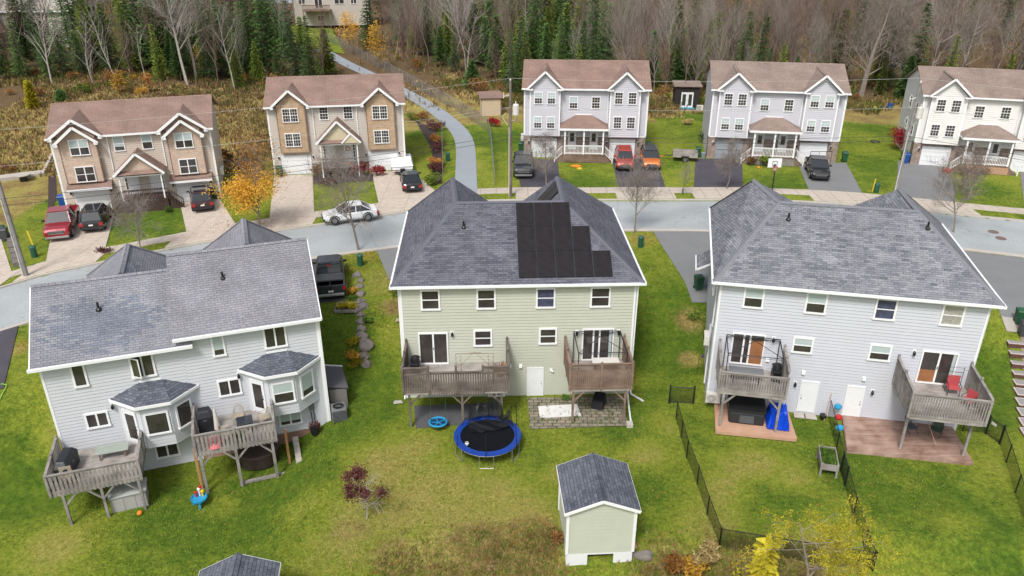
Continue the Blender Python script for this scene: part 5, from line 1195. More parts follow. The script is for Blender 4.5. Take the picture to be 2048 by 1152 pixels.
    return r_
def cpaint(n, c, r=.25): return plain("car_paint_" + n, c, r, var=.04, coat=.6, metal=.15)
P_red = cpaint("dark_red", (.30, .018, .03)); P_blk = cpaint("black", (.010, .011, .014)); P_mar = cpaint("maroon_black", (.035, .010, .018)); P_wht = cpaint("white", (.78, .79, .80)); P_dgr = cpaint("charcoal", (.028, .032, .038)); P_rd2 = cpaint("brick_red", (.42, .045, .03)); P_org = cpaint("orange", (.62, .17, .03)); P_bkg = cpaint("black_green", (.012, .015, .017))
v = vehicle("pickup_truck", "dark red pickup truck nose-out on the left driveway of the taupe house", "pickup truck", (117, 486), (138, 440), 'truck', P_red)
vehicle("parked_suv", "black SUV with sunroof parked beside the dark red pickup", "SUV", (186, 468), (204, 433), 'suv', P_blk, end='rear', glassroof=True)
vehicle("parked_suv", "maroon-black SUV before the right garage of the taupe house", "SUV", (408, 427), (403, 398), 'suv', P_mar, end='rear', glassroof=True)
vehicle("parked_car", "small black car parked behind the white camper trailer", "car", (826, 388), (818, 358), 'sedan', P_blk, end='rear')
vehicle("parked_car", "white sedan parked along the street kerb behind a bare tree", "car", (647, 449), (744, 439), 'sedan', P_wht)
vehicle("pickup_truck", "charcoal pickup truck beside the utility pole in the middle of the street", "pickup truck", (1047, 360), (1046, 325), 'truck', P_dgr)
vehicle("parked_suv", "boxy red SUV in front of a white garage door", "SUV", (1250, 345), (1244, 312), 'suv', P_rd2)
vehicle("parked_suv", "orange SUV with black roof next to the boxy red one", "SUV", (1303, 344), (1294, 312), 'suv', P_org, roofpaint=P_blk)
vehicle("pickup_truck", "compact black pickup on the grey driveway left of the grassy gap, nose to the street", "pickup truck", (1640, 365), (1622, 328), 'minitruck', P_blk)
pt = vehicle("pickup_truck", "grey pickup with tonneau cover and red tail lamps beside the near stone row", "pickup truck", (664, 603), (662, 548), 'truck', P_dgr, end='rear')
q = MB(); q.box(-2.1, -.85, -.88, .88, 1.12, 1.17); q.box(-2.8, -2.1, -.9, .9, .78, .8); q.build("tonneau_cover", plain("tonneau_vinyl", (.05, .055, .06), .35), pt)
q = MB(); q.tube([(-.78, -.8, 1.15), (-.78, -.8, 1.75), (-.78, .8, 1.75), (-.78, .8, 1.15)], .035, 8); q.box(-.8, -.76, -.14, .14, 1.7, 1.85); q.build("headache_rack", M_blackm, pt)
q = MB(); q.box(-.83, -.80, -.12, .12, 1.72, 1.8); q.build("brake_light", M_tail, pt)
q = MB(); q.tube([(-2.2, -.95, 1.25), (-2.2, .95, 1.25)], .03, 8); q.tube([(-2.9, 0, .6), (-3.0, 0, 1.1), (-2.6, 0, 1.3)], .03, 8); q.build("bike_rack", M_black, pt)
# folded camper trailer
a = G(806, 352); b = G(803, 330); dr = (b - a); dr.z = 0; dr.normalize(); c = a + dr * 1.7
ct = thing("camper_trailer", "white folded camper trailer before a garage of the greige house", "trailer", (c.x, c.y, terr(c.x, c.y) + .05), math.atan2(-dr.y, -dr.x))
m = MB(); m.box(-1.75, 1.75, -1.02, 1.02, .45, .95); m.build("body", M_white, ct, bevel=.05)
m = MB(); m.add([(-1.85, -1.1, .95), (1.85, -1.1, .95), (1.85, 1.1, .95), (-1.85, 1.1, .95), (-1.6, -.95, 1.3), (1.65, -.95, 1.3), (1.65, .95, 1.3), (-1.6, .95, 1.3)], [(0, 3, 2, 1), (4, 5, 6, 7), (0, 1, 5, 4), (1, 2, 6, 5), (2, 3, 7, 6), (3, 0, 4, 7)]); m.build("lid", M_white, ct, bevel=.06)
m = MB(); m.box(-1.7, 1.76, -1.03, -1.02, .55, .62); m.box(-1.7, 1.76, 1.02, 1.03, .55, .62); m.box(1.75, 1.76, -1.0, 1.0, .55, .62); m.build("stripe", M_blackm, ct)
m = MB(); m.bar((1.75, -.6, .45), (2.9, 0, .42), .08, .08); m.bar((1.75, .6, .45), (2.9, 0, .42), .08, .08); m.box(1.9, 2.25, -.25, .25, .48, .8); m.tube([(2.6, 0, .0), (2.6, 0, .75)], .03, 8); m.build("drawbar", M_black, ct)
for s_ in (-1, 1): wheel(ct, -.1, s_ * 1.05, .3)
# wooden utility trailer on the lawn
a = G(1350, 322); b = G(1392, 324); dr = (b - a).normalized(); c = (a + b) / 2
ut = thing("utility_trailer", "small open utility trailer with wooden sides on the lawn beside a black driveway", "trailer", (c.x, c.y + .5, c.z), math.atan2(dr.y, dr.x))
m = MB(); m.box(-1.25, 1.25, -.75, .75, .5, .56)
m.build("floor", M_wood, ut)
for (x0, x1, y0, y1) in ((-1.25, 1.25, -.78, -.74), (-1.25, 1.25, .74, .78), (-1.28, -1.24, -.74, .74), (1.24, 1.28, -.74, .74)):
    m = MB(); m.box(x0, x1, y0, y1, .5, .72); m.box(x0, x1, y0, y1, .74, .98); m.build("side_board", M_woodf, ut)
for s_ in (-1, 1): wheel(ut, 0, s_ * .95, .3, .18)
m = MB(); m.box(-.4, .4, -.98, -.76, .62, .66); m.box(-.4, .4, .76, .98, .62, .66); m.bar((-1.25, 0, .5), (-2.2, 0, .45), .08); m.build("chassis", M_black, ut)

# ------------------------------------------------------------------ wheelie bins
def make_bin(loc, rz, mat, label, group, hh=1.05):
    r_ = thing("wheelie_bin", label, "wheelie bin", loc, rz, group)
    m = MB(); m.add([(-.22, -.2, .06), (.22, -.2, .06), (.22, .24, .06), (-.22, .24, .06), (-.29, -.3, hh - .08), (.29, -.3, hh - .08), (.29, .3, hh - .08), (-.29, .3, hh - .08)], [(0, 3, 2, 1), (4, 5, 6, 7), (0, 1, 5, 4), (1, 2, 6, 5), (2, 3, 7, 6), (3, 0, 4, 7)]); m.box(-.3, .3, -.32, -.28, hh - .16, hh - .09); m.build("body", mat, r_, bevel=.02)
    m = MB(); m.add([(-.31, -.34, hh - .08), (.31, -.34, hh - .08), (.31, .32, hh - .05), (-.31, .32, hh - .05), (-.27, -.28, hh), (.27, -.28, hh), (.27, .26, hh + .04), (-.27, .26, hh + .04)], [(0, 3, 2, 1), (4, 5, 6, 7), (0, 1, 5, 4), (1, 2, 6, 5), (2, 3, 7, 6), (3, 0, 4, 7)]); m.build("lid", mat, r_, bevel=.015)
    m = MB(); m.tube([(-.24, .36, hh - .1), (.24, .36, hh - .1)], .02, 6); m.bar((-.22, .28, hh - .1), (-.22, .36, hh - .1), .03); m.bar((.22, .28, hh - .1), (.22, .36, hh - .1), .03); m.build("handle", mat, r_)
    for s_ in (-1, 1):
        m = MB(); m.tube([(s_ * .2, .26, .1), (s_ * .26, .26, .1)], .1, 12); m.build("wheel", M_tyre, r_)
    return r_
M_grey_bin = plain("grey_bin_plastic", (.05, .055, .065), .5)
for px, py, mt, lb, rz in ((427, 400, M_green, "green wheelie bin at the right corner of the taupe house", 16), (560, 354, M_green, "green wheelie bin left of the greige house's left garage", 8), (560 - 518, 0, None, "", 0),
        (127, 414, M_blue, "blue wheelie bin at the left corner of the taupe house", 16), (1042, 304, M_green, "green wheelie bin behind the charcoal pickup", -3), (1296, 304, M_green, "green wheelie bin behind the orange SUV", -3),
        (1396, 314, M_green, "green wheelie bin right of the wooden trailer", -9), (1688, 324, M_green, "green wheelie bin beside the compact black pickup", -9), (1806, 322, M_green, "green wheelie bin behind the blue one by the off-white house", -14), (1810, 327, M_blue, "blue wheelie bin at the corner of the off-white house", -14),
        (1396, 580, M_green, "green wheelie bin at the left wall of the right-hand near house", 10), (2036, 648, M_green, "green wheelie bin on the slabs at the right edge", -12), (2044, 672, M_grey_bin, "grey wheelie bin in front of the green one at the right edge", -12), (6, 478, M_green, "green wheelie bin behind the left utility pole", 15), (12, 482, M_grey_bin, "dark grey wheelie bin beside the left utility pole", 15)):
    if mt: p = G(px, py); make_bin((p.x, p.y, p.z + .04), R(rz + 180 if False else rz), mt, lb, None)
p = G(1406, 316); m = MB(); m.lathe((0, 0, 0), [(.2, 0), (.26, .55), (.28, .57), (.24, .57), (.22, .5)], 14); tag(m.build("bucket", plain("grey_blue_bucket", (.22, .27, .3), .5), loc=p), "grey-blue tub by the grey screened garage", "tub")
# utility pedestals
for px, py, lb in ((70, 514, "green utility pedestal on the lawn left of the dark red pickup"), (896, 322, "green utility pedestal beside the footpath hedge"), (721, 531, "green utility pedestal on the grass under the bare street tree"), (1281, 494, "green utility pedestal between the middle and right near houses"), (1752, 385, "green utility pedestal beside the grey utility pole")):
    p = G(px, py); r_ = thing("utility_pedestal", lb, "utility box", p, R(random.uniform(-15, 15)))
    m = MB(); m.lathe((0, 0, 0), [(.22, 0), (.22, .72)], 4 * 3); m.build("body", M_greenp, r_)
    m = MB(); m.lathe((0, 0, 0), [(.25, .72), (.25, .86), (.2, .92), (.02, .93)], 12); m.build("cap", M_greenp, r_)
    m = MB()
    for k in range(4): m.lathe((0, 0, .12 + k * .15), [(.235, 0), (.235, .05)], 12)
    m.build("louvre", M_green, r_)
# ------------------------------------------------------------------ trees
def conifer(h, r, mat, seed, bark=M_barkb, dens=1.0, bare_low=.1):
    rd = random.Random(seed); st = random.getstate(); random.seed(seed)
    t = MB(); t.tube([(0, 0, -.3), (rd.uniform(-.1, .1), 0, h * .5), (0, 0, h)], [.018 * h, .011 * h, .02], 6)
    c = MB(); z = h * bare_low; k = 0
    while z < h * .985:
        q = (z - h * bare_low) / (h * (1 - bare_low)); rr = r * (1 - q) ** .85 * (.55 + .45 * min(1, q * 6 + .5)) ; n_ = max(4, int((9 - 3 * q) * dens)); a0 = rd.random() * 6.28
        for i in range(n_):
            a = a0 + 6.283 * i / n_ + rd.uniform(-.25, .25); L_ = rr * rd.uniform(.62, 1.12) + .12; dz = -.28 * L_ * rd.uniform(.4, 1.3)
            ns = max(2, int(L_ / .28)); ca, sa = math.cos(a), math.sin(a)
            for j in range(ns):
                f = (j + .6) / ns; x, y, zz = ca * L_ * f, sa * L_ * f, z + dz * f * f + .05 * rd.uniform(-1, 1)
                zz += rd.uniform(-.012, .012) * h
                for s_ in (-1, 1):
                    sp_ = rd.uniform(.24, .46) * (1.15 - .5 * f)
                    d_ = (ca * .22 - s_ * sa * sp_, sa * .22 + s_ * ca * sp_, rd.uniform(-.16, .02))
                    wv = Vector((ca, sa, rd.uniform(-.2, .6))).normalized() * rd.uniform(.11, .19); p = Vector((x, y, zz)); dd = Vector(d_)
                    c.add([p - wv, p + wv, p + dd + wv * .3, p + dd - wv * .3], [(0, 1, 2, 3)])
        z += h * .030 * rd.uniform(.8, 1.2) / dens ** .5; k += 1
    for j in range(4): c.blade((0, 0, h * .95), (rd.uniform(-.1, .1), rd.uniform(-.1, .1), .5), .12)
    random.setstate(st); return t, c
def branches(seed, h, trunk_r, first=.35, n1=14, spread=.55, up=.75, depth=2, n2=5, lean=(0, 0), twig=.012, thin=1.0, fork=False):
    """tapered trunk and limbs as one tube mesh; returns mesh builder and list of outer twig points"""
    rd = random.Random(seed); mb = MB(); tips = []
    def grow(p, d, L_, r0, lvl):
        n_ = 4 if lvl == 0 else (3 if lvl == 1 else 2); pts = [p]; rs = [r0]; cur = p; dd = d.copy()
        for i in range(n_):
            dd = (dd + Vector((rd.uniform(-.16, .16), rd.uniform(-.16, .16), rd.uniform(-.02, .12 if lvl else .02)))).normalized(); cur = cur + dd * L_ / n_; pts.append(cur); rs.append(max(twig * .6, r0 * (1 - .82 * (i + 1) / n_)))
        mb.tube(pts, rs, 5 if lvl == 0 else 3, cap=False)
        def at_(t):
            f = t * n_; i = min(n_ - 1, int(f)); return pts[i].lerp(pts[i + 1], f - i), (pts[i + 1] - pts[i]).normalized(), rs[i] + (rs[i + 1] - rs[i]) * (f - i)
        if lvl < depth:
            nn = n1 if lvl == 0 else n2
            for k in range(nn):
                t = (first if lvl == 0 else .25) + (.97 - (first if lvl == 0 else .25)) * (k + rd.random()) / nn
                q, td, rr = at_(min(.99, t)); a = rd.random() * 6.283 if lvl == 0 else rd.random() * 6.283
                s_ = td.cross(Vector((math.cos(a), math.sin(a), .13))).normalized()
                u_ = (s_ * spread + td * up * .8 + Vector((0, 0, up * .35))).normalized()
                grow(q, u_, L_ * (.52 - .28 * t if lvl == 0 else .5) * rd.uniform(.7, 1.2), max(twig, min(rr * .62, .05 * thin if lvl else .09)), lvl + 1)
        else: tips.extend(pts[1:])
        if lvl == depth - 1: tips.append(pts[-1])
    grow(Vector((0, 0, -.2)), Vector((lean[0], lean[1], 1)).normalized(), h, trunk_r, 0)
    return mb, tips
def leaves_on(tips, n, s, spread, seed, zmin=0):
    rd = random.Random(seed); m = MB(); st = random.getstate(); random.seed(seed)
    for _ in range(n):
        p = rd.choice(tips)
        p = p + Vector((rd.gauss(0, spread), rd.gauss(0, spread), rd.gauss(0, spread)))
        if p.z < zmin: continue
        d_ = Vector((rd.uniform(-1, 1), rd.uniform(-1, 1), rd.uniform(-.8, .5))).normalized() * s * rd.uniform(.7, 1.3); m.blade(p, d_, s * .8)
    random.setstate(st); return m
def tree_thing(name, label, cat, loc, rz, parts, group=None, sc=1.0, tilt=0):
    r_ = thing(name, label, cat, loc, rz, group, (sc, sc, sc))
    for nm, mb, mt in parts: mb.build(nm, mt, r_)
    return r_
# prototypes
PC = []
for i, (h, r, mt, dn) in enumerate(((12, 2.3, L_con, 1), (14, 2.4, L_con, 1.0), (10, 2.2, L_con2, 1.05), (13, 2.2, L_con2, 1), (12.5, 2.9, L_con3, .85), (9, 1.9, L_con, 1.1), (15, 2.6, L_con3, .9), (11, 2.0, L_con2, 1))):
    t, c = conifer(h, r, mt, 100 + i, dens=dn, bare_low=.08 + .05 * (i % 3)); PC.append(([("trunk", t, M_barkb), ("crown", c, mt)], h))
PB = []
for i in range(10):
    h = 12 + 3 * math.sin(i * 2.3)
    mb, tips = branches(300 + i, h, .10 + .02 * (i % 3), first=.22 + .05 * (i % 4), n1=30, spread=.5, up=.8, n2=10, twig=.011, lean=(.04 * math.sin(i), .03))
    PB.append((mb, (M_bark, M_barkm, M_barkm, M_barkw, M_bark, M_barkb, M_barkm)[i % 7], h))
PBW = []
for i in range(4):
    mb, tips = branches(340 + i, 13, .22, first=.25, n1=16, spread=.85, up=.62, n2=8, twig=.016, lean=(.12 * (i - 1.5), .05), depth=3 if i < 2 else 2)
    PBW.append((mb, M_bark, 13))
made = {}
used_xy = []
def put(kind, i, x, y, sc, label, group, name):
    z = terr(max(-75, min(75, x)), y) if y < 110 else 2.7 + (y - 100) * .02 + (1.5 * sm((y - 78) / 30) * sm((-40 - x) / 10))
    key = (kind, i); rz = random.random() * 6.28
    if key in made: o = copy_tree(made[key])
    else:
        if kind == 'c': parts = PC[i][0]
        elif kind == 'b': parts = [("trunk", PB[i][0], PB[i][1])]
        else: parts = [("trunk", PBW[i][0], PBW[i][1])]
        if kind == 'c': o = tree_thing(name, label, "tree", (0, 0, 0), 0, parts)
        else: o = parts[0][1].build(name, parts[0][2])
        made[key] = o
    o.name = name; o.location = (x, y, z - .05); o.rotation_euler = (random.uniform(-.04, .04), random.uniform(-.04, .04), rz); o.scale = (sc * random.uniform(.9, 1.1),) * 2 + (sc,)
    tag(o, label, "tree", group); used_xy.append((x, y)); return o
PATHXY = [(G(a, b).x, G(a, b).y) for a, b in ((885, 232), (845, 205), (800, 180), (745, 152), (690, 126), (640, 98), (600, 72), (575, 45))]
def near_path(x, y):
    for i in range(len(PATHXY) - 1):
        ax, ay = PATHXY[i]; bx, by = PATHXY[i + 1]; L2 = (bx - ax) ** 2 + (by - ay) ** 2; t = max(0, min(1, ((x - ax) * (bx - ax) + (y - ay) * (by - ay)) / L2))
        if math.hypot(x - ax - t * (bx - ax), y - ay - t * (by - ay)) < 6.5: return True
    return False
def px_of(x, y, z):
    v = Vector((x, y, z - CAMZ)); f = v.y * math.cos(PITCH) - v.z * math.sin(PITCH); u = v.y * math.sin(PITCH) + v.z * math.cos(PITCH)
    return 1024 + FPX * v.x / f, 576 - FPX * u / f
TL = lambda x: interp(x, (-90, -45, -24, -14, -4, 4, 14, 30, 46, 60, 90), (116, 116, 122, 130, 118, 108, 107, 107, 113, 110, 108))
rdm = random.Random(11); nc = nb = 0
CL_ = "dark green spruce in the conifer wood, one of many alike"; BL_ = "leafless grey-brown tree in the woods beyond the houses, one of many alike"
tries = 0
while nc + nb < 500 and tries < 14000:
    tries += 1
    dpt = rdm.random() ** 1.5 * 62; x = rdm.uniform(-100, 100); y = TL(x) + dpt
    if abs(x) > .70 * y + 3: continue
    if near_path(x, y) or any((x - a) ** 2 + (y - b) ** 2 < (3.2 if dpt < 22 else 6) for a, b in used_xy): continue
    px, py = px_of(x, y, 3)
    if px < 60 and y > 140: continue
    if 560 < px < 720 and y > 150: continue
    pcon = interp(px, (-200, 0, 440, 520, 690, 760, 980, 1040, 1190, 1240, 1500, 2200), (.74, .74, .72, .85, .75, .35, .35, .85, .75, .3, .2, .18))
    if rdm.random() < pcon:
        nc += 1; put('c', rdm.randrange(8), x, y, rdm.uniform(.72, 1.12) if dpt > 4 else rdm.uniform(.45, .8), CL_, "conifers in the wood beyond the houses", "spruce_tree")
    else:
        if rdm.random() < (.22 if px > 1400 else .1): put('w', rdm.randrange(4), x, y, rdm.uniform(.75, 1.05), BL_, "bare trees in the woods beyond the houses", "bare_tree")
        else: put('b', rdm.randrange(10), x, y, rdm.uniform(.55, 1.12), BL_, "bare trees in the woods beyond the houses", "bare_tree")
        nb += 1
# farther wood as one mass
m = MB(); rd = random.Random(5); m2 = MB()
for _ in range(950):
    x = rd.uniform(-150, 170); y = rd.uniform(160, 260)
    px, py = px_of(x, y, 5)
    if px < 110 or 560 < px < 760 and y < 190: continue
    z = 4.0; h = rd.uniform(9, 16)
    con = rd.random() < (.55 if px < 1250 else .3)
    if con:
        for k in range(220):
            q = rd.random(); a = rd.random() * 6.28; rr = 2.3 * (1 - q) * rd.uniform(.4, 1); m2.blade((x + math.cos(a) * rr, y + math.sin(a) * rr, z + h * (.1 + .9 * q)), (math.cos(a) * .5, math.sin(a) * .5, rd.uniform(-.4, .1)), .3)
    else:
        m.tube([(x, y, z), (x + rd.uniform(-.5, .5), y, z + h)], [.16, .04], 4)
        for k in range(46):
            q = rd.uniform(.25, .95); a = rd.random() * 6.28; b0 = Vector((x, y, z + h * q)); L_ = h * .3 * (1.1 - q * .7); b1 = b0 + Vector((math.cos(a) * L_ * .6, math.sin(a) * L_ * .6, L_)); m.tube([b0, b1], [.05, .012], 3, cap=False)
fw = m.build("far_woods", M_barkm); tag(fw, "hazy mass of bare trees at the back of the woods", "woods", kind="stuff")
fw = m2.build("far_conifers", L_con3); tag(fw, "mass of dark conifers at the back of the woods", "woods", kind="stuff")

# individually recognisable trees at the edge of the woods
def solo_bare(px, py, label, seed, h, tr, mat, lean=(0, 0), **kw):
    p = G(px, py) if py > 120 else G(px, py); mb, tips = branches(seed, h, tr, lean=lean, **kw); o = mb.build("bare_tree", mat, loc=(p.x, p.y, p.z)); tag(o, label, "tree"); return o, tips, p
solo_bare(104, 168, "pale bare birch at the left edge of the woods, above the taupe roof's left end", 501, 12, .15, M_barkw, (-.04, 0), first=.2, n1=18, n2=5)
solo_bare(188, 172, "small bare birch with many side twigs, second from the left before the conifers", 502, 9, .10, M_barkw, (-.05, 0), first=.1, n1=18, n2=4)
solo_bare(237, 170, "slim white birch leaning left before the dark conifers", 503, 11, .10, M_barkw, (-.10, 0), first=.1, n1=14, n2=3)
solo_bare(300, 182, "thin bent birch trunk behind the taupe roof", 504, 9, .08, M_barkw, (-.12, 0), first=.4, n1=8, n2=3)
solo_bare(375, 170, "big pale bare tree with forked crown above the right end of the taupe roof", 505, 15, .24, M_barkw, (-.02, 0), first=.3, n1=18, n2=9, spread=.6, depth=3)
solo_bare(470, 182, "bare leaning birch left of the greige roof", 506, 11, .11, M_barkw, (-.14, 0), first=.3, n1=12, n2=4)
solo_bare(1722, 192, "large twin-limbed bare tree between the two houses with hoop and off-white siding", 507, 13, .34, M_bark, (.10, 0), first=.22, n1=20, n2=10, spread=.95, up=.6, depth=3, twig=.018)
solo_bare(1745, 190, "slanting second trunk beside the large bare tree", 508, 12, .22, M_bark, (.28, 0), first=.25, n1=14, n2=8, spread=.8, up=.6, depth=3, twig=.018)
def solo_con(px, py, label, seed, h, r, mat, **kw):
    p = G(px, py); t, c = conifer(h, r, mat, seed, **kw); tree_thing("conifer_tree", label, "tree", p, 0, [("trunk", t, M_barkb), ("crown", c, mat)]); return p
solo_con(200, 130, "bright yellow-green fir in the middle of the left conifers", 601, 9, 2.0, L_con2, dens=1.2)
solo_con(68, 218, "small golden larch sapling left of the taupe roof", 602, 3.6, .8, L_lar, dens=1.1)
solo_con(124, 203, "small dark young spruce behind the taupe roof's left end", 603, 1.6, .8, L_con, dens=1.2)
solo_con(655, 150, "broad green fir beside the upper end of the footpath", 604, 7, 1.9, L_con2, dens=1.2)
solo_con(945, 175, "dark young spruce behind the tan garden shed", 605, 4, 1.6, L_con, dens=1.2)
solo_con(1355, 172, "dark narrow spruce behind the black garden studio", 606, 8, 1.5, L_con, dens=1.2)
solo_con(1808, 200, "dark young spruce beside the grey utility pole top", 607, 6, 1.6, L_con, dens=1.2)
solo_con(1040, 170, "olive-green spruce just left of the middle grey house roof", 608, 11, 1.9, L_con2, dens=1.1)
solo_con(1130, 150, "golden-tipped spruce behind the middle grey house roof", 609, 11, 2.0, L_con2, dens=1.1)
def bush(px, py, label, h, r, mat, seed, n=900, s=.14, name="bush", cat="bush", wood=True, loc=None, squash=1.0):
    p = loc or G(px, py); rd = random.Random(seed); r_ = thing(name, label, cat, p, 0); m = MB(); st = random.getstate(); random.seed(seed)
    lob = [(rd.uniform(-.5, .5) * r, rd.uniform(-.5, .5) * r * squash, rd.uniform(.35, .75) * h, rd.uniform(.4, .65)) for _ in range(7)]
    for _ in range(n):
        lx, ly, lz, lr = rd.choice(lob); u = Vector((rd.gauss(0, 1), rd.gauss(0, 1), rd.gauss(0, 1))).normalized() * rd.random() ** .4
        q = Vector((lx + u.x * lr * r, ly + u.y * lr * r * squash, max(.03, lz + u.z * lr * h * .55))); m.blade(q, (rd.uniform(-1, 1) * s, rd.uniform(-1, 1) * s, rd.uniform(-.4, 1) * s), s * .75)
    m.build("foliage", mat, r_); random.setstate(st)
    b = MB()
    for k in range(8): a = k * .8; b.tube([(0, 0, 0), (math.cos(a) * r * .5, math.sin(a) * r * .5 * squash, h * .6)], [.03, .01], 4)
    b.build("stems", M_barkb, r_); return r_
# yellow maple between the taupe and greige houses
p = atz(490, 496, 2.7); p = Vector((p.x, yfar(p.x) + 1.1, 2.7)); mb, tips = branches(701, 7.0, .11, first=.16, n1=26, spread=.75, up=.7, n2=8, depth=2)
tr = thing("maple_tree", "street maple in yellow leaf between the taupe and greige houses", "tree", p); mb.build("trunk", M_bark, tr); leaves_on([t for t in tips if t.z < 4.6], 6800, .115, .36, 9).build("crown", L_yel, tr); leaves_on([t for t in tips if t.z >= 4.4], 1100, .11, .25, 10).build("crown", L_org, tr)
# low yellow and orange trees in the wood edge
for px, py, h, mt, lb, sd in ((215, 60, 9, L_yel, "yellow-orange maple deep in the left woods at the top edge", 1), (430, 50, 11, L_org, "tall orange-leaved tree at the top edge above the greige roof's left", 2), (702, 110, 6, L_yel, "small bright yellow tree beside the upper footpath fence", 3), (755, 138, 6, L_yel, "yellow birch clump just right of the sloping fence", 4), (1500, 40, 12, L_yel, "yellow-leaved tree among bare trees above the hoop house", 5), (1950, 60, 13, L_bru, "russet-leaved oak at the upper right of the woods", 6), (2030, 150, 10, L_yel, "golden bush-like tree at the right edge of the woods", 7), (395, 150, 3.5, L_yel, "small yellow sapling before the big pale tree", 8), (240, 190, 2.4, L_yel, "low yellow bush behind the taupe roof", 9), (1750, 40, 13, L_bru, "dull gold tree crown among the bare trees at upper right", 10)):
    p = G(px, max(py, 95)); 
    if py < 95: p = Vector((p.x, p.y + 8, p.z))
    mb, tips = branches(720 + sd, h, .012 * h, first=.2, n1=14, spread=.6, up=.7, n2=5); tr = thing("autumn_tree", lb, "tree", p); mb.build("trunk", M_bark, tr); leaves_on(tips, int(220 + 130 * h), .2, .4, sd).build("crown", mt, tr)
# bare street trees
for px, py, h, lb, sd, sp_, near in ((719, 503, 7.6, "bare street tree in front of the white sedan", 801, .8, True), (1269, 466, 5.6, "bare young street tree left of the right near house's driveway", 802, .7, True), (1907, 466, 6.0, "bare street tree just behind the right end of the big grey roof", 803, .75, True), (285, 512, 5.2, "bare spreading tree on the lawn strip of the taupe house", 804, .9, False), (1092, 378, 4.8, "bare twiggy tree beside the charcoal pickup", 805, .85, False), (1452, 378, 4.6, "bare twiggy tree at the edge of a black driveway", 806, .85, False), (1365, 388, 3.2, "tiny bare sapling with trunk guard by the pavement", 807, .6, False), (1938, 400, 4.4, "bare round-crowned shrub tree before the off-white house", 808, .8, False)):
    p = G(px, py); mb, tips = branches(sd, h, .014 * h, first=.28, n1=22, spread=sp_, up=.62, n2=9, depth=3 if h > 4 else 2, twig=.009)
    tr = thing("street_tree", lb, "tree", p); mb.build("trunk", M_bark, tr)
    if sd in (801, 803): leaves_on(tips, 90, .08, .1, sd).build("leaves", L_yel, tr)
    if sd == 807: m = MB(); m.tube([(0, 0, 0), (0, 0, .5)], .08, 8); m.build("trunk_guard", M_green, tr)
    if sd == 808: leaves_on(tips, 300, .08, .1, sd).build("leaves", L_bru, tr)
# small dark-leaved tree on the near lawn
p = G(733, 1037); mb, tips = branches(850, 2.9, .045, first=.3, n1=13, spread=1.1, up=.5, n2=6, depth=2, twig=.008)
tr = thing("young_maple", "small young tree with dark maroon leaves on the near lawn", "tree", p); mb.build("trunk", M_barkw, tr)
rd = random.Random(3); cl = rd.sample([t for t in tips if t.z > 1.0], 9); leaves_on(cl, 2200, .085, .15, 4).build("crown", L_mar, tr)
# yellow larch at the bottom right, seen from above
p = Vector((17.6 * .62, 16.3, -.2))
tp = atz(1694, 1072, 7.0); p = Vector((tp.x, tp.y, -1.0)); mb, tips = branches(860, 8.2, .11, first=.3, n1=22, spread=1.25, up=.18, n2=6, depth=2, twig=.007)
tr = thing("larch_tree", "golden larch with pale grey limbs at the bottom right corner", "tree", p); mb.build("trunk", M_bark, tr); leaves_on(tips, 15000, .055, .11, 6, zmin=1.5).build("crown", L_lar, tr)
tp = atz(1475, 1140, 6.0); t, c = conifer(5.2, .9, L_lar, 861, dens=.35); tree_thing("larch_tree", "smaller golden larch left of the big one at the bottom edge", "tree", (tp.x, tp.y, -.2), 0, [("trunk", t, M_barkw), ("crown", c, L_lar)])
tp = atz(1535, 1085, 5.0); t, c = conifer(5.4, .8, L_lar, 862, dens=.5); tree_thing("larch_tree", "slim golden larch touching the black fence at the bottom", "tree", (tp.x, tp.y, -.2), 0, [("trunk", t, M_barkw), ("crown", c, L_lar)])
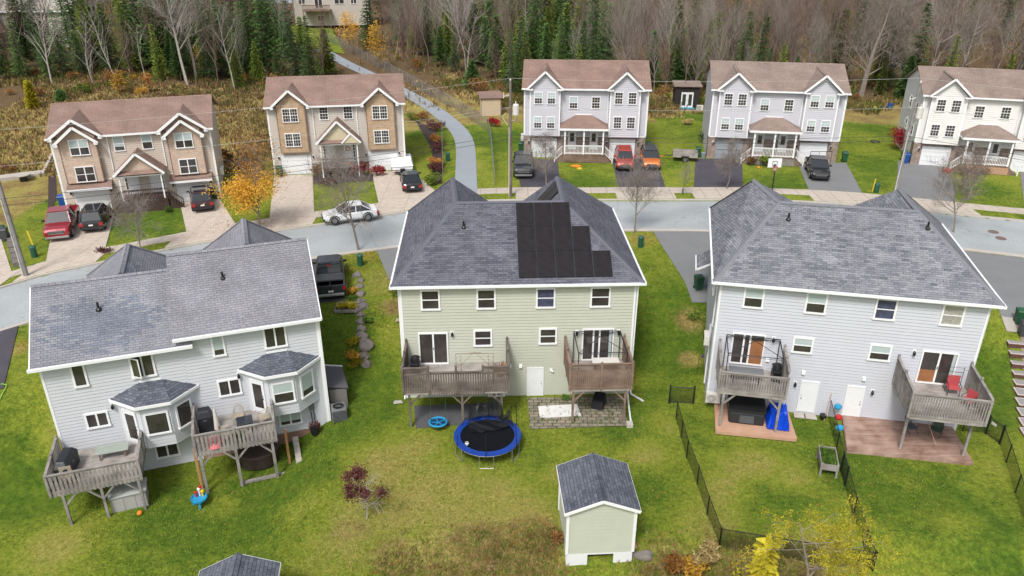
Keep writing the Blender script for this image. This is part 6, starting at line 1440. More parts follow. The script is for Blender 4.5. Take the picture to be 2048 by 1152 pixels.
# shrubs
for px, py, h, r, mt, lb, sd, n_ in ((722, 350, 1.5, 1.1, L_redb, "bright crimson shrub before the greige house's porch", 1, 900), (755, 352, 1.1, 1.0, L_redb, "red-brown shrub at the right end of the crimson bed", 2, 600), (640, 352, 1.3, 1.0, L_bru, "russet hedge shrub at the left of the porch bed", 3, 700), (672, 352, 1.2, 1.0, L_bru, "russet hedge shrub under the greige porch rail", 4, 700), (660, 372, .7, 1.5, L_mar, "low dark red ground shrub edging the porch bed", 5, 700),
        (873, 262, 1.3, 1.3, L_mar, "topmost dark red shrub of the row beside the path", 6, 700), (872, 285, 1.0, 1.1, L_org, "orange-tipped shrub, second down the row by the path", 7, 500), (872, 305, 1.4, 1.2, L_mar, "dark red shrub in the middle of the row by the path", 8, 700), (870, 330, .9, 1.1, L_org, "rusty orange shrub in the row by the path", 9, 450), (872, 345, 1.2, 1.1, L_mar, "lowest dark red shrub of the row by the path", 10, 600), (870, 370, 1.2, 1.1, L_con2, "yellow-green shrub at the lower end of the path row", 11, 700), (845, 240, 1.2, 1.3, L_bru, "brown shrub at the head of the path bed", 12, 600), (825, 240, .9, 1.0, L_con2, "yellow-green shrub in the bed behind the greige house", 13, 500),
        (1804, 300, 2.6, 1.6, L_redb, "tall crimson burning bush beside the off-white house", 14, 1800), (988, 254, 1.2, .9, L_redb, "small crimson bush in front of the tan garden shed", 15, 600), (1530, 332, 1.1, 1.0, L_con2, "round olive shrub beside the hoop house porch", 16, 800), (1503, 330, .9, .8, L_bru, "brown grass clump left of the olive shrub", 17, 400), (1408, 285, 1.2, .8, L_con3, "tall green garden plant at the left corner of the hoop house", 18, 400), (20, 345, 1.0, .9, L_bru, "russet bush on the lawn at the far left", 19, 400), (340, 424, .5, .5, L_gre, "low green plants before the dark brown porch", 20, 300), (208, 505, .3, .8, L_mar, "low dark plants at the driveway corner", 21, 300), (1930, 352, .9, .8, L_bru, "dry shrub at the off-white house's porch steps", 22, 400), (1960, 348, .8, .8, L_bru, "second dry shrub at the off-white porch", 23, 400),
        (703, 690, .55, .55, L_lar, "uppermost golden ornamental grass beside the stone row", 24, 500), (701, 718, .55, .6, L_yel, "middle golden ornamental grass beside the stone row", 25, 600), (708, 748 - 15, .5, .55, L_lar, "lowest golden ornamental grass beside the stone row", 26, 500), (703, 588, .45, .45, L_yel, "orange-gold perennial beside the pickup's bumper", 27, 400), (705, 603, .4, .45, L_gre, "green perennial between planter frame and stone row", 28, 350), (735, 645, .4, .35, L_gre, "green weeds sprouting on the right of the stone row", 29, 200), (1388, 640, .6, .8, L_con2, "weedy clump against the left wall of the right near house", 30, 400), (790, 590, .7, .7, L_con2, "weedy bush against the left wall of the sage house", 31, 400),
        (1410, 1120, .9, .8, L_gra, "pampas-like dry grass at the fence corner", 32, 700), (1340, 1140, .9, .7, L_org, "orange-brown goldenrod clump right of the green shed", 33, 500), (1390, 1150, .8, .9, L_yel, "yellow goldenrod clump by the bottom edge", 34, 600), (1120, 1085, .6, .5, L_bru, "rusty weed clump at the green shed's left wall", 35, 300), (455, 330, 1.6, 1.2, L_bru, "dry brown bush behind the yellow maple", 36, 600), (492, 350, 1.4, 1.0, L_org, "orange-brown shrub behind the yellow maple", 37, 500)):
    bush(px, py, lb, h, r, mt, 900 + sd, n_, .11 if h < .8 else .15)

# low autumn bushes and young firs along the edge of the woods
BK = []
for i, (mt, h, r) in enumerate(((L_yel, 1.6, 1.1), (L_bru, 1.4, 1.3), (L_org, 2.2, 1.0), (L_con2, 1.5, .9), (L_gra, 1.1, 1.2), (L_bru, 2.2, 1.4))):
    b_ = bush(0, 0, "", h, r, mt, 880 + i, 420, .17, "edge_bush", "bush", loc=Vector((0, 0, 0))); BK.append(b_)
rk_ = random.Random(8); first = set()
for k in range(95):
    x = rk_.uniform(-80, 75); y = TL(x) + rk_.uniform(-11, 5)
    if near_path(x, y): continue
    i = rk_.choice((0, 1, 1, 1, 2, 3, 4, 4, 5, 5)) ; o = BK[i] if i not in first else copy_tree(BK[i]); first.add(i); sc = rk_.uniform(.5, 1.15)
    z = terr(max(-75, min(75, x)), y) if y < 110 else 2.7 + (y - 100) * .02 + (1.5 * sm((y - 78) / 30) * sm((-40 - x) / 10))
    o.location = (x, y, z); o.scale = (sc,) * 3; o.rotation_euler.z = rk_.random() * 6; tag(o, "low autumn bush at the ragged edge of the woods behind the far houses", "bush", "autumn bushes at the wood edge")
for i in range(6):
    if i not in first: bpy.data.objects.remove(BK[i])
# ------------------------------------------------------------------ ground cover (uncountable)
def tufts(name, label, regions, mat, n, hgt, seed, wd=.05, cat="grass", free=False):
    rd = random.Random(seed); m = MB(); st = random.getstate(); random.seed(seed)
    W_ = [r[4] for r in regions]
    for _ in range(n):
        x0, x1, y0, y1, _w = rd.choices(regions, W_)[0]
        if x1 - x0 < 12: x, y = rd.gauss((x0 + x1) / 2, (x1 - x0) * .28), rd.gauss((y0 + y1) / 2, (y1 - y0) * .28)
        else:
            x, y = rd.uniform(x0, x1), rd.uniform(y0, y1)
            if not free and y < TL(x) - 8 + 3 * math.sin(x * .35) + 2 * math.sin(x * .9 + 1): continue
            if not free and math.sin(x * .45 + 1.3 * math.sin(y * .3)) + math.sin(y * .6 + math.sin(x * .7)) < rd.uniform(-1.6, .9): continue
        if near_path(x, y) and y > 90 and rd.random() < .9: continue
        z = terr(max(-75, min(75, x)), y) if y < 110 else 2.7 + (y - 100) * .02 + (1.5 * sm((y - 78) / 30) * sm((-40 - x) / 10))
        nb_ = 4; h_ = hgt * rd.uniform(.5, 1.4)
        for k in range(nb_): m.blade((x + rd.uniform(-.12, .12), y + rd.uniform(-.12, .12), z), (rd.uniform(-.5, .5) * h_, rd.uniform(-.5, .5) * h_, h_), wd * rd.uniform(.6, 1.6))
    random.setstate(st); o = m.build(name, mat); tag(o, label, cat, kind="stuff"); return o
def R_(pts):
    out = []
    for a, b, r, w_ in pts: p = G(a, b); out.append((p.x - r, p.x + r, p.y - r * .8, p.y + r * .8, w_))
    return out
bott = R_([(1000, 1110, 1.6, 1), (930, 1145, 2.2, 1), (1085, 1080, .9, 1), (800, 1130, 1.6, .5), (1320, 1150, 1.6, 2), (1450, 1150, 1.8, 2), (1560, 1150, 1.6, 1.5), (1080, 1150, 1.6, 2)])
tufts("dry_weeds", "tall dry weeds along the bottom edge around the green shed", bott, L_gra, 2600, .17, 21, .03)
tufts("green_weeds", "green weeds mixed into the dry strip at the bottom", bott, L_grg, 3400, .13, 22, .03)
tufts("rusty_weeds", "rusty brown weeds by the green shed", bott, L_bru, 900, .16, 23, .035)
back = [(-95, -24, 104, 125, 3), (-20, 6, 104, 122, 1.4), (4, 80, 102, 118, 2.6), (-62, -42, 76, 106, 2.0), (-30, -20, 95, 108, .6), (-100, 100, 118, 165, 3)]
tufts("undergrowth", "dry brown undergrowth at the foot of the woods", back, L_bru2, 26000, .5, 24, .09, "undergrowth")
tufts("dry_meadow_grass", "straw-coloured grass on the rough ground behind the houses", back, L_gra, 24000, .42, 25, .06)
tufts("green_undergrowth", "green low plants among the dry undergrowth", back, L_con2, 14000, .7, 26, .10, "undergrowth")
fld = [(-64, -43, 76, 112, 2), (-48, -24, 90, 114, 2), (-31, -25, 80, 98, .5), (-22, -4, 104, 122, 1), (2, 22, 100, 108, .5)]
tufts('field_grass', 'tan grass of the rough field behind the far left houses', fld, L_gra, 22000, .26, 41, .06, free=True)
tufts('field_brush', 'brown brush scattered over the rough field behind the far left houses', fld, L_bru2, 8000, .45, 42, .08, 'undergrowth', free=True)
tufts('field_green', 'green tufts in the rough field behind the far left houses', fld, L_grg, 6000, .25, 43, .06, free=True)
lawn = [(-28, 24, 27, 46, 5), (-44, 52, 62, 86, 3)]
def leaf_litter():
    rd = random.Random(77); m = MB(); st = random.getstate(); random.seed(77)
    for px, py, r, n_ in ((740, 515, 1.8, 500), (705, 540, 1.0, 150), (1290, 478, 1.8, 350), (45, 690, 1.2, 200), (500, 450, 3.0, 350), (1060, 1080, 1.5, 200), (880, 430, 2, 80), (780, 950, 4, 160), (1300, 950, 4, 160), (1600, 980, 5, 160), (500, 950, 5, 120), (1330, 620, 2, 120), (760, 640, 1.5, 120)):
        p = G(px, py)
        for _ in range(n_):
            x, y = p.x + rd.gauss(0, r * .6), p.y + rd.gauss(0, r * .5)
            if ynear(x) - .3 < y < yfar(x) + .1: continue
            z = terr(x, y) + .03 + (.06 if y > yfar(x) else 0); m.blade((x, y, z), (rd.uniform(-.08, .08), rd.uniform(-.08, .08), .01), .07)
    o = m.build("fallen_leaves", L_org); tag(o, "orange fallen leaves scattered on verges and lawn corners", "leaves", kind="stuff"); random.setstate(st)
leaf_litter()

# short grass over the lawns: many tiny blades in one mesh
import numpy as np
def lawn_blades(name, label, x0, x1, y0, y1, n, mat, h, w_, seed, ok):
    g = np.random.default_rng(seed); X = g.uniform(x0, x1, n * 2); Y = g.uniform(y0, y1, n * 2)
    keep = [i for i in range(n * 2) if ok(X[i], Y[i])][:n]; X = X[keep]; Y = Y[keep]; n = len(keep)
    Z = np.array([terr(a, b) for a, b in zip(X, Y)]) + .0; A = g.uniform(0, 6.283, n); H_ = h * g.uniform(.5, 1.5, n); W = w_ * g.uniform(.6, 1.4, n)
    lx = g.uniform(-.7, .7, n) * H_; ly = g.uniform(-.7, .7, n) * H_; ca, sa = np.cos(A) * W, np.sin(A) * W
    V_ = np.empty((n, 3, 3), dtype=np.float32); V_[:, 0] = np.stack([X - ca, Y - sa, Z], 1); V_[:, 1] = np.stack([X + ca, Y + sa, Z], 1); V_[:, 2] = np.stack([X + lx, Y + ly, Z + H_], 1)
    me = bpy.data.meshes.new(name); me.vertices.add(3 * n); me.vertices.foreach_set("co", V_.reshape(-1)); me.loops.add(3 * n); me.loops.foreach_set("vertex_index", np.arange(3 * n, dtype=np.int32))
    me.polygons.add(n); me.polygons.foreach_set("loop_start", np.arange(0, 3 * n, 3, dtype=np.int32)); me.update(calc_edges=True); me.validate(); me.materials.append(mat)
    o = bpy.data.objects.new(name, me); COL.objects.link(o); tag(o, label, "grass", kind="stuff"); return o
HB_ = [((-6.45, 40.8), 2.2, -.2, 13.9, -.1, 12), ((11.75, 40.3), -11.8, -.2, 14.2, -.1, 12), ((-24, 34.4), 19, -.2, 14, -.1, 12),
       ((-6.45, 40.8), 2.2, .4, 6.3, -3.4, 0), ((-6.45, 40.8), 2.2, 7.3, 13.3, -3.9, 0), ((11.75, 40.3), -11.8, .3, 5.1, -3.3, 0), ((11.75, 40.3), -11.8, 7.4, 14.1, -3.8, 0)]
POLY = [[G(*q) for q in pl] for pl in ([(613, 521), (683, 511), (690, 603), (630, 607)], [(753, 501), (840, 490), (850, 560), (778, 560)], [(1306, 464), (1500, 466), (1500, 606), (1384, 606)], [(1900, 497), (2180, 530), (2200, 690), (2003, 636)], [(-200, 710), (37, 653), (8, 778), (-120, 800)])]
def inpoly(x, y, P):
    c = False; j = len(P) - 1
    for i in range(len(P)):
        if (P[i].y > y) != (P[j].y > y) and x < (P[j].x - P[i].x) * (y - P[i].y) / (P[j].y - P[i].y) + P[i].x: c = not c
        j = i
    return c
def lawn_ok(x, y):
    if abs(x) > .66 * y + 1.5 or y > ynear(x) - .6: return False
    for (ox, oy), an, u0, u1, v0, v1 in HB_:
        a = R(an); dx, dy = x - ox, y - oy; u = dx * math.cos(a) + dy * math.sin(a); v = -dx * math.sin(a) + dy * math.cos(a)
        if u0 < u < u1 and v0 < v < v1: return False
    return not any(inpoly(x, y, P) for P in POLY)
gb = np.random.default_rng(2)
lawn_blades("lawn_grass", "short green lawn grass of the back yards", -36, 38, 24, 58, 120000, L_grg2, .075, .022, 31, lawn_ok)
lawn_blades("lawn_grass_dry", "straw-coloured blades among the back yard lawns", -36, 38, 24, 58, 50000, L_gra2, .07, .02, 32, lambda x, y: lawn_ok(x, y) and (gsum(BD, x, y) > .15 or gb.random() < .15))
# ------------------------------------------------------------------ helpers for places beside a house
def loc_of(o, ang, u, v, z):
    a = R(ang); return Vector((o[0] + math.cos(a) * u - math.sin(a) * v, o[1] + math.sin(a) * u + math.cos(a) * v, z))
cF = lambda u, v, z: loc_of((-6.45, 40.8), 2.2, u, v, z)
rF = lambda u, v, z: loc_of((11.75, 40.3), -11.8, u, v, z)
lF = lambda u, v, z: loc_of((-24.0, 34.4), 19, u, v, z)

# ------------------------------------------------------------------ fences
def mesh_fence(name, label, pts, h, mnet, mpost, post_step=2.4, rail=.035, group=None, pr=.035):
    r_ = thing(name, label, "fence", (pts[0].x, pts[0].y, pts[0].z), 0, group); o = pts[0]
    f = MB(); rl = MB(); s_ = 0; posts = []
    for a, b in zip(pts[:-1], pts[1:]):
        L_ = (Vector((b.x, b.y)) - Vector((a.x, a.y))).length; n_ = max(1, round(L_ / post_step))
        for i in range(n_):
            p, q = a.lerp(b, i / n_), a.lerp(b, (i + 1) / n_); p.z = terr(p.x, p.y) if p.y < 110 else p.z; q.z = terr(q.x, q.y) if q.y < 110 else q.z; p -= o; q -= o
            l = (q - p).length; H_ = Vector((0, 0, h))
            f.add([tuple(p), tuple(q), tuple(q + H_), tuple(p + H_)], [(0, 1, 2, 3)], 0, [[(s_, 0), (s_ + l, 0), (s_ + l, h), (s_, h)]]); rl.tube([p + H_, q + H_], rail / 2 + .004, 6); s_ += l; posts.append(p)
    posts.append(q)
    f.build("netting", mnet, r_); rl.build("top_rail", mpost, r_)
    for p in posts: m = MB(); m.tube([p - Vector((0, 0, .2)), p + Vector((0, 0, h + .06))], pr, 8); m.build("post", mpost, r_)
    return r_
mesh_fence("chain_link_fence", "black chain-link fence dividing the middle and right back yards", [G(1352, 838), G(1373, 916), G(1394, 968), G(1414, 1030), G(1438, 1095)], 1.15, M_chain, M_black)
mesh_fence("chain_link_fence", "black chain-link fence crossing the bottom of the right yard behind the larch", [G(1438, 1095), G(1530, 1110), G(1640, 1128), G(1745, 1142)], 1.15, M_chain, M_black)
mesh_fence("chain_link_fence", "black chain-link fence running down between the two right yards", [G(1655, 832), G(1672, 900), G(1689, 968), G(1706, 1032), G(1727, 1096), G(1742, 1140)], 1.15, M_chain, M_black)
mesh_fence("chain_link_fence", "black chain-link fence at the far right edge", [G(1998, 886), G(2012, 925), G(2030, 986), G(2056, 1070)], 1.15, M_chain, M_black)
mesh_fence("chain_link_fence", "tall black side fence beside the far right gate", [G(1925, 862), G(1972, 866)], 1.15, M_chain, M_black, 1.4)
def gate(label, a, b, h=1.15, swing=0, sign=False):
    r_ = thing("yard_gate", label, "gate", a, 0); d = b - a; H_ = Vector((0, 0, h)); z = Vector((0, 0, .1))
    m = MB(); L_ = d.length; m.add([tuple(z), tuple(d + z), tuple(d + H_), tuple(H_)], [(0, 1, 2, 3)], 0, [[(0, 0), (L_, 0), (L_, h), (0, h)]]); m.build("netting", M_chain, r_)
    m = MB(); m.tube([z, d + z, d + H_, H_, z], .028, 6); m.build("frame", M_black, r_)
    for p in (Vector((0, 0, 0)), d): m = MB(); m.tube([p - z, p + H_ * 1.12], .05, 8); m.build("post", M_black, r_)
    if sign: m = MB(); c = d * .35 + H_ * .8; u_ = d.normalized(); n_ = Vector((u_.y, -u_.x, 0)) * .04; m.bar(c - u_ * .16 + n_, c + u_ * .16 + n_, .02, .16); m.build("blank_plate", M_hvac, r_)
    return r_
gate("black mesh gate at the side of the right house, left of its hot tub deck", G(1338, 806), G(1386, 808))
gate("black gate standing open at the far right yard corner with small pale sign", G(1971, 868), G(1999, 888), sign=True)
gate("narrow black gate by the wooden planter box", G(1681, 942), G(1689, 972))
fpts = [G(988, 258 + 92), G(973, 262), G(940, 238), G(905, 217), G(860, 192), G(815, 166), G(770, 141), G(725, 118), G(690, 98), G(650, 80)]
mesh_fence("chain_link_fence", "long galvanised fence climbing beside the footpath into the woods", fpts[1:], 1.5, M_chaing, M_steel, 3.0)
mesh_fence("chain_link_fence", "galvanised fence between footpath and the lawn with the tan shed", [G(977, 262), G(983, 300), G(987, 350), G(989, 372)], 1.5, M_chaing, M_steel, 3.0)
mesh_fence("chain_link_fence", "galvanised fence between the red shrub row and the footpath", [G(885, 270), G(885, 310), G(886, 352)], 1.5, M_chaing, M_steel, 3.0)

# ------------------------------------------------------------------ poles and wires
def pole(label, x, y, h, lean=0, mat=M_pole, tr=False, tw=1):
    r_ = thing("utility_pole", label, "utility pole", (x, y, 2.65), 0); m = MB(); m.tube([(0, 0, -.3), (lean * h, 0, h)], [.17, .11], 10); m.build("shaft", mat, r_)
    if tr:
        cx = lean * h * .78 + .48; z = h - 3.0
        m = MB(); m.lathe((cx, -.05, z), [(.24, 0), (.28, .05), (.28, .9), (.24, .98), (.05, 1.02)], 14); m.tube([(cx, -.05, z + 1.0), (cx, -.05, z + 1.25)], .05, 8); m.build("transformer", M_hvac, r_)
        m = MB(); m.tube([(cx, 0, z + .1), (cx - .1, -.1, z - .5), (cx - .5, -.1, z - .4)], .02, 6); m.tube([(cx - .9, 0, z + .2), (cx - 1.2, -.1, z - .2), (cx - .7, -.1, z - .9)], .025, 6); m.build("service_loop", plain("pale_cable", (.5, .55, .5), .5), r_)
        m = MB(); m.bar((lean * h * .85, 0, h - 1.2), (lean * h * .85 - .6, 0, h - 1.35), .06); m.tube([(lean * h * .85 - .6, 0, h - 1.5), (lean * h * .85 - .6, 0, h - 1.05)], .05, 8); m.build("cutout", M_hvac, r_)
    m = MB(); m.lathe((lean * h, 0, h), [(.05, 0), (.09, .08), (.05, .2), (.02, .24)], 8); m.build("insulator", M_hvac, r_)
    m = MB(); m.tube([(-.14 + lean * 0, -.16, 0), (-.12 + lean * h * .62, -.14, h * .62)], .035, 6); m.build("conduit", M_hvac, r_)
    return r_
P2 = (-.14, yfar(-.14) + .95); P3 = (34.6, yfar(34.6) + 1.0); P1 = (-35.6, yfar(-35.6) + 1.0)
pole("dark brown utility pole with grey transformer in the middle of the street", P2[0], P2[1], 10.7, .0, M_pole, True)
pole("weathered grey utility pole with transformer before the off-white house", P3[0], P3[1], 10.9, .012, M_poleg, True)
pole("tall grey utility pole at the far left edge", P1[0], P1[1], 11.5, -.005, M_poleg)
M_wire = plain("power_cable", (.03, .03, .032), .6); M_wire2 = plain("bare_conductor", (.38, .38, .36), .5)
def wire(label, a, b, sag, mat, r=.014):
    m = MB(); a, b = Vector(a), Vector(b); m.tube([a.lerp(b, i / 12) - Vector((0, 0, sag * 4 * (i / 12) * (1 - i / 12))) for i in range(13)], r * .72, 4); o = m.build("overhead_wire", mat); tag(o, label, "wire"); return o
X4 = (72, yfar(72) - 1)
for za, zb, zc, mt, nm, r in ((13.5, 13.6, 14.0, M_wire2, "topmost pale", .016), (11.0, 11.1, 11.5, M_wire2, "second pale", .018), (8.7, 8.6, 9.0, M_wire, "black upper communications", .024), (8.2, 8.2, 8.6, M_wire, "black lowest communications", .026)):
    wire(nm + " wire from the left pole to the middle pole", (P1[0], P1[1] - .1, za), (P2[0], P2[1] - .1, zb), .35, mt, r)
    wire(nm + " wire from the middle pole to the right pole", (P2[0], P2[1] - .1, zb), (P3[0], P3[1] - .1, zc), .3, mt, r)
    wire(nm + " wire from the right pole off the right edge", (P3[0], P3[1] - .1, zc), (X4[0], X4[1], zc - (2.5 if mt == M_wire else 1)), .3, mt, r)
    wire(nm + " wire leaving the left pole off the left edge", (P1[0], P1[1] - .1, za), (-62, 40, za), .3, mt, r)
wire("service wire from the middle pole down to the greige house's side", (P2[0], P2[1], 11.0), (-11.6, 78.5, 7.2), .2, M_wire2, .014)

# ------------------------------------------------------------------ sheds and small buildings
def shed(name, label, o, ang, W, D, H, zr, wallm, roofm, trimw=True, ridge='y', z0=0.0, over=.18, mono=False, body=True):
    """front at y=0; ridge along y (gable faces front) unless mono"""
    r_ = thing(name, label, "shed", o, R(ang)); m = MB()
    m.clap((0, 0), (W, 0), z0, H); m.clap((W, 0), (W, D), z0, H); m.clap((W, D), (0, D), z0, H); m.clap((0, D), (0, 0), z0, H)
    if not mono:
        m.clap((0, 0), (W, 0), H, zr, lim=lambda z: gl(z, H, zr, W)); m.clap((W, D), (0, D), H, zr, lim=lambda z: gl(z, H, zr, W))
    m.build("wall", wallm, r_); m = MB()
    k = (zr - H) / (W / 2); e = over
    if not mono:
        m.roof([(-e, -e, H - k * e + .08), (-e, D + e, H - k * e + .08), (W / 2, D + e, zr + .08), (W / 2, -e, zr + .08)], th=.06); m.roof([(W + e, -e, H - k * e + .08), (W / 2, -e, zr + .08), (W / 2, D + e, zr + .08), (W + e, D + e, H - k * e + .08)], th=.06)
    else: m.roof([(-e, -e, H + .05), (W + e, -e, H + .05), (W + e, D + e, zr), (-e, D + e, zr)], th=.06)
    rf = m.build("roof", roofm, r_)
    if not mono: ridgecap(rf, [((W / 2, -e, zr + .1), (W / 2, D + e, zr + .1))], roofm)
    if trimw and not mono:
        m = MB(); t = .14
        for s_ in (-1, 1):
            x = -e if s_ < 0 else W + e; m.bar((x, -e - .02, H - k * e - .02), (W / 2, -e - .02, zr - .02), .05, t); m.bar((x, D + e + .02, H - k * e - .02), (W / 2, D + e + .02, zr - .02), .05, t); m.bar((x, -e, H - k * e - .02), (x, D + e, H - k * e - .02), .05, t)
        m.build("fascia", M_white, rf)
        for x in (0, W):
            for y in (0, D): m = MB(); m.box(x - .07, x + .07, y - .07, y + .07, z0, H + (.0)); m.build("corner_trim", M_white, r_)
    return r_
gs = atz(1129, 1029, 2.55); gs2 = atz(1281, 1023, 2.55)
ang = math.degrees(math.atan2(gs2.y - gs.y, gs2.x - gs.x)) ; Wd = (gs2 - gs).length - .36
gp = gs + Vector((.18, .18, 0)); zg = terr(gp.x, gp.y)
GS = shed("garden_shed", "sage green shed with dark shingled gable roof near the bottom centre", (gp.x, gp.y, 0), ang, Wd, 3.0, 2.62, 3.22, M_sgreen, M_rdark, z0=.05)
m = MB(); zb = -.95
m.box(0, .98, -.02, .06, zb, .05); m.box(Wd - .98 + .1, Wd, -.02, .06, zb, .05); m.box(.98, Wd - .88, -.02, .06, -.06, .05); m.box(-.02, .05, .06, 3.0, zb, .05); m.box(Wd - .05, Wd + .02, .06, 3.0, zb, .05); m.build("skirting", M_whited, GS)
m = MB(); m.box(.05, Wd - .05, .3, 2.9, zb, .02); m.build("crawl_space_shade", M_black, GS)  # black block stands in for the shade under the shed
m = MB(); m.bar((Wd + .25, .4, -.2), (Wd + .1, 1.2, .25), .12, .04); m.build("leaning_board", M_woodnew, GS)
p = atz(402, 1143, 2.2); q = atz(556, 1112, 2.2)
shed("garden_shed", "shed at the bottom edge, only its dark shingled roof in the picture", (-12.45, 21.9, 0), 8, 2.9, 2.6, 2.2, 2.85, M_sgrey2, M_rdark)
# tan shed by the fence
p = G(965, 232); p2 = G(997, 234); a_ = math.degrees(math.atan2(p2.y - p.y, p2.x - p.x))
TS = shed("garden_shed", "small tan shed with brown lean-to roof by the chain-link fence", (p.x - .1, p.y, p.z), 8, 2.5, 1.9, 2.25, 2.7, plain("shed_tan", (.52, .42, .29), .7, var=.06), M_rbrown, mono=True, over=.25)
m = MB(); m.box(2.44, 2.52, -.05, .03, 0, 2.3); m.box(2.5, 2.53, .2, 1.0, .1, 1.9); m.build("corner_strip", M_woodbr, TS)
# black garden studio with white french doors
p = G(1348, 216); GSd = thing("garden_studio", "small black garden studio with white French doors under the trees", "shed", p, R(-4))
m = MB(); W_, D_, H_ = 3.2, 2.4, 2.9
m.box(0, .1, 0, D_, 0, H_); m.box(W_ - .1, W_, 0, D_, 0, H_); m.box(.1, W_ - .1, D_ - .1, D_, 0, H_); m.box(.1, .75, 0, .1, 0, H_); m.box(W_ - .75, W_ - .1, 0, .1, 0, H_); m.box(.75, W_ - .75, 0, .1, 2.15, H_)
for k in range(14): m.box(.78 + k * .13, .82 + k * .13, -.03, 0, 2.2, H_)
m.build("wall", plain("black_stained_board", (.022, .017, .017), .7, var=.3), GSd)
m = MB(); m.roof([(-.25, -.3, 2.95), (W_ + .25, -.3, 2.95), (W_ + .25, D_ + .2, 3.15), (-.25, D_ + .2, 3.15)], th=.1); m.build("roof", M_rbrown2, GSd)
for x in (.82, 1.62): panel_door(GSd, x, x + .78, .08, 2.1, y=.02, lite=2, handle='r' if x < 1 else 'l')
m = MB(); m.box(.7, 2.6, -.7, 0, 0, .12); m.build("step", plain("blue_mat", (.05, .25, .35), .6), GSd)
bush(1362, 216, "little yellow-green sapling in front of the black garden studio", 1.3, .4, L_con2, 970, 160, .12, "sapling", "sapling")
# side shed and condenser by the left house
o = lF(14.15, .55, -.15); SS = thing("side_shed", "low grey storage lean-to against the left house's right end", "shed", o, R(19))
m = MB(); m.box(0, 1.0, 0, 2.3, -.5, 1.5)
for k in range(7): m.box(.02 + k * .14, .10 + k * .14, -.02, .001, -.4, 1.48)
m.build("wall", plain("grey_brown_board", (.19, .175, .165), .8, var=.15), SS)
m = MB(); m.roof([(-.05, -.1, 1.85), (1.1, -.1, 1.55), (1.1, 2.4, 1.55), (-.05, 2.4, 1.85)], th=.05); m.build("roof", plain("roofing_felt", (.10, .10, .115), .9), SS); m = MB(); m.bar((-.05, 2.42, 1.87), (1.12, 2.42, 1.57), .05, .1); m.build("edge_trim", M_white, SS)
def condenser(label, o, rz):
    r_ = thing("air_conditioner", label, "air conditioner", o, rz); m = MB(); m.box(-.42, .42, -.42, .42, .05, .85); m.build("casing", M_hvacg, r_, bevel=.03)
    m = MB(); m.lathe((0, 0, .86), [(.36, 0), (.36, .03), (.33, .03), (.33, .0)], 24)
    for k in range(4): a = k * math.pi / 4; m.bar((-math.cos(a) * .33, -math.sin(a) * .33, .885), (math.cos(a) * .33, math.sin(a) * .33, .885), .02)
    m.build("fan_guard", M_steel, r_); m = MB(); m.lathe((0, 0, .852), [(.32, 0), (.32, .006)], 20); m.build("fan_well", M_black, r_)
    m = MB()
    for k in range(8): m.box(-.4, .4, -.435, -.425, .12 + k * .085, .15 + k * .085)
    m.build("louvre", M_black, r_); return r_
condenser("grey square outdoor air conditioner at the left house's right corner", lF(14.5, -.35, terr(*lF(14.5, -.35, 0)[:2])), R(19))
def heatpump(label, o, rz, up=0.0):
    r_ = thing("heat_pump", label, "heat pump", o, rz); m = MB(); m.box(-.42, .42, -.16, .16, .12, .74); m.build("casing", M_hvac, r_, bevel=.03)
    m = MB()
    for rr in (.08, .14, .20, .25): m.tube([(-.1 + math.cos(t * .524) * rr, -.175, .43 + math.sin(t * .524) * rr) for t in range(13)], .008, 4)
    m.build("fan_guard", M_blackm, r_); m = MB(); m.box(-.35, -.3, -.14, .14, 0, .12); m.box(.3, .35, -.14, .14, 0, .12); m.build("foot", M_steel, r_); return r_
heatpump("white heat pump low beside the hot tub deck of the right house", rF(.35, -.55, .35), R(-11.8)); heatpump("white heat pump bracketed to the right house's left side wall", rF(-.3, 1.5, 3.2), R(-101.8))
e = H1.location; heatpump("white heat pump on the taupe house's right side", loc_of((e.x, e.y), 16.25, 13.25, 1.2, 4.6), R(106)); e = H3.location; heatpump("white heat pump on the left side of the middle grey house", loc_of((e.x, e.y), -3.4, -.25, 1.0, 4.2), R(-93))
p = G(1405, 237); heatpump("grey heat pump behind the left side of the hoop house", Vector((p.x, p.y + 2, p.z + .5)), R(-10))

# ------------------------------------------------------------------ yard of the sage house
tc_ = atz(975, 871, .85); TR = thing("trampoline", "round trampoline with blue safety pad and collapsed black net", "trampoline", (tc_.x, tc_.y, terr(tc_.x, tc_.y)), R(12))
def ringmesh(m, r0, r1, z, th, n=40, mi=0):
    P = []
    for k in range(n):
        t = 2 * math.pi * k / n; c, s_ = math.cos(t), math.sin(t); P += [(c * r0, s_ * r0, z), (c * r1, s_ * r1, z - .01), (c * r1, s_ * r1, z - th), (c * r0, s_ * r0, z - th)]
    m.add(P, [(4 * k + j, 4 * ((k + 1) % n) + j, 4 * ((k + 1) % n) + (j + 1) % 4, 4 * k + (j + 1) % 4) for k in range(n) for j in range(4)], mi)
m = MB(); ringmesh(m, 1.50, 1.86, .90, .05); m.build("safety_pad", M_blued, TR)
m = MB(); m.lathe((0, 0, .84), [(1.52, 0), (1.52, .01)], 36); m.build("jumping_mat", plain("jumping_mat_black", (.006, .007, .010), .9, spec=.1), TR)
m = MB(); m.tube([(math.cos(t * math.pi / 18) * 1.83, math.sin(t * math.pi / 18) * 1.83, .82) for t in range(37)], .025, 6, cap=False); m.build("frame_ring", M_steel, TR)
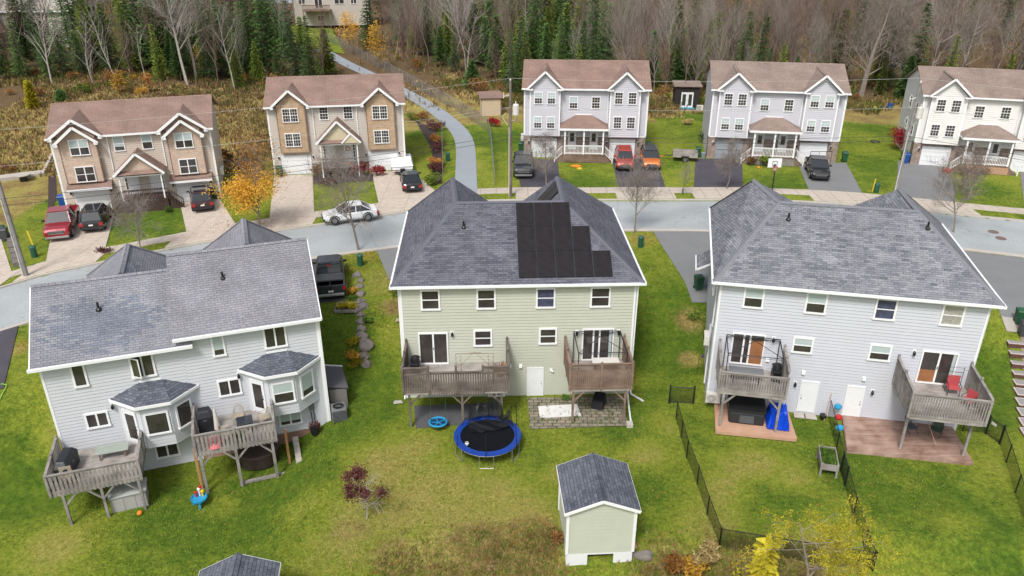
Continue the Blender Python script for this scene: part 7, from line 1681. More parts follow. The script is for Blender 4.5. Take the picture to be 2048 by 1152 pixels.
for k in range(6):
    a0 = k * math.pi / 3 + .1; a1 = a0 + .42; m = MB(); m.tube([(math.cos(a0) * 1.83, math.sin(a0) * 1.83, .82), (math.cos(a0) * 1.83, math.sin(a0) * 1.83, .02), (math.cos(a1) * 1.83, math.sin(a1) * 1.83, .02), (math.cos(a1) * 1.83, math.sin(a1) * 1.83, .82)], .025, 6); m.build("leg", M_steel, TR)
tops = []
for k in range(6):
    a0 = k * math.pi / 3 + .3; lean = 1.0 if k not in (1, 2) else .8; b = Vector((math.cos(a0) * 1.88, math.sin(a0) * 1.88, .5)); t = Vector((math.cos(a0) * 1.80 * lean, math.sin(a0) * 1.80 * lean, 2.3 if k in (0, 1, 4, 5) else 1.5)); tops.append(t)
    m = MB(); m.tube([b, b.lerp(t, .5), t], .022, 6); m.build("net_pole", M_black, TR)
m = MB(); N_ = 14; th0, th1 = .2, 2.1; P = []
for i in range(N_ + 1):
    t = th0 + (th1 - th0) * i / N_; ht = 1.25 + .75 * math.cos(i * .9) * (1 - i / N_) + .3 * math.cos(i * 2.3)
    for j in range(6): q = j / 5; rr = 1.62 - .35 * math.sin(q * 3) * (.5 + .5 * math.sin(i * 1.7)); P.append((math.cos(t) * rr, math.sin(t) * rr, .88 + ht * q * .9))
m.add(P, [(i * 6 + j, (i + 1) * 6 + j, (i + 1) * 6 + j + 1, i * 6 + j + 1) for i in range(N_) for j in range(5)], 0, [[(i * .2, j * .3), (i * .2 + .2, j * .3), (i * .2 + .2, j * .3 + .3), (i * .2, j * .3 + .3)] for i in range(N_) for j in range(5)])
P = []
for i in range(9):
    for j in range(5): P.append((-.9 + i * .28, 1.35 - j * .28 + .1 * math.sin(i * 2), .90 + .12 * abs(math.sin(i * 1.9 + j * 1.3)) + .5 * max(0, (i - 5)) * .1))
m.add(P, [(i * 5 + j, (i + 1) * 5 + j, (i + 1) * 5 + j + 1, i * 5 + j + 1) for i in range(8) for j in range(4)], 0, [[(i * .3, j * .3), (i * .3 + .3, j * .3), (i * .3 + .3, j * .3 + .3), (i * .3, j * .3 + .3)] for i in range(8) for j in range(4)])
m.build("safety_net", M_net, TR)
bp = atz(934, 887, .98); bm = bmesh.new(); bmesh.ops.create_icosphere(bm, subdivisions=3, radius=.12)
me = bpy.data.meshes.new("soccer_ball"); 
for f in bm.faces:
    c = f.calc_center_median().normalized(); ico = [(0, .526, .851), (0, -.526, .851), (.526, .851, 0), (-.526, .851, 0), (.851, 0, .526), (-.851, 0, .526), (.526, -.851, 0), (-.526, -.851, 0), (.851, 0, -.526), (-.851, 0, -.526), (0, .526, -.851), (0, -.526, -.851)]
    f.material_index = 1 if max(c.dot(Vector(v_)) for v_ in ico) > .93 else 0; f.smooth = True
bm.to_mesh(me); me.materials.append(M_white); me.materials.append(M_black); o = bpy.data.objects.new("soccer_ball", me); COL.objects.link(o); o.location = bp; tag(o, "black and white soccer ball on the trampoline mat", "ball")
# saucer swing hanging under the left deck
sp = atz(876, 844, .45); SW = thing("saucer_swing", "light blue saucer swing hanging under the raised deck", "swing", sp, 0)
m = MB(); m.tube([(math.cos(t * math.pi / 14) * .50, math.sin(t * math.pi / 14) * .46, 0) for t in range(29)], .055, 8, cap=False); m.build("ring", M_cyan, SW)
m = MB(); m.lathe((0, 0, -.07), [(.48, 0), (.48, .02)], 24); m.build("seat", plain("swing_seat_navy", (.012, .035, .10), .6), SW)
m = MB()
for a in (.6, 1.9, 3.1, 4.3, 5.5): m.bar((0, 0, -.03), (math.cos(a) * .46, math.sin(a) * .44, -.01), .05, .02)
m.build("webbing", M_cyan, SW)
m = MB(); m.tube([(-.42, .1, 0), (-.45, .75, 1.75)], .012, 5); m.tube([(.42, .1, 0), (.45, .75, 1.75)], .012, 5); m.build("rope", M_green, SW)
# dark gravel under the deck, paver patio
M_gravel = plain("dark_gravel", (.085, .088, .095), .95, var=.45, scale=14, bump=.9)
drape("gravel_bed", [(828, 812), (995, 806), (1002, 842), (832, 858)], M_gravel, .035)
M_paver = bricky("patio_pavers", (.27, .225, .175), (.20, .17, .135), (.055, .08, .03), .52, .30, .03, noise=.3)
drape("patio", [(1055, 797), (1246, 792), (1256, 853), (1060, 859)], M_paver, .05)
rd_ = random.Random(4); m = MB()
for _ in range(90):
    p = G(rd_.uniform(1065, 1250), rd_.uniform(800, 850)); 
    for k in range(5): m.blade((p.x + rd_.uniform(-.08, .08), p.y + rd_.uniform(-.08, .08), p.z + .05), (rd_.uniform(-.08, .08), rd_.uniform(-.08, .08), .1), .04)
tag(m.build("patio_weeds", L_gre), "small green weeds growing between the patio pavers", "weeds", kind="stuff")
bush(1132, 801, "leafy green weed at the back edge of the paver patio", .35, .35, L_gre, 971, 200, .09)
def slab(name, label, cat, px4, mat, z0=.06, th=.05, **kw):
    P = [G(a, b) for a, b in px4]; c = sum(P, Vector()) / 4; m = MB(); m.prism([(p.x - c.x, p.y - c.y) for p in P], z0, z0 + th); o = m.build(name, mat, loc=(c.x, c.y, c.z)); tag(o, label, cat, kw.get("group")); return o
slab("door_slab", "white rust-marked door panel lying flat on the paver patio", "panel", [(1080, 838), (1162, 834), (1154, 811), (1076, 815)], plain("white_slab_dirty", (.66, .66, .65), .5, var=.12, scale=2))
slab("paving_slab", "single pale stone slab on the grass left of the sage house", "slab", [(787, 810), (806, 808), (803, 803), (789, 804)], M_conc)
slab("flat_stone", "flat pale stone by the sage house's left wall", "slab", [(791, 648), (801, 646), (802, 636), (792, 638)], plain("pale_stone", (.4, .33, .25), .9))
p = G(1197, 812); BX = thing("covered_furniture", "black covered patio box standing on the pavers under the brown deck", "patio furniture", (p.x, p.y, p.z + .05), R(-18))
m = MB(); m.add([(-.38, -.5, 0), (.38, -.5, 0), (.38, .5, 0), (-.38, .5, 0), (-.34, -.42, .5), (.34, -.42, .5), (.33, .42, .72), (-.33, .42, .72)], [(0, 3, 2, 1), (4, 5, 6, 7), (0, 1, 5, 4), (1, 2, 6, 5), (2, 3, 7, 6), (3, 0, 4, 7)]); m.build("cover", plain("black_cover", (.012, .013, .018), .55, bump=.3), BX, bevel=.05); m = MB(); m.box(-.3, .3, -.35, .35, .52, .58); m.build("cushion_shape", MATS["black_cover"], BX)
m = MB(); a = G(1254, 800); b = G(1262, 848); m.tube([(0, 0, .5), ((b.x - a.x) * .6, (b.y - a.y) * .6, .15), (b.x - a.x, b.y - a.y, .1)], .05, 8); o = m.build("drain_pipe", M_white, loc=a); tag(o, "white drain pipe lying from the sage house corner over the grass", "pipe")
p = G(1259, 852); m = MB(); m.box(-.18, .18, -.2, .2, 0, .22); tag(m.build("splash_block", M_conc, loc=p), "small concrete block at the end of the white pipe", "block")

# things on the sage house decks
def gazebo(label, F, u0, u1, v0, v1, z, h, mat, arch=False):
    r_ = thing("gazebo_frame", label, "gazebo frame", F(u0, v0, z), 0); o = F(u0, v0, z)
    def L(u, v, zz): return F(u, v, z + zz) - o
    c = [(u0, v0), (u1, v0), (u1, v1), (u0, v1)]
    for u, v in c: m = MB(); m.tube([L(u, v, 0), L(u, v, h)], .028, 6); m.build("upright", mat, r_)
    m = MB()
    for i in range(4):
        a, b = c[i], c[(i + 1) % 4]; m.tube([L(*a, h), L(*b, h)], .024, 6); m.tube([L(*a, h - .1), L(*b, h - .1)], .016, 5)
    m.build("top_frame", mat, r_); m = MB(); ap = L((u0 + u1) / 2, (v0 + v1) / 2, h + (.35 if not arch else .15))
    for a in c: m.tube([L(*a, h), ap], .018, 5)
    m.build("rafter", mat, r_); return r_
gazebo("black bare gazebo frame on the brown deck of the sage house", cF, 10.1, 12.85, -2.75, -.25, 2.45, 2.1, M_black)
gazebo("black bare gazebo frame on the hot tub house's left deck", rF, .7, 3.65, -2.4, -.2, 2.75, 2.15, M_black)
ar = thing("metal_arch", "thin rusty metal canopy frame on the left deck of the sage house", "canopy frame", cF(3.2, -2.5, 2.42), R(2.2))
m = MB()
for x in (0, 2.1):
    m.tube([(x, 0, 0), (x, 0, 2.1)], .014, 5); m.tube([(x + .28 * (1 if x == 0 else -1), 0, 0), (x + .28 * (1 if x == 0 else -1), 0, 2.0)], .012, 5)
    for k in range(7): s_ = 1 if x == 0 else -1; m.tube([(x, 0, .2 + k * .27), (x + .28 * s_, 0, .34 + k * .27)], .008, 4)
m.build("side_frame", M_woodbr, ar); m = MB(); m.tube([(0, 0, 2.1), (2.1, 0, 2.1)], .016, 5); m.tube([(.1, 0, 1.2), (1.05, 0, 2.2), (2.0, 0, 1.2)], .012, 5); m.tube([(.75, 0, 2.15), (1.4, 0, 2.15)], .014, 5); m.build("top_bar", M_woodbr, ar)
def grill(label, o, rz, covered=False, w_=1.1, h=1.1):
    r_ = thing("barbecue_grill", label, "barbecue", o, rz)
    if covered:
        m = MB(); m.add([(-w_ / 2, -.3, 0), (w_ / 2, -.3, 0), (w_ / 2, .3, 0), (-w_ / 2, .3, 0), (-w_ / 2, -.34, h * .72), (w_ / 2, -.34, h * .72), (w_ / 2, .34, h * .72), (-w_ / 2, .34, h * .72), (-w_ * .36, -.2, h), (w_ * .36, -.2, h), (w_ * .36, .24, h + .03), (-w_ * .36, .24, h + .03)], [(0, 3, 2, 1), (0, 1, 5, 4), (1, 2, 6, 5), (2, 3, 7, 6), (3, 0, 4, 7), (4, 5, 9, 8), (5, 6, 10, 9), (6, 7, 11, 10), (7, 4, 8, 11), (8, 9, 10, 11)]); m.build("cover", plain("grill_cover", (.014, .017, .022), .5, var=.3, bump=.6), r_, bevel=.07)
        m = MB(); m.bar((-.1, -.345, h * .6), (.1, -.345, h * .62), .03, .02); m.build("strap", M_steel, r_)
    else:
        m = MB(); m.box(-.3, .3, -.25, .25, .1, .72); m.box(-.55, -.3, -.22, .22, .78, .82); m.box(.3, .55, -.22, .22, .78, .82); m.build("cart", M_blackm, r_)
        m = MB(); m.lathe((0, 0, .74), [(.3, 0), (.32, .12), (.26, .3), (.1, .38)], 14, sx=1.1, sy=.85); m.build("hood", M_black, r_)
        m = MB(); m.tube([(-.2, -.3, .95), (.2, -.3, .95)], .02, 6); m.build("handle", M_steel, r_)
        for s_ in (-1, 1): m = MB(); m.tube([(s_ * .28, .2, .08), (s_ * .33, .2, .08)], .08, 10); m.build("wheel", M_tyre, r_)
    return r_
grill("black barbecue in the left corner of the sage house's long deck", cF(.75, -1.0, 2.43), R(88))
grill("grill under a black cover at the far left deck", lF(.5, -1.9, .79), R(100), True, 1.75, 1.1)
grill("tall black covered grill on the deck with wicker chairs", lF(7.35, -1.2, 1.34), R(19), True, .8, 1.35)
grill("black grill in the corner of the right house's left deck", rF(3.6, -1.1, 2.73), R(-100))
def plant_pot(label, o, h=.5, mat=L_bru, n=160, pr=.2):
    r_ = thing("potted_plant", label, "potted plant", o, 0); m = MB(); m.lathe((0, 0, 0), [(pr * .7, 0), (pr, .3), (pr * 1.08, .32), (pr * .9, .32), (pr * .85, .26)], 12); m.build("pot", plain("terracotta", (.30, .15, .09), .8), r_)
    m = MB()
    for _ in range(n): a = random.random() * 6.28; rr = random.random() * pr * 1.1; m.blade((math.cos(a) * rr, math.sin(a) * rr, .3), (math.cos(a) * .25, math.sin(a) * .25, random.uniform(.1, h)), .05)
    m.build("plant", mat, r_); return r_
plant_pot("withered potted plant at the right end of the sage house's long deck", cF(5.7, -1.6, 2.43), .6)
m = MB(); m.lathe((0, 0, 0), [(.3, 0), (.36, .3), (.2, .55), (.05, .62)], 12); tag(m.build("covered_stool", plain("beige_cover", (.38, .33, .27), .8), loc=cF(.95, -2.4, 2.43)), "beige covered stool at the front left of the long sage deck", "stool")
def patio_table(label, o, rz, w_, d_, h, top, leg=M_blackm, oval=False):
    r_ = thing("patio_table", label, "table", o, rz); m = MB()
    if oval: m.lathe((0, 0, h - .04), [(.5, 0), (.52, .02), (.5, .05)], 24, sx=w_, sy=d_)
    else: m.box(-w_ / 2, w_ / 2, -d_ / 2, d_ / 2, h - .04, h)
    m.build("tabletop", top, r_, bevel=.0)
    for x in (-1, 1):
        for y in (-1, 1): m = MB(); m.box(x * w_ * .38 - .03, x * w_ * .38 + .03, y * d_ * .38 - .03, y * d_ * .38 + .03, 0, h - .04); m.build("leg", leg, r_)
    return r_
patio_table("wicker table with pale top under the gazebo frame on the brown deck", cF(11.9, -1.3, 2.43), R(2), 1.6, .75, .72, M_hvac)
patio_table("small square glass-topped table on the deck with wicker chairs", lF(9.35, -1.95, 1.34), R(22), .85, .85, .68, plain("dark_glass_top", (.03, .035, .045), .15))
patio_table("long grey patio table on the right house's left deck", rF(1.9, -1.5, 2.73), R(-12), 1.9, .8, .68, M_hvacg)
gt = patio_table("low glass table with bent tube frame on the far left deck", lF(2.55, -1.1, .79), R(19), 1.6, .8, .45, plain("green_glass_top", (.30, .34, .30), .12), M_woodbr)
def chair(label, o, rz, fm, cm=None, back=.5, kind='round', w_=.55, group=None):
    r_ = thing("patio_chair", label, "chair", o, rz, group)
    s_ = MB(); s_.box(-w_ / 2, w_ / 2, -.24, .24, .40, .45); s_.build("seat", cm or fm, r_, bevel=.01)
    b = MB()
    if kind == 'round':
        n_ = 12; pts = [(math.cos(math.pi * k / n_) * w_ / 2, .24 + .1 * math.sin(math.pi * k / n_), .45 + math.sin(math.pi * k / n_) * back) for k in range(n_ + 1)]; b.tube(pts, .025, 6)
        for k in range(1, n_): q = pts[k]; b.tube([(q[0], .24, .45), q], .008, 4)
    else:
        b.box(-w_ / 2, w_ / 2, .22, .26, .45, .45 + back)
    b.build("backrest", fm if kind == 'round' else (cm or fm), r_)
    for x in (-1, 1):
        for y in (-1, 1): m = MB(); m.tube([(x * w_ * .46, y * .22, .42), (x * w_ * .5, y * .26, 0)], .018, 6); m.build("leg", fm, r_)
        m = MB(); m.tube([(x * w_ * .5, -.22, .42), (x * w_ * .54, -.2, .66), (x * w_ * .5, .24, .68)], .02, 6); m.build("armrest", fm, r_)
    return r_
M_wick = plain("wicker_tan", (.36, .31, .24), .8, var=.2)
chair("wicker round-back chair behind the square table", lF(9.05, -1.0, 1.34), R(15), M_wick); chair("wicker round-back chair at the right of the square table", lF(10.35, -1.6, 1.34), R(-50), M_wick); chair("wicker round-back chair left of the square table near the rail", lF(8.35, -2.5, 1.34), R(110), M_wick)
chair("tan folding chair beside the covered grill at the far left deck", lF(.6, -3.0, .79), R(20), M_wick, kind='sq')
o = rF(12.9, -.95, 2.96); chair("red reclining chair folded flat beside the sliding door", o, R(-12), M_black, plain("red_sling", (.42, .07, .08), .6), .6, 'sq', .62); chair("red folding chair farther down the right deck rail", rF(13.35, -2.1, 2.96), R(-60), M_black, MATS["red_sling"], .5, 'sq', .55)
rk = thing("plant_shelf", "black metal shelf rack behind the red chair on the right deck", "shelf", rF(13.0, -.45, 2.96), R(-12)); m = MB()
for x in (-.4, .4): m.tube([(x, 0, 0), (x, 0, 1.5)], .015, 5)
for k in range(5): m.tube([(-.4, 0, .3 + k * .28), (.4, 0, .3 + k * .28)], .012, 5)
m.build("frame", M_black, rk)
um = thing("patio_umbrella", "closed cream patio umbrella leaning by the covered grill", "umbrella", lF(7.95, -2.0, 1.34), R(0)); m = MB(); m.tube([(0, 0, 0), (0, 0, 1.9)], .02, 6); m.build("pole", M_hvac, um)
m = MB(); m.lathe((0, 0, .5), [(.17, 0), (.13, .5), (.07, 1.1), (.02, 1.35)], 10); m.build("canopy", plain("cream_fabric", (.55, .53, .48), .8, bump=.4), um)
m = MB(); m.lathe((0, 0, 0), [(.42, 0), (.5, .06), (.42, .3), (.2, .46), (.02, .5)], 18); tag(m.build("turtle_sandbox", plain("pink_plastic", (.60, .16, .18), .5), loc=lF(7.75, -2.75, 1.34)), "pink round plastic cover behind the pickets of the wicker chair deck", "toy")
plant_pot("small potted plant by the rail under the square table", lF(9.0, -2.85, 1.34), .3, L_gre, 80, .13)

# left house ground things
o = lF(3.1, -2.6, -1.42); SB = thing("storage_box", "large pale weathered storage box under the far left deck", "storage box", o, R(21)); m = MB(); m.box(-.85, .85, -.55, .55, 0, .95); m.build("body", plain("weathered_pale_board", (.36, .355, .345), .8, var=.12, scale=2), SB, bevel=.02)
m = MB(); m.box(-.92, .92, -.62, .62, .96, 1.0); m.build("lid", plain("lid_greenish_pale", (.42, .45, .43), .6, var=.25, scale=4), SB); m = MB()
for k in range(4): m.box(-.85 + k * .56, -.80 + k * .56, -.57, -.55, 0, .95)
m.build("batten", MATS["weathered_pale_board"], SB)
wt = G(401, 1010); WT = thing("water_table", "blue toy water table with red and yellow towers on the lawn", "toy table", wt, R(20)); m = MB(); m.lathe((0, 0, .4), [(.30, -.03), (.40, .0), (.42, .12), (.38, .12), (.36, .05), (.02, .03)], 20); m.build("basin", M_cyan, WT)
for a in (.7, 2.8, 4.7): m = MB(); m.bar((math.cos(a) * .3, math.sin(a) * .3, .4), (math.cos(a) * .36, math.sin(a) * .36, 0), .09, .06); m.build("leg", M_cyan, WT)
for x, y, mt, h in ((-.12, .18, M_red, .28), (.05, .25, M_white, .42), (.2, .15, M_yellow, .3), (.12, .3, M_red, .5)): m = MB(); m.lathe((x, y, .42), [(.05, 0), (.05, h), (.09, h), (.09, h + .07), (.02, h + .08)], 10); m.build("tower", mt, WT)
p = G(280, 1029); m = MB(); m.lathe((0, 0, 0), [(.05, 0), (.12, .05), (.14, .12), (.1, .2), (.03, .23)], 12); tag(m.build("toy_ball", M_orange, loc=p), "small orange ball on the grass by the storage box", "ball")
HT = thing("hot_tub", "dark brown round hot tub under the left house's right deck", "hot tub", lF(9.75, -1.2, -1.25), R(19)); m = MB(); m.lathe((0, 0, 0), [(1.0, 0), (1.05, .7), (1.05, .74)], 24, sx=1.1); m.build("shell", plain("dark_brown_panel", (.045, .03, .027), .6), HT); m = MB(); m.lathe((0, 0, .75), [(1.08, 0), (1.08, .09), (1.0, .12)], 24, sx=1.1); m.build("cover", plain("brown_vinyl", (.07, .05, .045), .5), HT)
for u, v, h, lb in ((11.35, -2.2, 2.3, "orange new timber post at the right of the left house's right deck"), (6.65, -2.6, 2.4, "orange new timber post under the left corner of the wicker chair deck")):
    m = MB(); m.box(-.07, .07, -.07, .07, 0, h + .25); b_ = tag(m.build("timber_post", M_woodor, loc=lF(u, v, -1.45), rz=R(19)), lb, "post")
m = MB()
for k in range(5): m.box(-.16, .16, -k * .42 - .4, -k * .42, 0, .5 - k * .06 + .25)
tag(m.build("retaining_wall", M_conc, loc=lF(11.85, -.6, -1.35), rz=R(19)), "short stepped concrete block wall below the left house's right bay", "wall")
m = MB(); m.box(-1.1, 1.1, -.08, .08, 0, .14); tag(m.build("landscape_timber", M_wood, loc=lF(9.9, -2.95, -1.35), rz=R(21)), "pale landscape timber lying before the dark hot tub", "timber")
PL = thing("flower_tub", "black tub of dark flowers at the left house's right corner", "planter", lF(13.0, -.75, -.55), 0); m = MB(); m.lathe((0, 0, 0), [(.24, 0), (.3, .4), (.26, .42)], 12); m.build("tub", M_black, PL)
m = MB()
for _ in range(120): a = random.random() * 6.28; m.blade((math.cos(a) * .15, math.sin(a) * .15, .35), (math.cos(a) * .2, math.sin(a) * .2, random.uniform(.05, .35)), .06)
m.build("plant", L_mar, PL)
# garden hose on the left lawn
pts = [G(a, b) + Vector((0, 0, .08)) for a, b in ((-5, 815), (5, 790), (12, 778), (14, 772), (5, 770), (-6, 775))]; m = MB(); m.tube(pts, .025, 5); tag(m.build("garden_hose", plain("lime_hose", (.25, .5, .08), .5)), "bright green garden hose on the lawn at the left edge", "hose")

# ------------------------------------------------------------------ stone row between left and middle houses
rs = random.Random(12)
for i, (px, py, r_) in enumerate((a_, b_, c_ * .86) for a_, b_, c_ in ((714, 552, .42), (721, 563, .36), (719, 575, .38), (722, 590, .42), (721, 604, .40), (726, 614, .42), (716, 622, .34), (722, 632, .36), (721, 645, .36), (724, 658, .40), (725, 672, .44), (731, 690, .66), (728, 712, .42), (732, 728, .42))):
    p = G(px, py); bm = bmesh.new(); bmesh.ops.create_icosphere(bm, subdivisions=3, radius=1)
    for v_ in bm.verts:
        c = v_.co; k = 1 + .16 * math.sin(c.x * 3.1 + i) + .13 * math.sin(c.y * 4.3 + i * 2) + .10 * math.sin(c.z * 5 + c.x * 4 + i); k = min(k, 1.12); v_.co = Vector((c.x * k * r_ * rs.uniform(1.0, 1.06), c.y * k * r_ * .95, max(-.3, c.z) * k * r_ * .8))
    me = bpy.data.meshes.new("boulder"); bm.to_mesh(me); bm.free(); me.materials.append(M_rock); o = bpy.data.objects.new("boulder", me); COL.objects.link(o); o.location = p; o.rotation_euler.z = rs.uniform(0, 6)
    tag(o, ("topmost" if i == 0 else "largest" if i == 11 else "lowest" if i == 13 else "field stone number %d from the street in the" % (i + 1)) + " boulder of the stone row between the left and sage houses" if i in (0, 11, 13) else "grey field stone in the row between the left and sage houses", "boulder", "boulders in the stone row")
PF = thing("garden_bed", "small timber-framed flower bed behind the grey pickup", "garden bed", G(694, 617), R(2)); m = MB()
m.box(-.75, .75, -.62, -.55, 0, .2); m.box(-.75, .75, .55, .62, 0, .2); m.box(-.75, -.68, -.55, .55, 0, .2); m.box(.68, .75, -.55, .55, 0, .2); m.build("frame", M_wood, PF); m = MB(); m.box(-.68, .68, -.55, .55, 0, .12); m.build("soil", plain("dark_soil", (.035, .025, .02), .95, var=.3), PF)
m = MB()
for _ in range(260): cx, cy = random.choice(((-.35, -.1), (.25, .1), (.4, -.2))); a = random.random() * 6.28; m.blade((cx + math.cos(a) * .12, cy + math.sin(a) * .12, .1), (math.cos(a) * .2, math.sin(a) * .2, random.uniform(.1, .4)), .07)
m.build("plants", L_lar, PF)
p = G(1287, 1112); bm = bmesh.new(); bmesh.ops.create_icosphere(bm, subdivisions=3, radius=1)
for v_ in bm.verts: c = v_.co; k = 1 + .12 * math.sin(c.x * 4) + .1 * math.sin(c.y * 5); v_.co = Vector((c.x * .5 * k, c.y * .25 * k, max(-.2, c.z) * .28 * k))
me = bpy.data.meshes.new("rock"); bm.to_mesh(me); me.materials.append(M_rock); o = bpy.data.objects.new("rock", me); COL.objects.link(o); o.location = p; tag(o, "grey boulder in the weeds at the right of the green shed", "boulder")
bush(983, 1138, "pale dried flower clump in the bottom weeds", .3, .3, L_gra, 972, 250, .07)

# ------------------------------------------------------------------ right house yard
def platform(label, px4, z1, mat, edge, step=.14):
    P = [G(a, b) for a, b in px4]; a, b, c, d = P; r_ = thing("ground_deck", label, "deck", a, 0); ux = (b - a); ux.z = 0; L_ = ux.length; ux.normalize(); uy = Vector((-ux.y, ux.x, 0)); D_ = (d - a).dot(uy); m = MB(); v = 0
    x0l = 0; sl0 = (d - a).dot(ux) / D_; sl1 = ((c - a).dot(ux) - L_) / ((c - a).dot(uy))
    zt = z1
    while v < D_ - .02:
        v2 = min(v + step - .008, D_); q = [ux * (sl0 * v) + uy * v, ux * (L_ + sl1 * v) + uy * v, ux * (L_ + sl1 * v2) + uy * v2, ux * (sl0 * v2) + uy * v2]
        m.add([(p.x, p.y, zt) for p in q] + [(p.x, p.y, zt - .04) for p in q], [(0, 1, 2, 3), (7, 6, 5, 4), (0, 4, 5, 1), (1, 5, 6, 2), (2, 6, 7, 3), (3, 7, 4, 0)]); v += step
    m.build("decking", mat, r_); m = MB()
    q = [Vector((0, 0, 0)), ux * L_, ux * (L_ + sl1 * D_) + uy * D_, ux * sl0 * D_ + uy * D_]
    for i in range(4): m.bar(q[i] + Vector((0, 0, zt - .14)), q[(i + 1) % 4] + Vector((0, 0, zt - .14)), .05, .2)
    m.build("rim_board", edge, r_); return r_
platform("low reddish timber deck under the hot tub beside the right house", [(1431, 869), (1592, 885), (1572, 824), (1428, 812)], .30, M_woodnew, M_woodnew)
platform("broad weathered red-brown ground deck under the far right raised deck", [(1693, 905), (1944, 931), (1903, 862), (1683, 832)], .24, M_woodred, M_woodred)
HB = thing("hot_tub", "black square hot tub with dark cover on the small reddish deck", "hot tub", rF(2.2, -1.35, .33), R(-11.8)); m = MB(); m.box(-1.0, 1.0, -1.0, 1.0, 0, .82); m.build("shell", plain("hot_tub_black", (.022, .025, .03), .5), HB, bevel=.16); m = MB(); m.box(-1.04, 1.04, -1.04, 1.04, .83, .95); m.build("cover", plain("hot_tub_cover", (.012, .013, .014), .45), HB, bevel=.05); m = MB(); m.box(-.4, .4, -1.03, -1.0, .12, .6); m.build("access_panel", plain("hot_tub_panel_grey", (.08, .09, .10), .5), HB)
TP = thing("tarped_pile", "bright blue tarpaulin draped over a pile beside the hot tub", "tarpaulin", rF(3.95, -1.75, .33), R(-11.8)); m = MB(); n_ = 14; P = []
for i in range(n_ + 1):
    for j in range(n_ + 1):
        u, v = i / n_ * 2 - 1, j / n_ * 2 - 1; e = max(abs(u), abs(v)); h = .95 if e < .76 else max(0.02, .95 * (1 - ((e - .76) / .24) ** .8)); h += .04 * math.sin(i * 2.1) + .04 * math.sin(j * 1.7 + i); s_ = .62 if e < .99 else .70
        P.append((u * .62 + .03 * math.sin(j * 2.4), v * .8 + .05 * math.sin(i * 2.7), max(.015, h * (1 if v > -.3 else .95))))
m.add(P, [(i * (n_ + 1) + j, (i + 1) * (n_ + 1) + j, (i + 1) * (n_ + 1) + j + 1, i * (n_ + 1) + j + 1) for i in range(n_) for j in range(n_)]); m.build("tarpaulin", M_bluet, TP, smooth=False)
slab("paving_slab", "left of two pale slabs before the white basement doors", "slab", [(1588, 837), (1609, 839), (1606, 828), (1586, 826)], M_conc); slab("paving_slab", "right of two pale slabs before the white basement doors", "slab", [(1611, 839), (1634, 842), (1630, 831), (1609, 829)], M_conc)
p = G(1659, 938); PB_ = thing("planter_box", "raised wooden planter box on legs full of leafy greens", "planter", p, R(-14)); PB_.location = (p.x - .15, p.y + .1, p.z); m = MB()
m.box(-.42, .42, -.82, -.77, .45, .82); m.box(-.42, .42, .77, .82, .45, .82); m.box(-.45, -.40, -.77, .77, .45, .82); m.box(.40, .45, -.77, .77, .45, .82); m.build("box", M_wood, PB_)
m = MB(); m.box(-.4, .4, -.77, .77, .5, .72); m.build("soil", plain("dark_soil", (.035, .025, .02)), PB_)
for x in (-.4, .4):
    for y in (-.76, .76): m = MB(); m.box(x - .05, x + .05, y - .05, y + .05, 0, .84); m.build("leg", M_wood, PB_)
m = MB()
for _ in range(500): m.blade((random.uniform(-.36, .36), random.uniform(-.7, .7), .7), (random.uniform(-.1, .1), random.uniform(-.1, .1), random.uniform(.05, .2)), .1)
m.build("plants", L_gre, PB_)
for k, (px, py, mt, z, nm) in enumerate(((1670, 842, M_cyan, 1.0, "upper blue"), (1671, 862, M_red, .95, "middle red"), (1673, 885, M_cyan, 1.0, "lower blue"))):
    p = G(px, py); m = MB(); m.lathe((0, 0, 0), [(.06, -.16), (.16, -.1), (.19, .0), (.15, .12), (.05, .17)], 12, sx=1.2); tag(m.build("hanging_bucket", mt, loc=(p.x, p.y, p.z + z)), nm + " toy bucket hung on the fence by the basement door", "bucket", "toy buckets on the fence")
p = G(1645, 838); m = MB(); m.lathe((0, 0, 0), [(.16, 0), (.2, .3), (.17, .32)], 12); tag(m.build("flower_pot", M_black, loc=p), "black flower pot between the two white basement doors", "pot")
m = MB(); m.tube([(0, 0, 0), (.35, .5, 1.7)], .02, 6); tag(m.build("broom_handle", M_woodnew, loc=G(1648, 842)), "pale wooden pole leaning at the fence end by the doors", "pole")
def folding_chair(label, o, rz, cm):
    r_ = thing("camping_chair", label, "chair", o, rz); m = MB(); m.add([(-.26, -.24, .42), (.26, -.24, .42), (.26, .24, .38), (-.26, .24, .38)], [(0, 1, 2, 3)]); m.box(-.26, .26, -.24, .24, .385, .40); m.build("seat", cm, r_); m = MB(); m.add([(-.26, .24, .40), (.26, .24, .40), (.24, .40, .95), (-.24, .40, .95), (-.26, .26, .40), (.26, .26, .40), (.24, .42, .95), (-.24, .42, .95)], [(0, 1, 2, 3), (7, 6, 5, 4), (3, 2, 6, 7), (0, 3, 7, 4), (1, 5, 6, 2)]); m.build("backrest", cm, r_)
    for s_ in (-1, 1): m = MB(); m.tube([(s_ * .28, -.28, 0), (s_ * .28, .28, .6)], .014, 5); m.tube([(s_ * .28, .3, 0), (s_ * .28, -.26, .62), (s_ * .28, .3, .66)], .014, 5); m.build("leg", M_black, r_)
    return r_
folding_chair("grey folding camp chair under the far right deck, left one", rF(11.3, -1.1, .27), R(20), plain("grey_canvas", (.10, .11, .13), .8)); folding_chair("grey-green folding camp chair under the far right deck, right one", rF(12.6, -1.1, .27), R(-40), plain("green_grey_canvas", (.06, .09, .07), .8))
m = MB(); m.tube([(0, 0, 0), (-.5, .9, 1.5)], .02, 6); tag(m.build("timber_pole", M_woodnew, loc=rF(12.4, -2.2, .26)), "thin wooden pole leaning under the far right deck", "pole")
p = G(2002, 640)
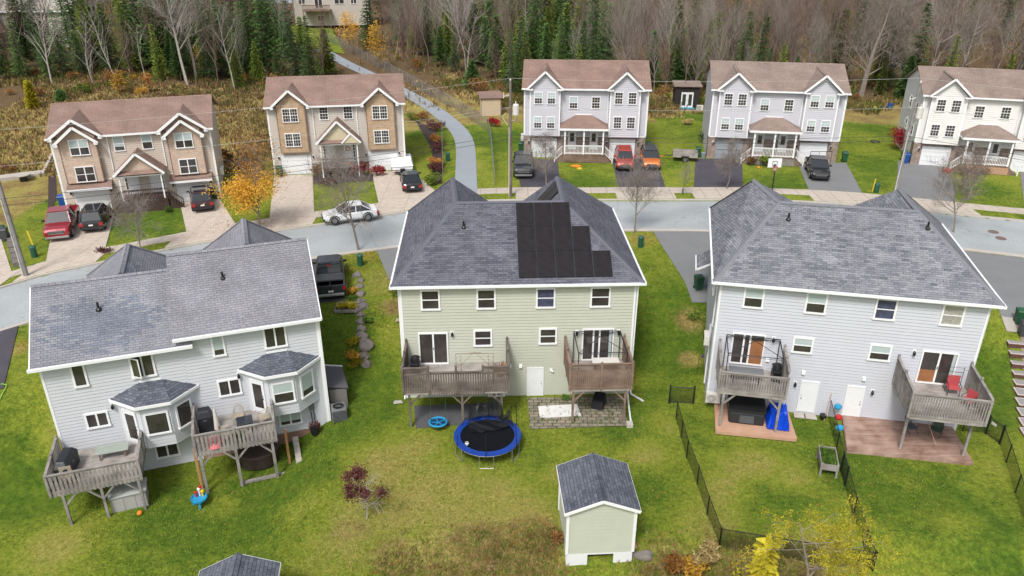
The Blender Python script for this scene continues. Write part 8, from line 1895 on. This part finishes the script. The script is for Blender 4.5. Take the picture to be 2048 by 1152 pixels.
for k in range(10):
    px, py = 2024 + k * 3.6 - (0 if k else 0), 686 + k * 20.5; q = G(px, py); zt = terr(q.x, q.y)
    r_ = thing("garden_step", "white-framed concrete garden step, %s of the flight at the right edge" % ("topmost" if k == 0 else "one"), "step", (q.x + .3, q.y, zt - .1), R(-12), "garden steps at the right edge")
    if k: r_["label"] = "white-framed paved step in the flight descending along the right edge"
    m = MB(); m.box(-.62, .62, -.42, .58, -.15, .16); m.build("timber_riser", plain("dark_red_timber", (.10, .045, .035), .8), r_); m = MB(); m.box(-.58, .58, -.30, .55, .161, .20); m.build("slab_frame", plain("pinkish_white_edge", (.52, .46, .44), .8), r_); m = MB(); m.box(-.50, .50, -.22, .47, .201, .206); m.build("slab_face", plain("grey_slab", (.27, .26, .255), .9), r_)
drape("paving", [(2002, 634), (2046, 640), (2060, 668), (2013, 664)], plain("slab_tan_grey", (.36, .34, .30), .9, var=.15), .06, 5)
p = G(2056, 720); drape("pebble_bed", [(2040, 672), (2100, 672), (2120, 800), (2062, 800)], plain("river_pebbles", (.22, .18, .15), .9, var=.6, scale=9, bump=1), .05, 8)
o = rF(-1.7, -.2, 0); bf = thing("bird_feeder", "purple ball feeder on a thin shepherd hook left of the right house", "garden ornament", G(1394, 748), 0); m = MB(); m.tube([(0, 0, 0), (0, 0, 1.5), (.12, 0, 1.6), (.24, 0, 1.5)], .012, 5); m.build("hook", M_black, bf); m = MB(); m.lathe((.24, 0, 1.2), [(.02, 0), (.09, .06), (.1, .14), (.02, .24)], 10); m.build("ball", plain("purple_glass", (.15, .05, .22), .2), bf)

# ------------------------------------------------------------------ front yards across the street
p = G(1542, 394); BH = thing("basketball_hoop", "white-backboard basketball hoop on a black pole beside the pavement", "basketball hoop", p, R(0)); m = MB(); m.tube([(0, 0, 0), (0, 0, 2.2), (0, .25, 3.1)], .06, 8); m.build("pole", M_black, BH); m = MB(); m.box(-.62, .62, .3, .34, 2.75, 3.6); m.build("backboard", M_white, BH)
m = MB(); m.box(-.23, .23, .27, .29, 2.95, 3.0); m.box(-.23, .23, .27, .29, 3.32, 3.36); m.box(-.23, -.19, .27, .29, 3.0, 3.32); m.box(.19, .23, .27, .29, 3.0, 3.32); m.build("target_square", M_hvacg, BH)
m = MB(); m.tube([(math.cos(t * .524) * .23, .04 + math.sin(t * .524) * .23, 2.9) for t in range(13)], .02, 6, cap=False); m.build("rim", M_red, BH); m = MB(); m.lathe((0, .04, 2.55), [(.14, 0), (.22, .33)], 12); m.f = [f for f in m.f if len(f) == 4]; m.m = m.m[:len(m.f)]; m.build("net", plain("net_white_red", (.55, .3, .3), .8), BH); m = MB(); m.box(-.4, .4, -.35, .35, 0, .18); m.build("base", M_black, BH, bevel=.04)
p = G(1517, 337); m = MB(); m.lathe((0, 0, 0), [(.05, 0), (.13, .06), (.14, .14), (.08, .22), (.02, .25)], 12); tag(m.build("pumpkin", M_orange, loc=p), "orange pumpkin on the lawn by the hoop house", "pumpkin")
p = G(1637, 330); m = MB(); m.tube([(-1.1, 0, 0), (-1.1, 0, 1.5), (1.1, 0, 1.5), (1.1, 0, 0)], .04, 6); m.tube([(-.2, 0, 1.5), (-.25, 0, 0)], .02, 5); tag(m.build("hockey_goal", M_black, loc=(p.x, p.y - .2, p.z)), "black goal frame standing behind the compact black pickup", "goal")
p = G(1750, 284); m = MB(); m.tube([(math.cos(t * .524) * .5, math.sin(t * .524) * .5, .05) for t in range(13)], .06, 6, cap=False); tag(m.build("ring_toy", M_black, loc=p), "black ring lying on the grass between the houses", "ring")
p = G(1765, 218); so_ = thing("seesaw_toy", "lime and blue rocking toy at the wood edge", "toy", p, R(15)); m = MB(); m.bar((-1.2, 0, .15), (1.1, 0, .35), .18, .08); m.build("beam", M_blue, so_); m = MB(); m.lathe((-1.3, 0, 0), [(.2, 0), (.28, .3), (.1, .45)], 10); m.build("lime_seat", plain("lime_plastic", (.45, .65, .08), .5), so_); m = MB(); m.box(.9, 1.3, -.3, .3, 0, .7); m.build("blue_seat", M_blue, so_, bevel=.05)
p = G(1152, 333); m = MB(); m.lathe((0, 0, 0), [(.45, 0), (.5, .08), (.3, .16), (.05, .2)], 9, sx=1.2, sy=.7); tag(m.build("deflated_pumpkin", M_orange, loc=p), "deflated orange lawn inflatable in front of the middle grey house", "decoration"); p = G(1159, 337); m = MB(); m.lathe((0, 0, 0), [(.3, 0), (.3, .05), (.1, .08)], 8); tag(m.build("yellow_cloth", M_yellow, loc=p), "yellow patch of the deflated lawn inflatable", "decoration")
p = G(1893, 346); m = MB(); m.box(-.35, .35, -.25, .25, .15, .45); m.tube([(-.3, -.3, .12), (-.3, .3, .12)], .12, 8); m.tube([(.3, -.3, .12), (.3, .3, .12)], .12, 8); tag(m.build("toy_car", M_red, loc=p), "red toy car beside the off-white house's driveway", "toy")
p = G(48, 362); ft = thing("round_table", "round pale table on a dark drum base at the far left lawn edge", "table", p, 0); m = MB(); m.lathe((0, 0, 0), [(.35, 0), (.32, .6)], 14); m.build("base", M_black, ft); m = MB(); m.lathe((0, 0, .62), [(.75, 0), (.75, .07)], 20); m.build("tabletop", M_conc, ft)
p = G(150, 440); p = G(152, 433); wb = thing("hand_truck", "black and red snow blower between the red pickup and black SUV", "snow blower", p, R(-60)); m = MB(); m.box(-.35, .35, -.3, .3, .15, .7); m.build("engine", M_black, wb, bevel=.05); m = MB(); m.lathe((.45, 0, 0), [(.2, .05), (.3, .2), (.2, .5)], 10); m.build("auger", M_red, wb); m = MB(); m.tube([(-.3, -.2, .6), (-.8, -.2, 1.0)], .02, 5); m.tube([(-.3, .2, .6), (-.8, .2, 1.0)], .02, 5); m.build("handle", M_black, wb)
p = G(67, 494); m = MB(); m.bar((0, 0, 0), (-.35, .3, 1.25), .09, .09); tag(m.build("marker_post", M_yellow, loc=p), "yellow marker stake leaning on the lawn left of the red pickup", "stake"); p = G(1690, 366 + 20); m = MB(); m.bar((0, 0, 0), (.1, 0, 1.3), .08, .08); tag(m.build("marker_post", M_yellow, loc=G(1744, 384)), "yellow guy marker leaning beside the right utility pole", "stake")
# mulch bed and kerbing along the taupe house
drape("mulch_bed", [(97, 345), (110, 322), (114, 395), (96, 440)], plain("dark_mulch", (.045, .03, .028), .95, var=.5, scale=8), .045, 10)
m = MB()
for a, b in zip(((86, 352), (104, 312), (112, 306)), ((104, 312), (112, 306), (114, 306))): m.bar(G(*a) + Vector((0, 0, .1)), G(*b) + Vector((0, 0, .1)), .25, .3)
tag(m.build("bed_edging", M_concw), "curved pale block edging of the mulch bed left of the taupe house", "edging")
slab("retaining_ledge", "long pale stone ledge across the far left lawn", "ledge", [(0, 364), (90, 352), (90, 346), (0, 357)], M_conc, 0, .35)
for i in range(12):
    a = i / 11; p = G(20 + 14 * a, 472 + 60 * a); m = MB(); m.box(-.25, .25, -.2, .2, 0, .3 + .05 * (i % 2)); tag(m.build("edging_block", M_rock, loc=p, rz=.3 * (i % 3)), "tan block in the low garden edging beside the left utility pole", "block", "edging blocks by the left pole")
drape("mulch_bed", [(626, 352), (746, 348), (747, 362), (628, 368)], MATS["dark_mulch"], .05, 8)
drape("mulch_bed", [(830, 240), (872, 262), (884, 300), (864, 300)], MATS["dark_mulch"], .05, 8); drape("mulch_bed", [(864, 300), (884, 300), (884, 368), (866, 366)], MATS["dark_mulch"], .05, 8)
# pots and pumpkins at the greige porch
e = H2.location
for u, v, nm, mt in ((6.7, -1.5, "brown", M_woodbr), (7.9, -1.4, "orange", M_orange)): m = MB(); m.lathe((0, 0, 0), [(.12, 0), (.2, .15), (.16, .3), (.05, .36)], 10); tag(m.build("porch_ornament", mt, loc=loc_of((e.x, e.y), 8.3, u * .953, v * .953, 2.7 + 1.12)), nm + " round ornament on the greige house's porch", "ornament")

# ------------------------------------------------------------------ distant houses at the top edge
def far_house(label, o, ang, W, D, H, zr, siding, roofm, deck=None, wins=()):
    r_ = thing("distant_house", label, "house", o, R(ang)); m = MB()
    for p, q in (((0, 0), (W, 0)), ((W, 0), (W, D)), ((W, D), (0, D)), ((0, D), (0, 0))): m.clap(p, q, 0, H, co=.4)
    m.build("wall", siding, r_); m = MB(); m.roof([(-.4, -.4, H), (W + .4, -.4, H), (W + .4, D / 2, zr), (-.4, D / 2, zr)]); m.roof([(W + .4, D + .4, H), (-.4, D + .4, H), (-.4, D / 2, zr), (W + .4, D / 2, zr)])
    rf = m.build("roof", roofm, r_); m = MB(); m.bar((-.4, -.45, H - .1), (W + .4, -.45, H - .1), .15, .25); m.build("fascia", M_white, rf)
    for x, z, w_, h_ in wins: window(r_, x, x + w_, z, z + h_, style='twin')
    if deck:
        x0, x1, z = deck; m = MB(); m.box(x0, x1, -2.6, 0, z - .2, z); m.build("deck_floor", M_woodbr, r_); railing(r_, (x0, -2.6), (x1, -2.6), z, z + 1, M_woodbr, .2); 
        for x in (x0 + .1, x1 - .1): post(r_, x, -2.5, 0, z, M_woodbr, .15)
    return r_
M_sbeige = plain("siding_beige_far", (.46, .42, .37), .7)
p = G(592, 52); far_house("beige house glimpsed through trees at the top, brown upstairs deck", (p.x, p.y, p.z), 6, 15, 9, 7.5, 10.5, M_sbeige, M_rbrown, (2.0, 7.5, 3.3), ((1.0, 4.2, 1.4, 1.3), (4.2, 3.4, 1.6, 2.0), (8.2, 4.2, 2.0, 1.4), (4.5, .9, 1.4, 1.1), (11.5, 4.2, 1.2, 1.3)))
p = G(-30, 96); far_house("pale grey house cut by the upper left corner", (p.x - 2, p.y, p.z), 5, 17, 9, 6.0, 9.0, plain("siding_far_pale", (.50, .47, .43), .7), M_conc, (1.5, 9, 3.0), ((11, 3.2, 1.4, 1.2),))
p = G(395, 45); far_house("bluish white house half hidden behind the tall trees at top left", (p.x, p.y + 30, p.z), 0, 12, 9, 8, 11, plain("siding_far_blue", (.50, .53, .60), .7), M_rgrey2, None, ((2, 4, 1.4, 1.2), (7, 4, 1.4, 1.2)))
p = G(70, 0); m = MB(); m.tube([(0, 0, 0), (-.6, 0, 11)], .16, 8); tag(m.build("street_pole", M_pole, loc=G(62, 60)), "distant dark pole before the pale house at upper left", "utility pole")
drape("far_lawn", [(-40, 105), (60, 100), (75, 45), (-40, 40)], M_ground, .12, 8); drape("far_lawn", [(592, 90), (690, 110), (660, 50), (575, 50)], M_ground, .12, 10)
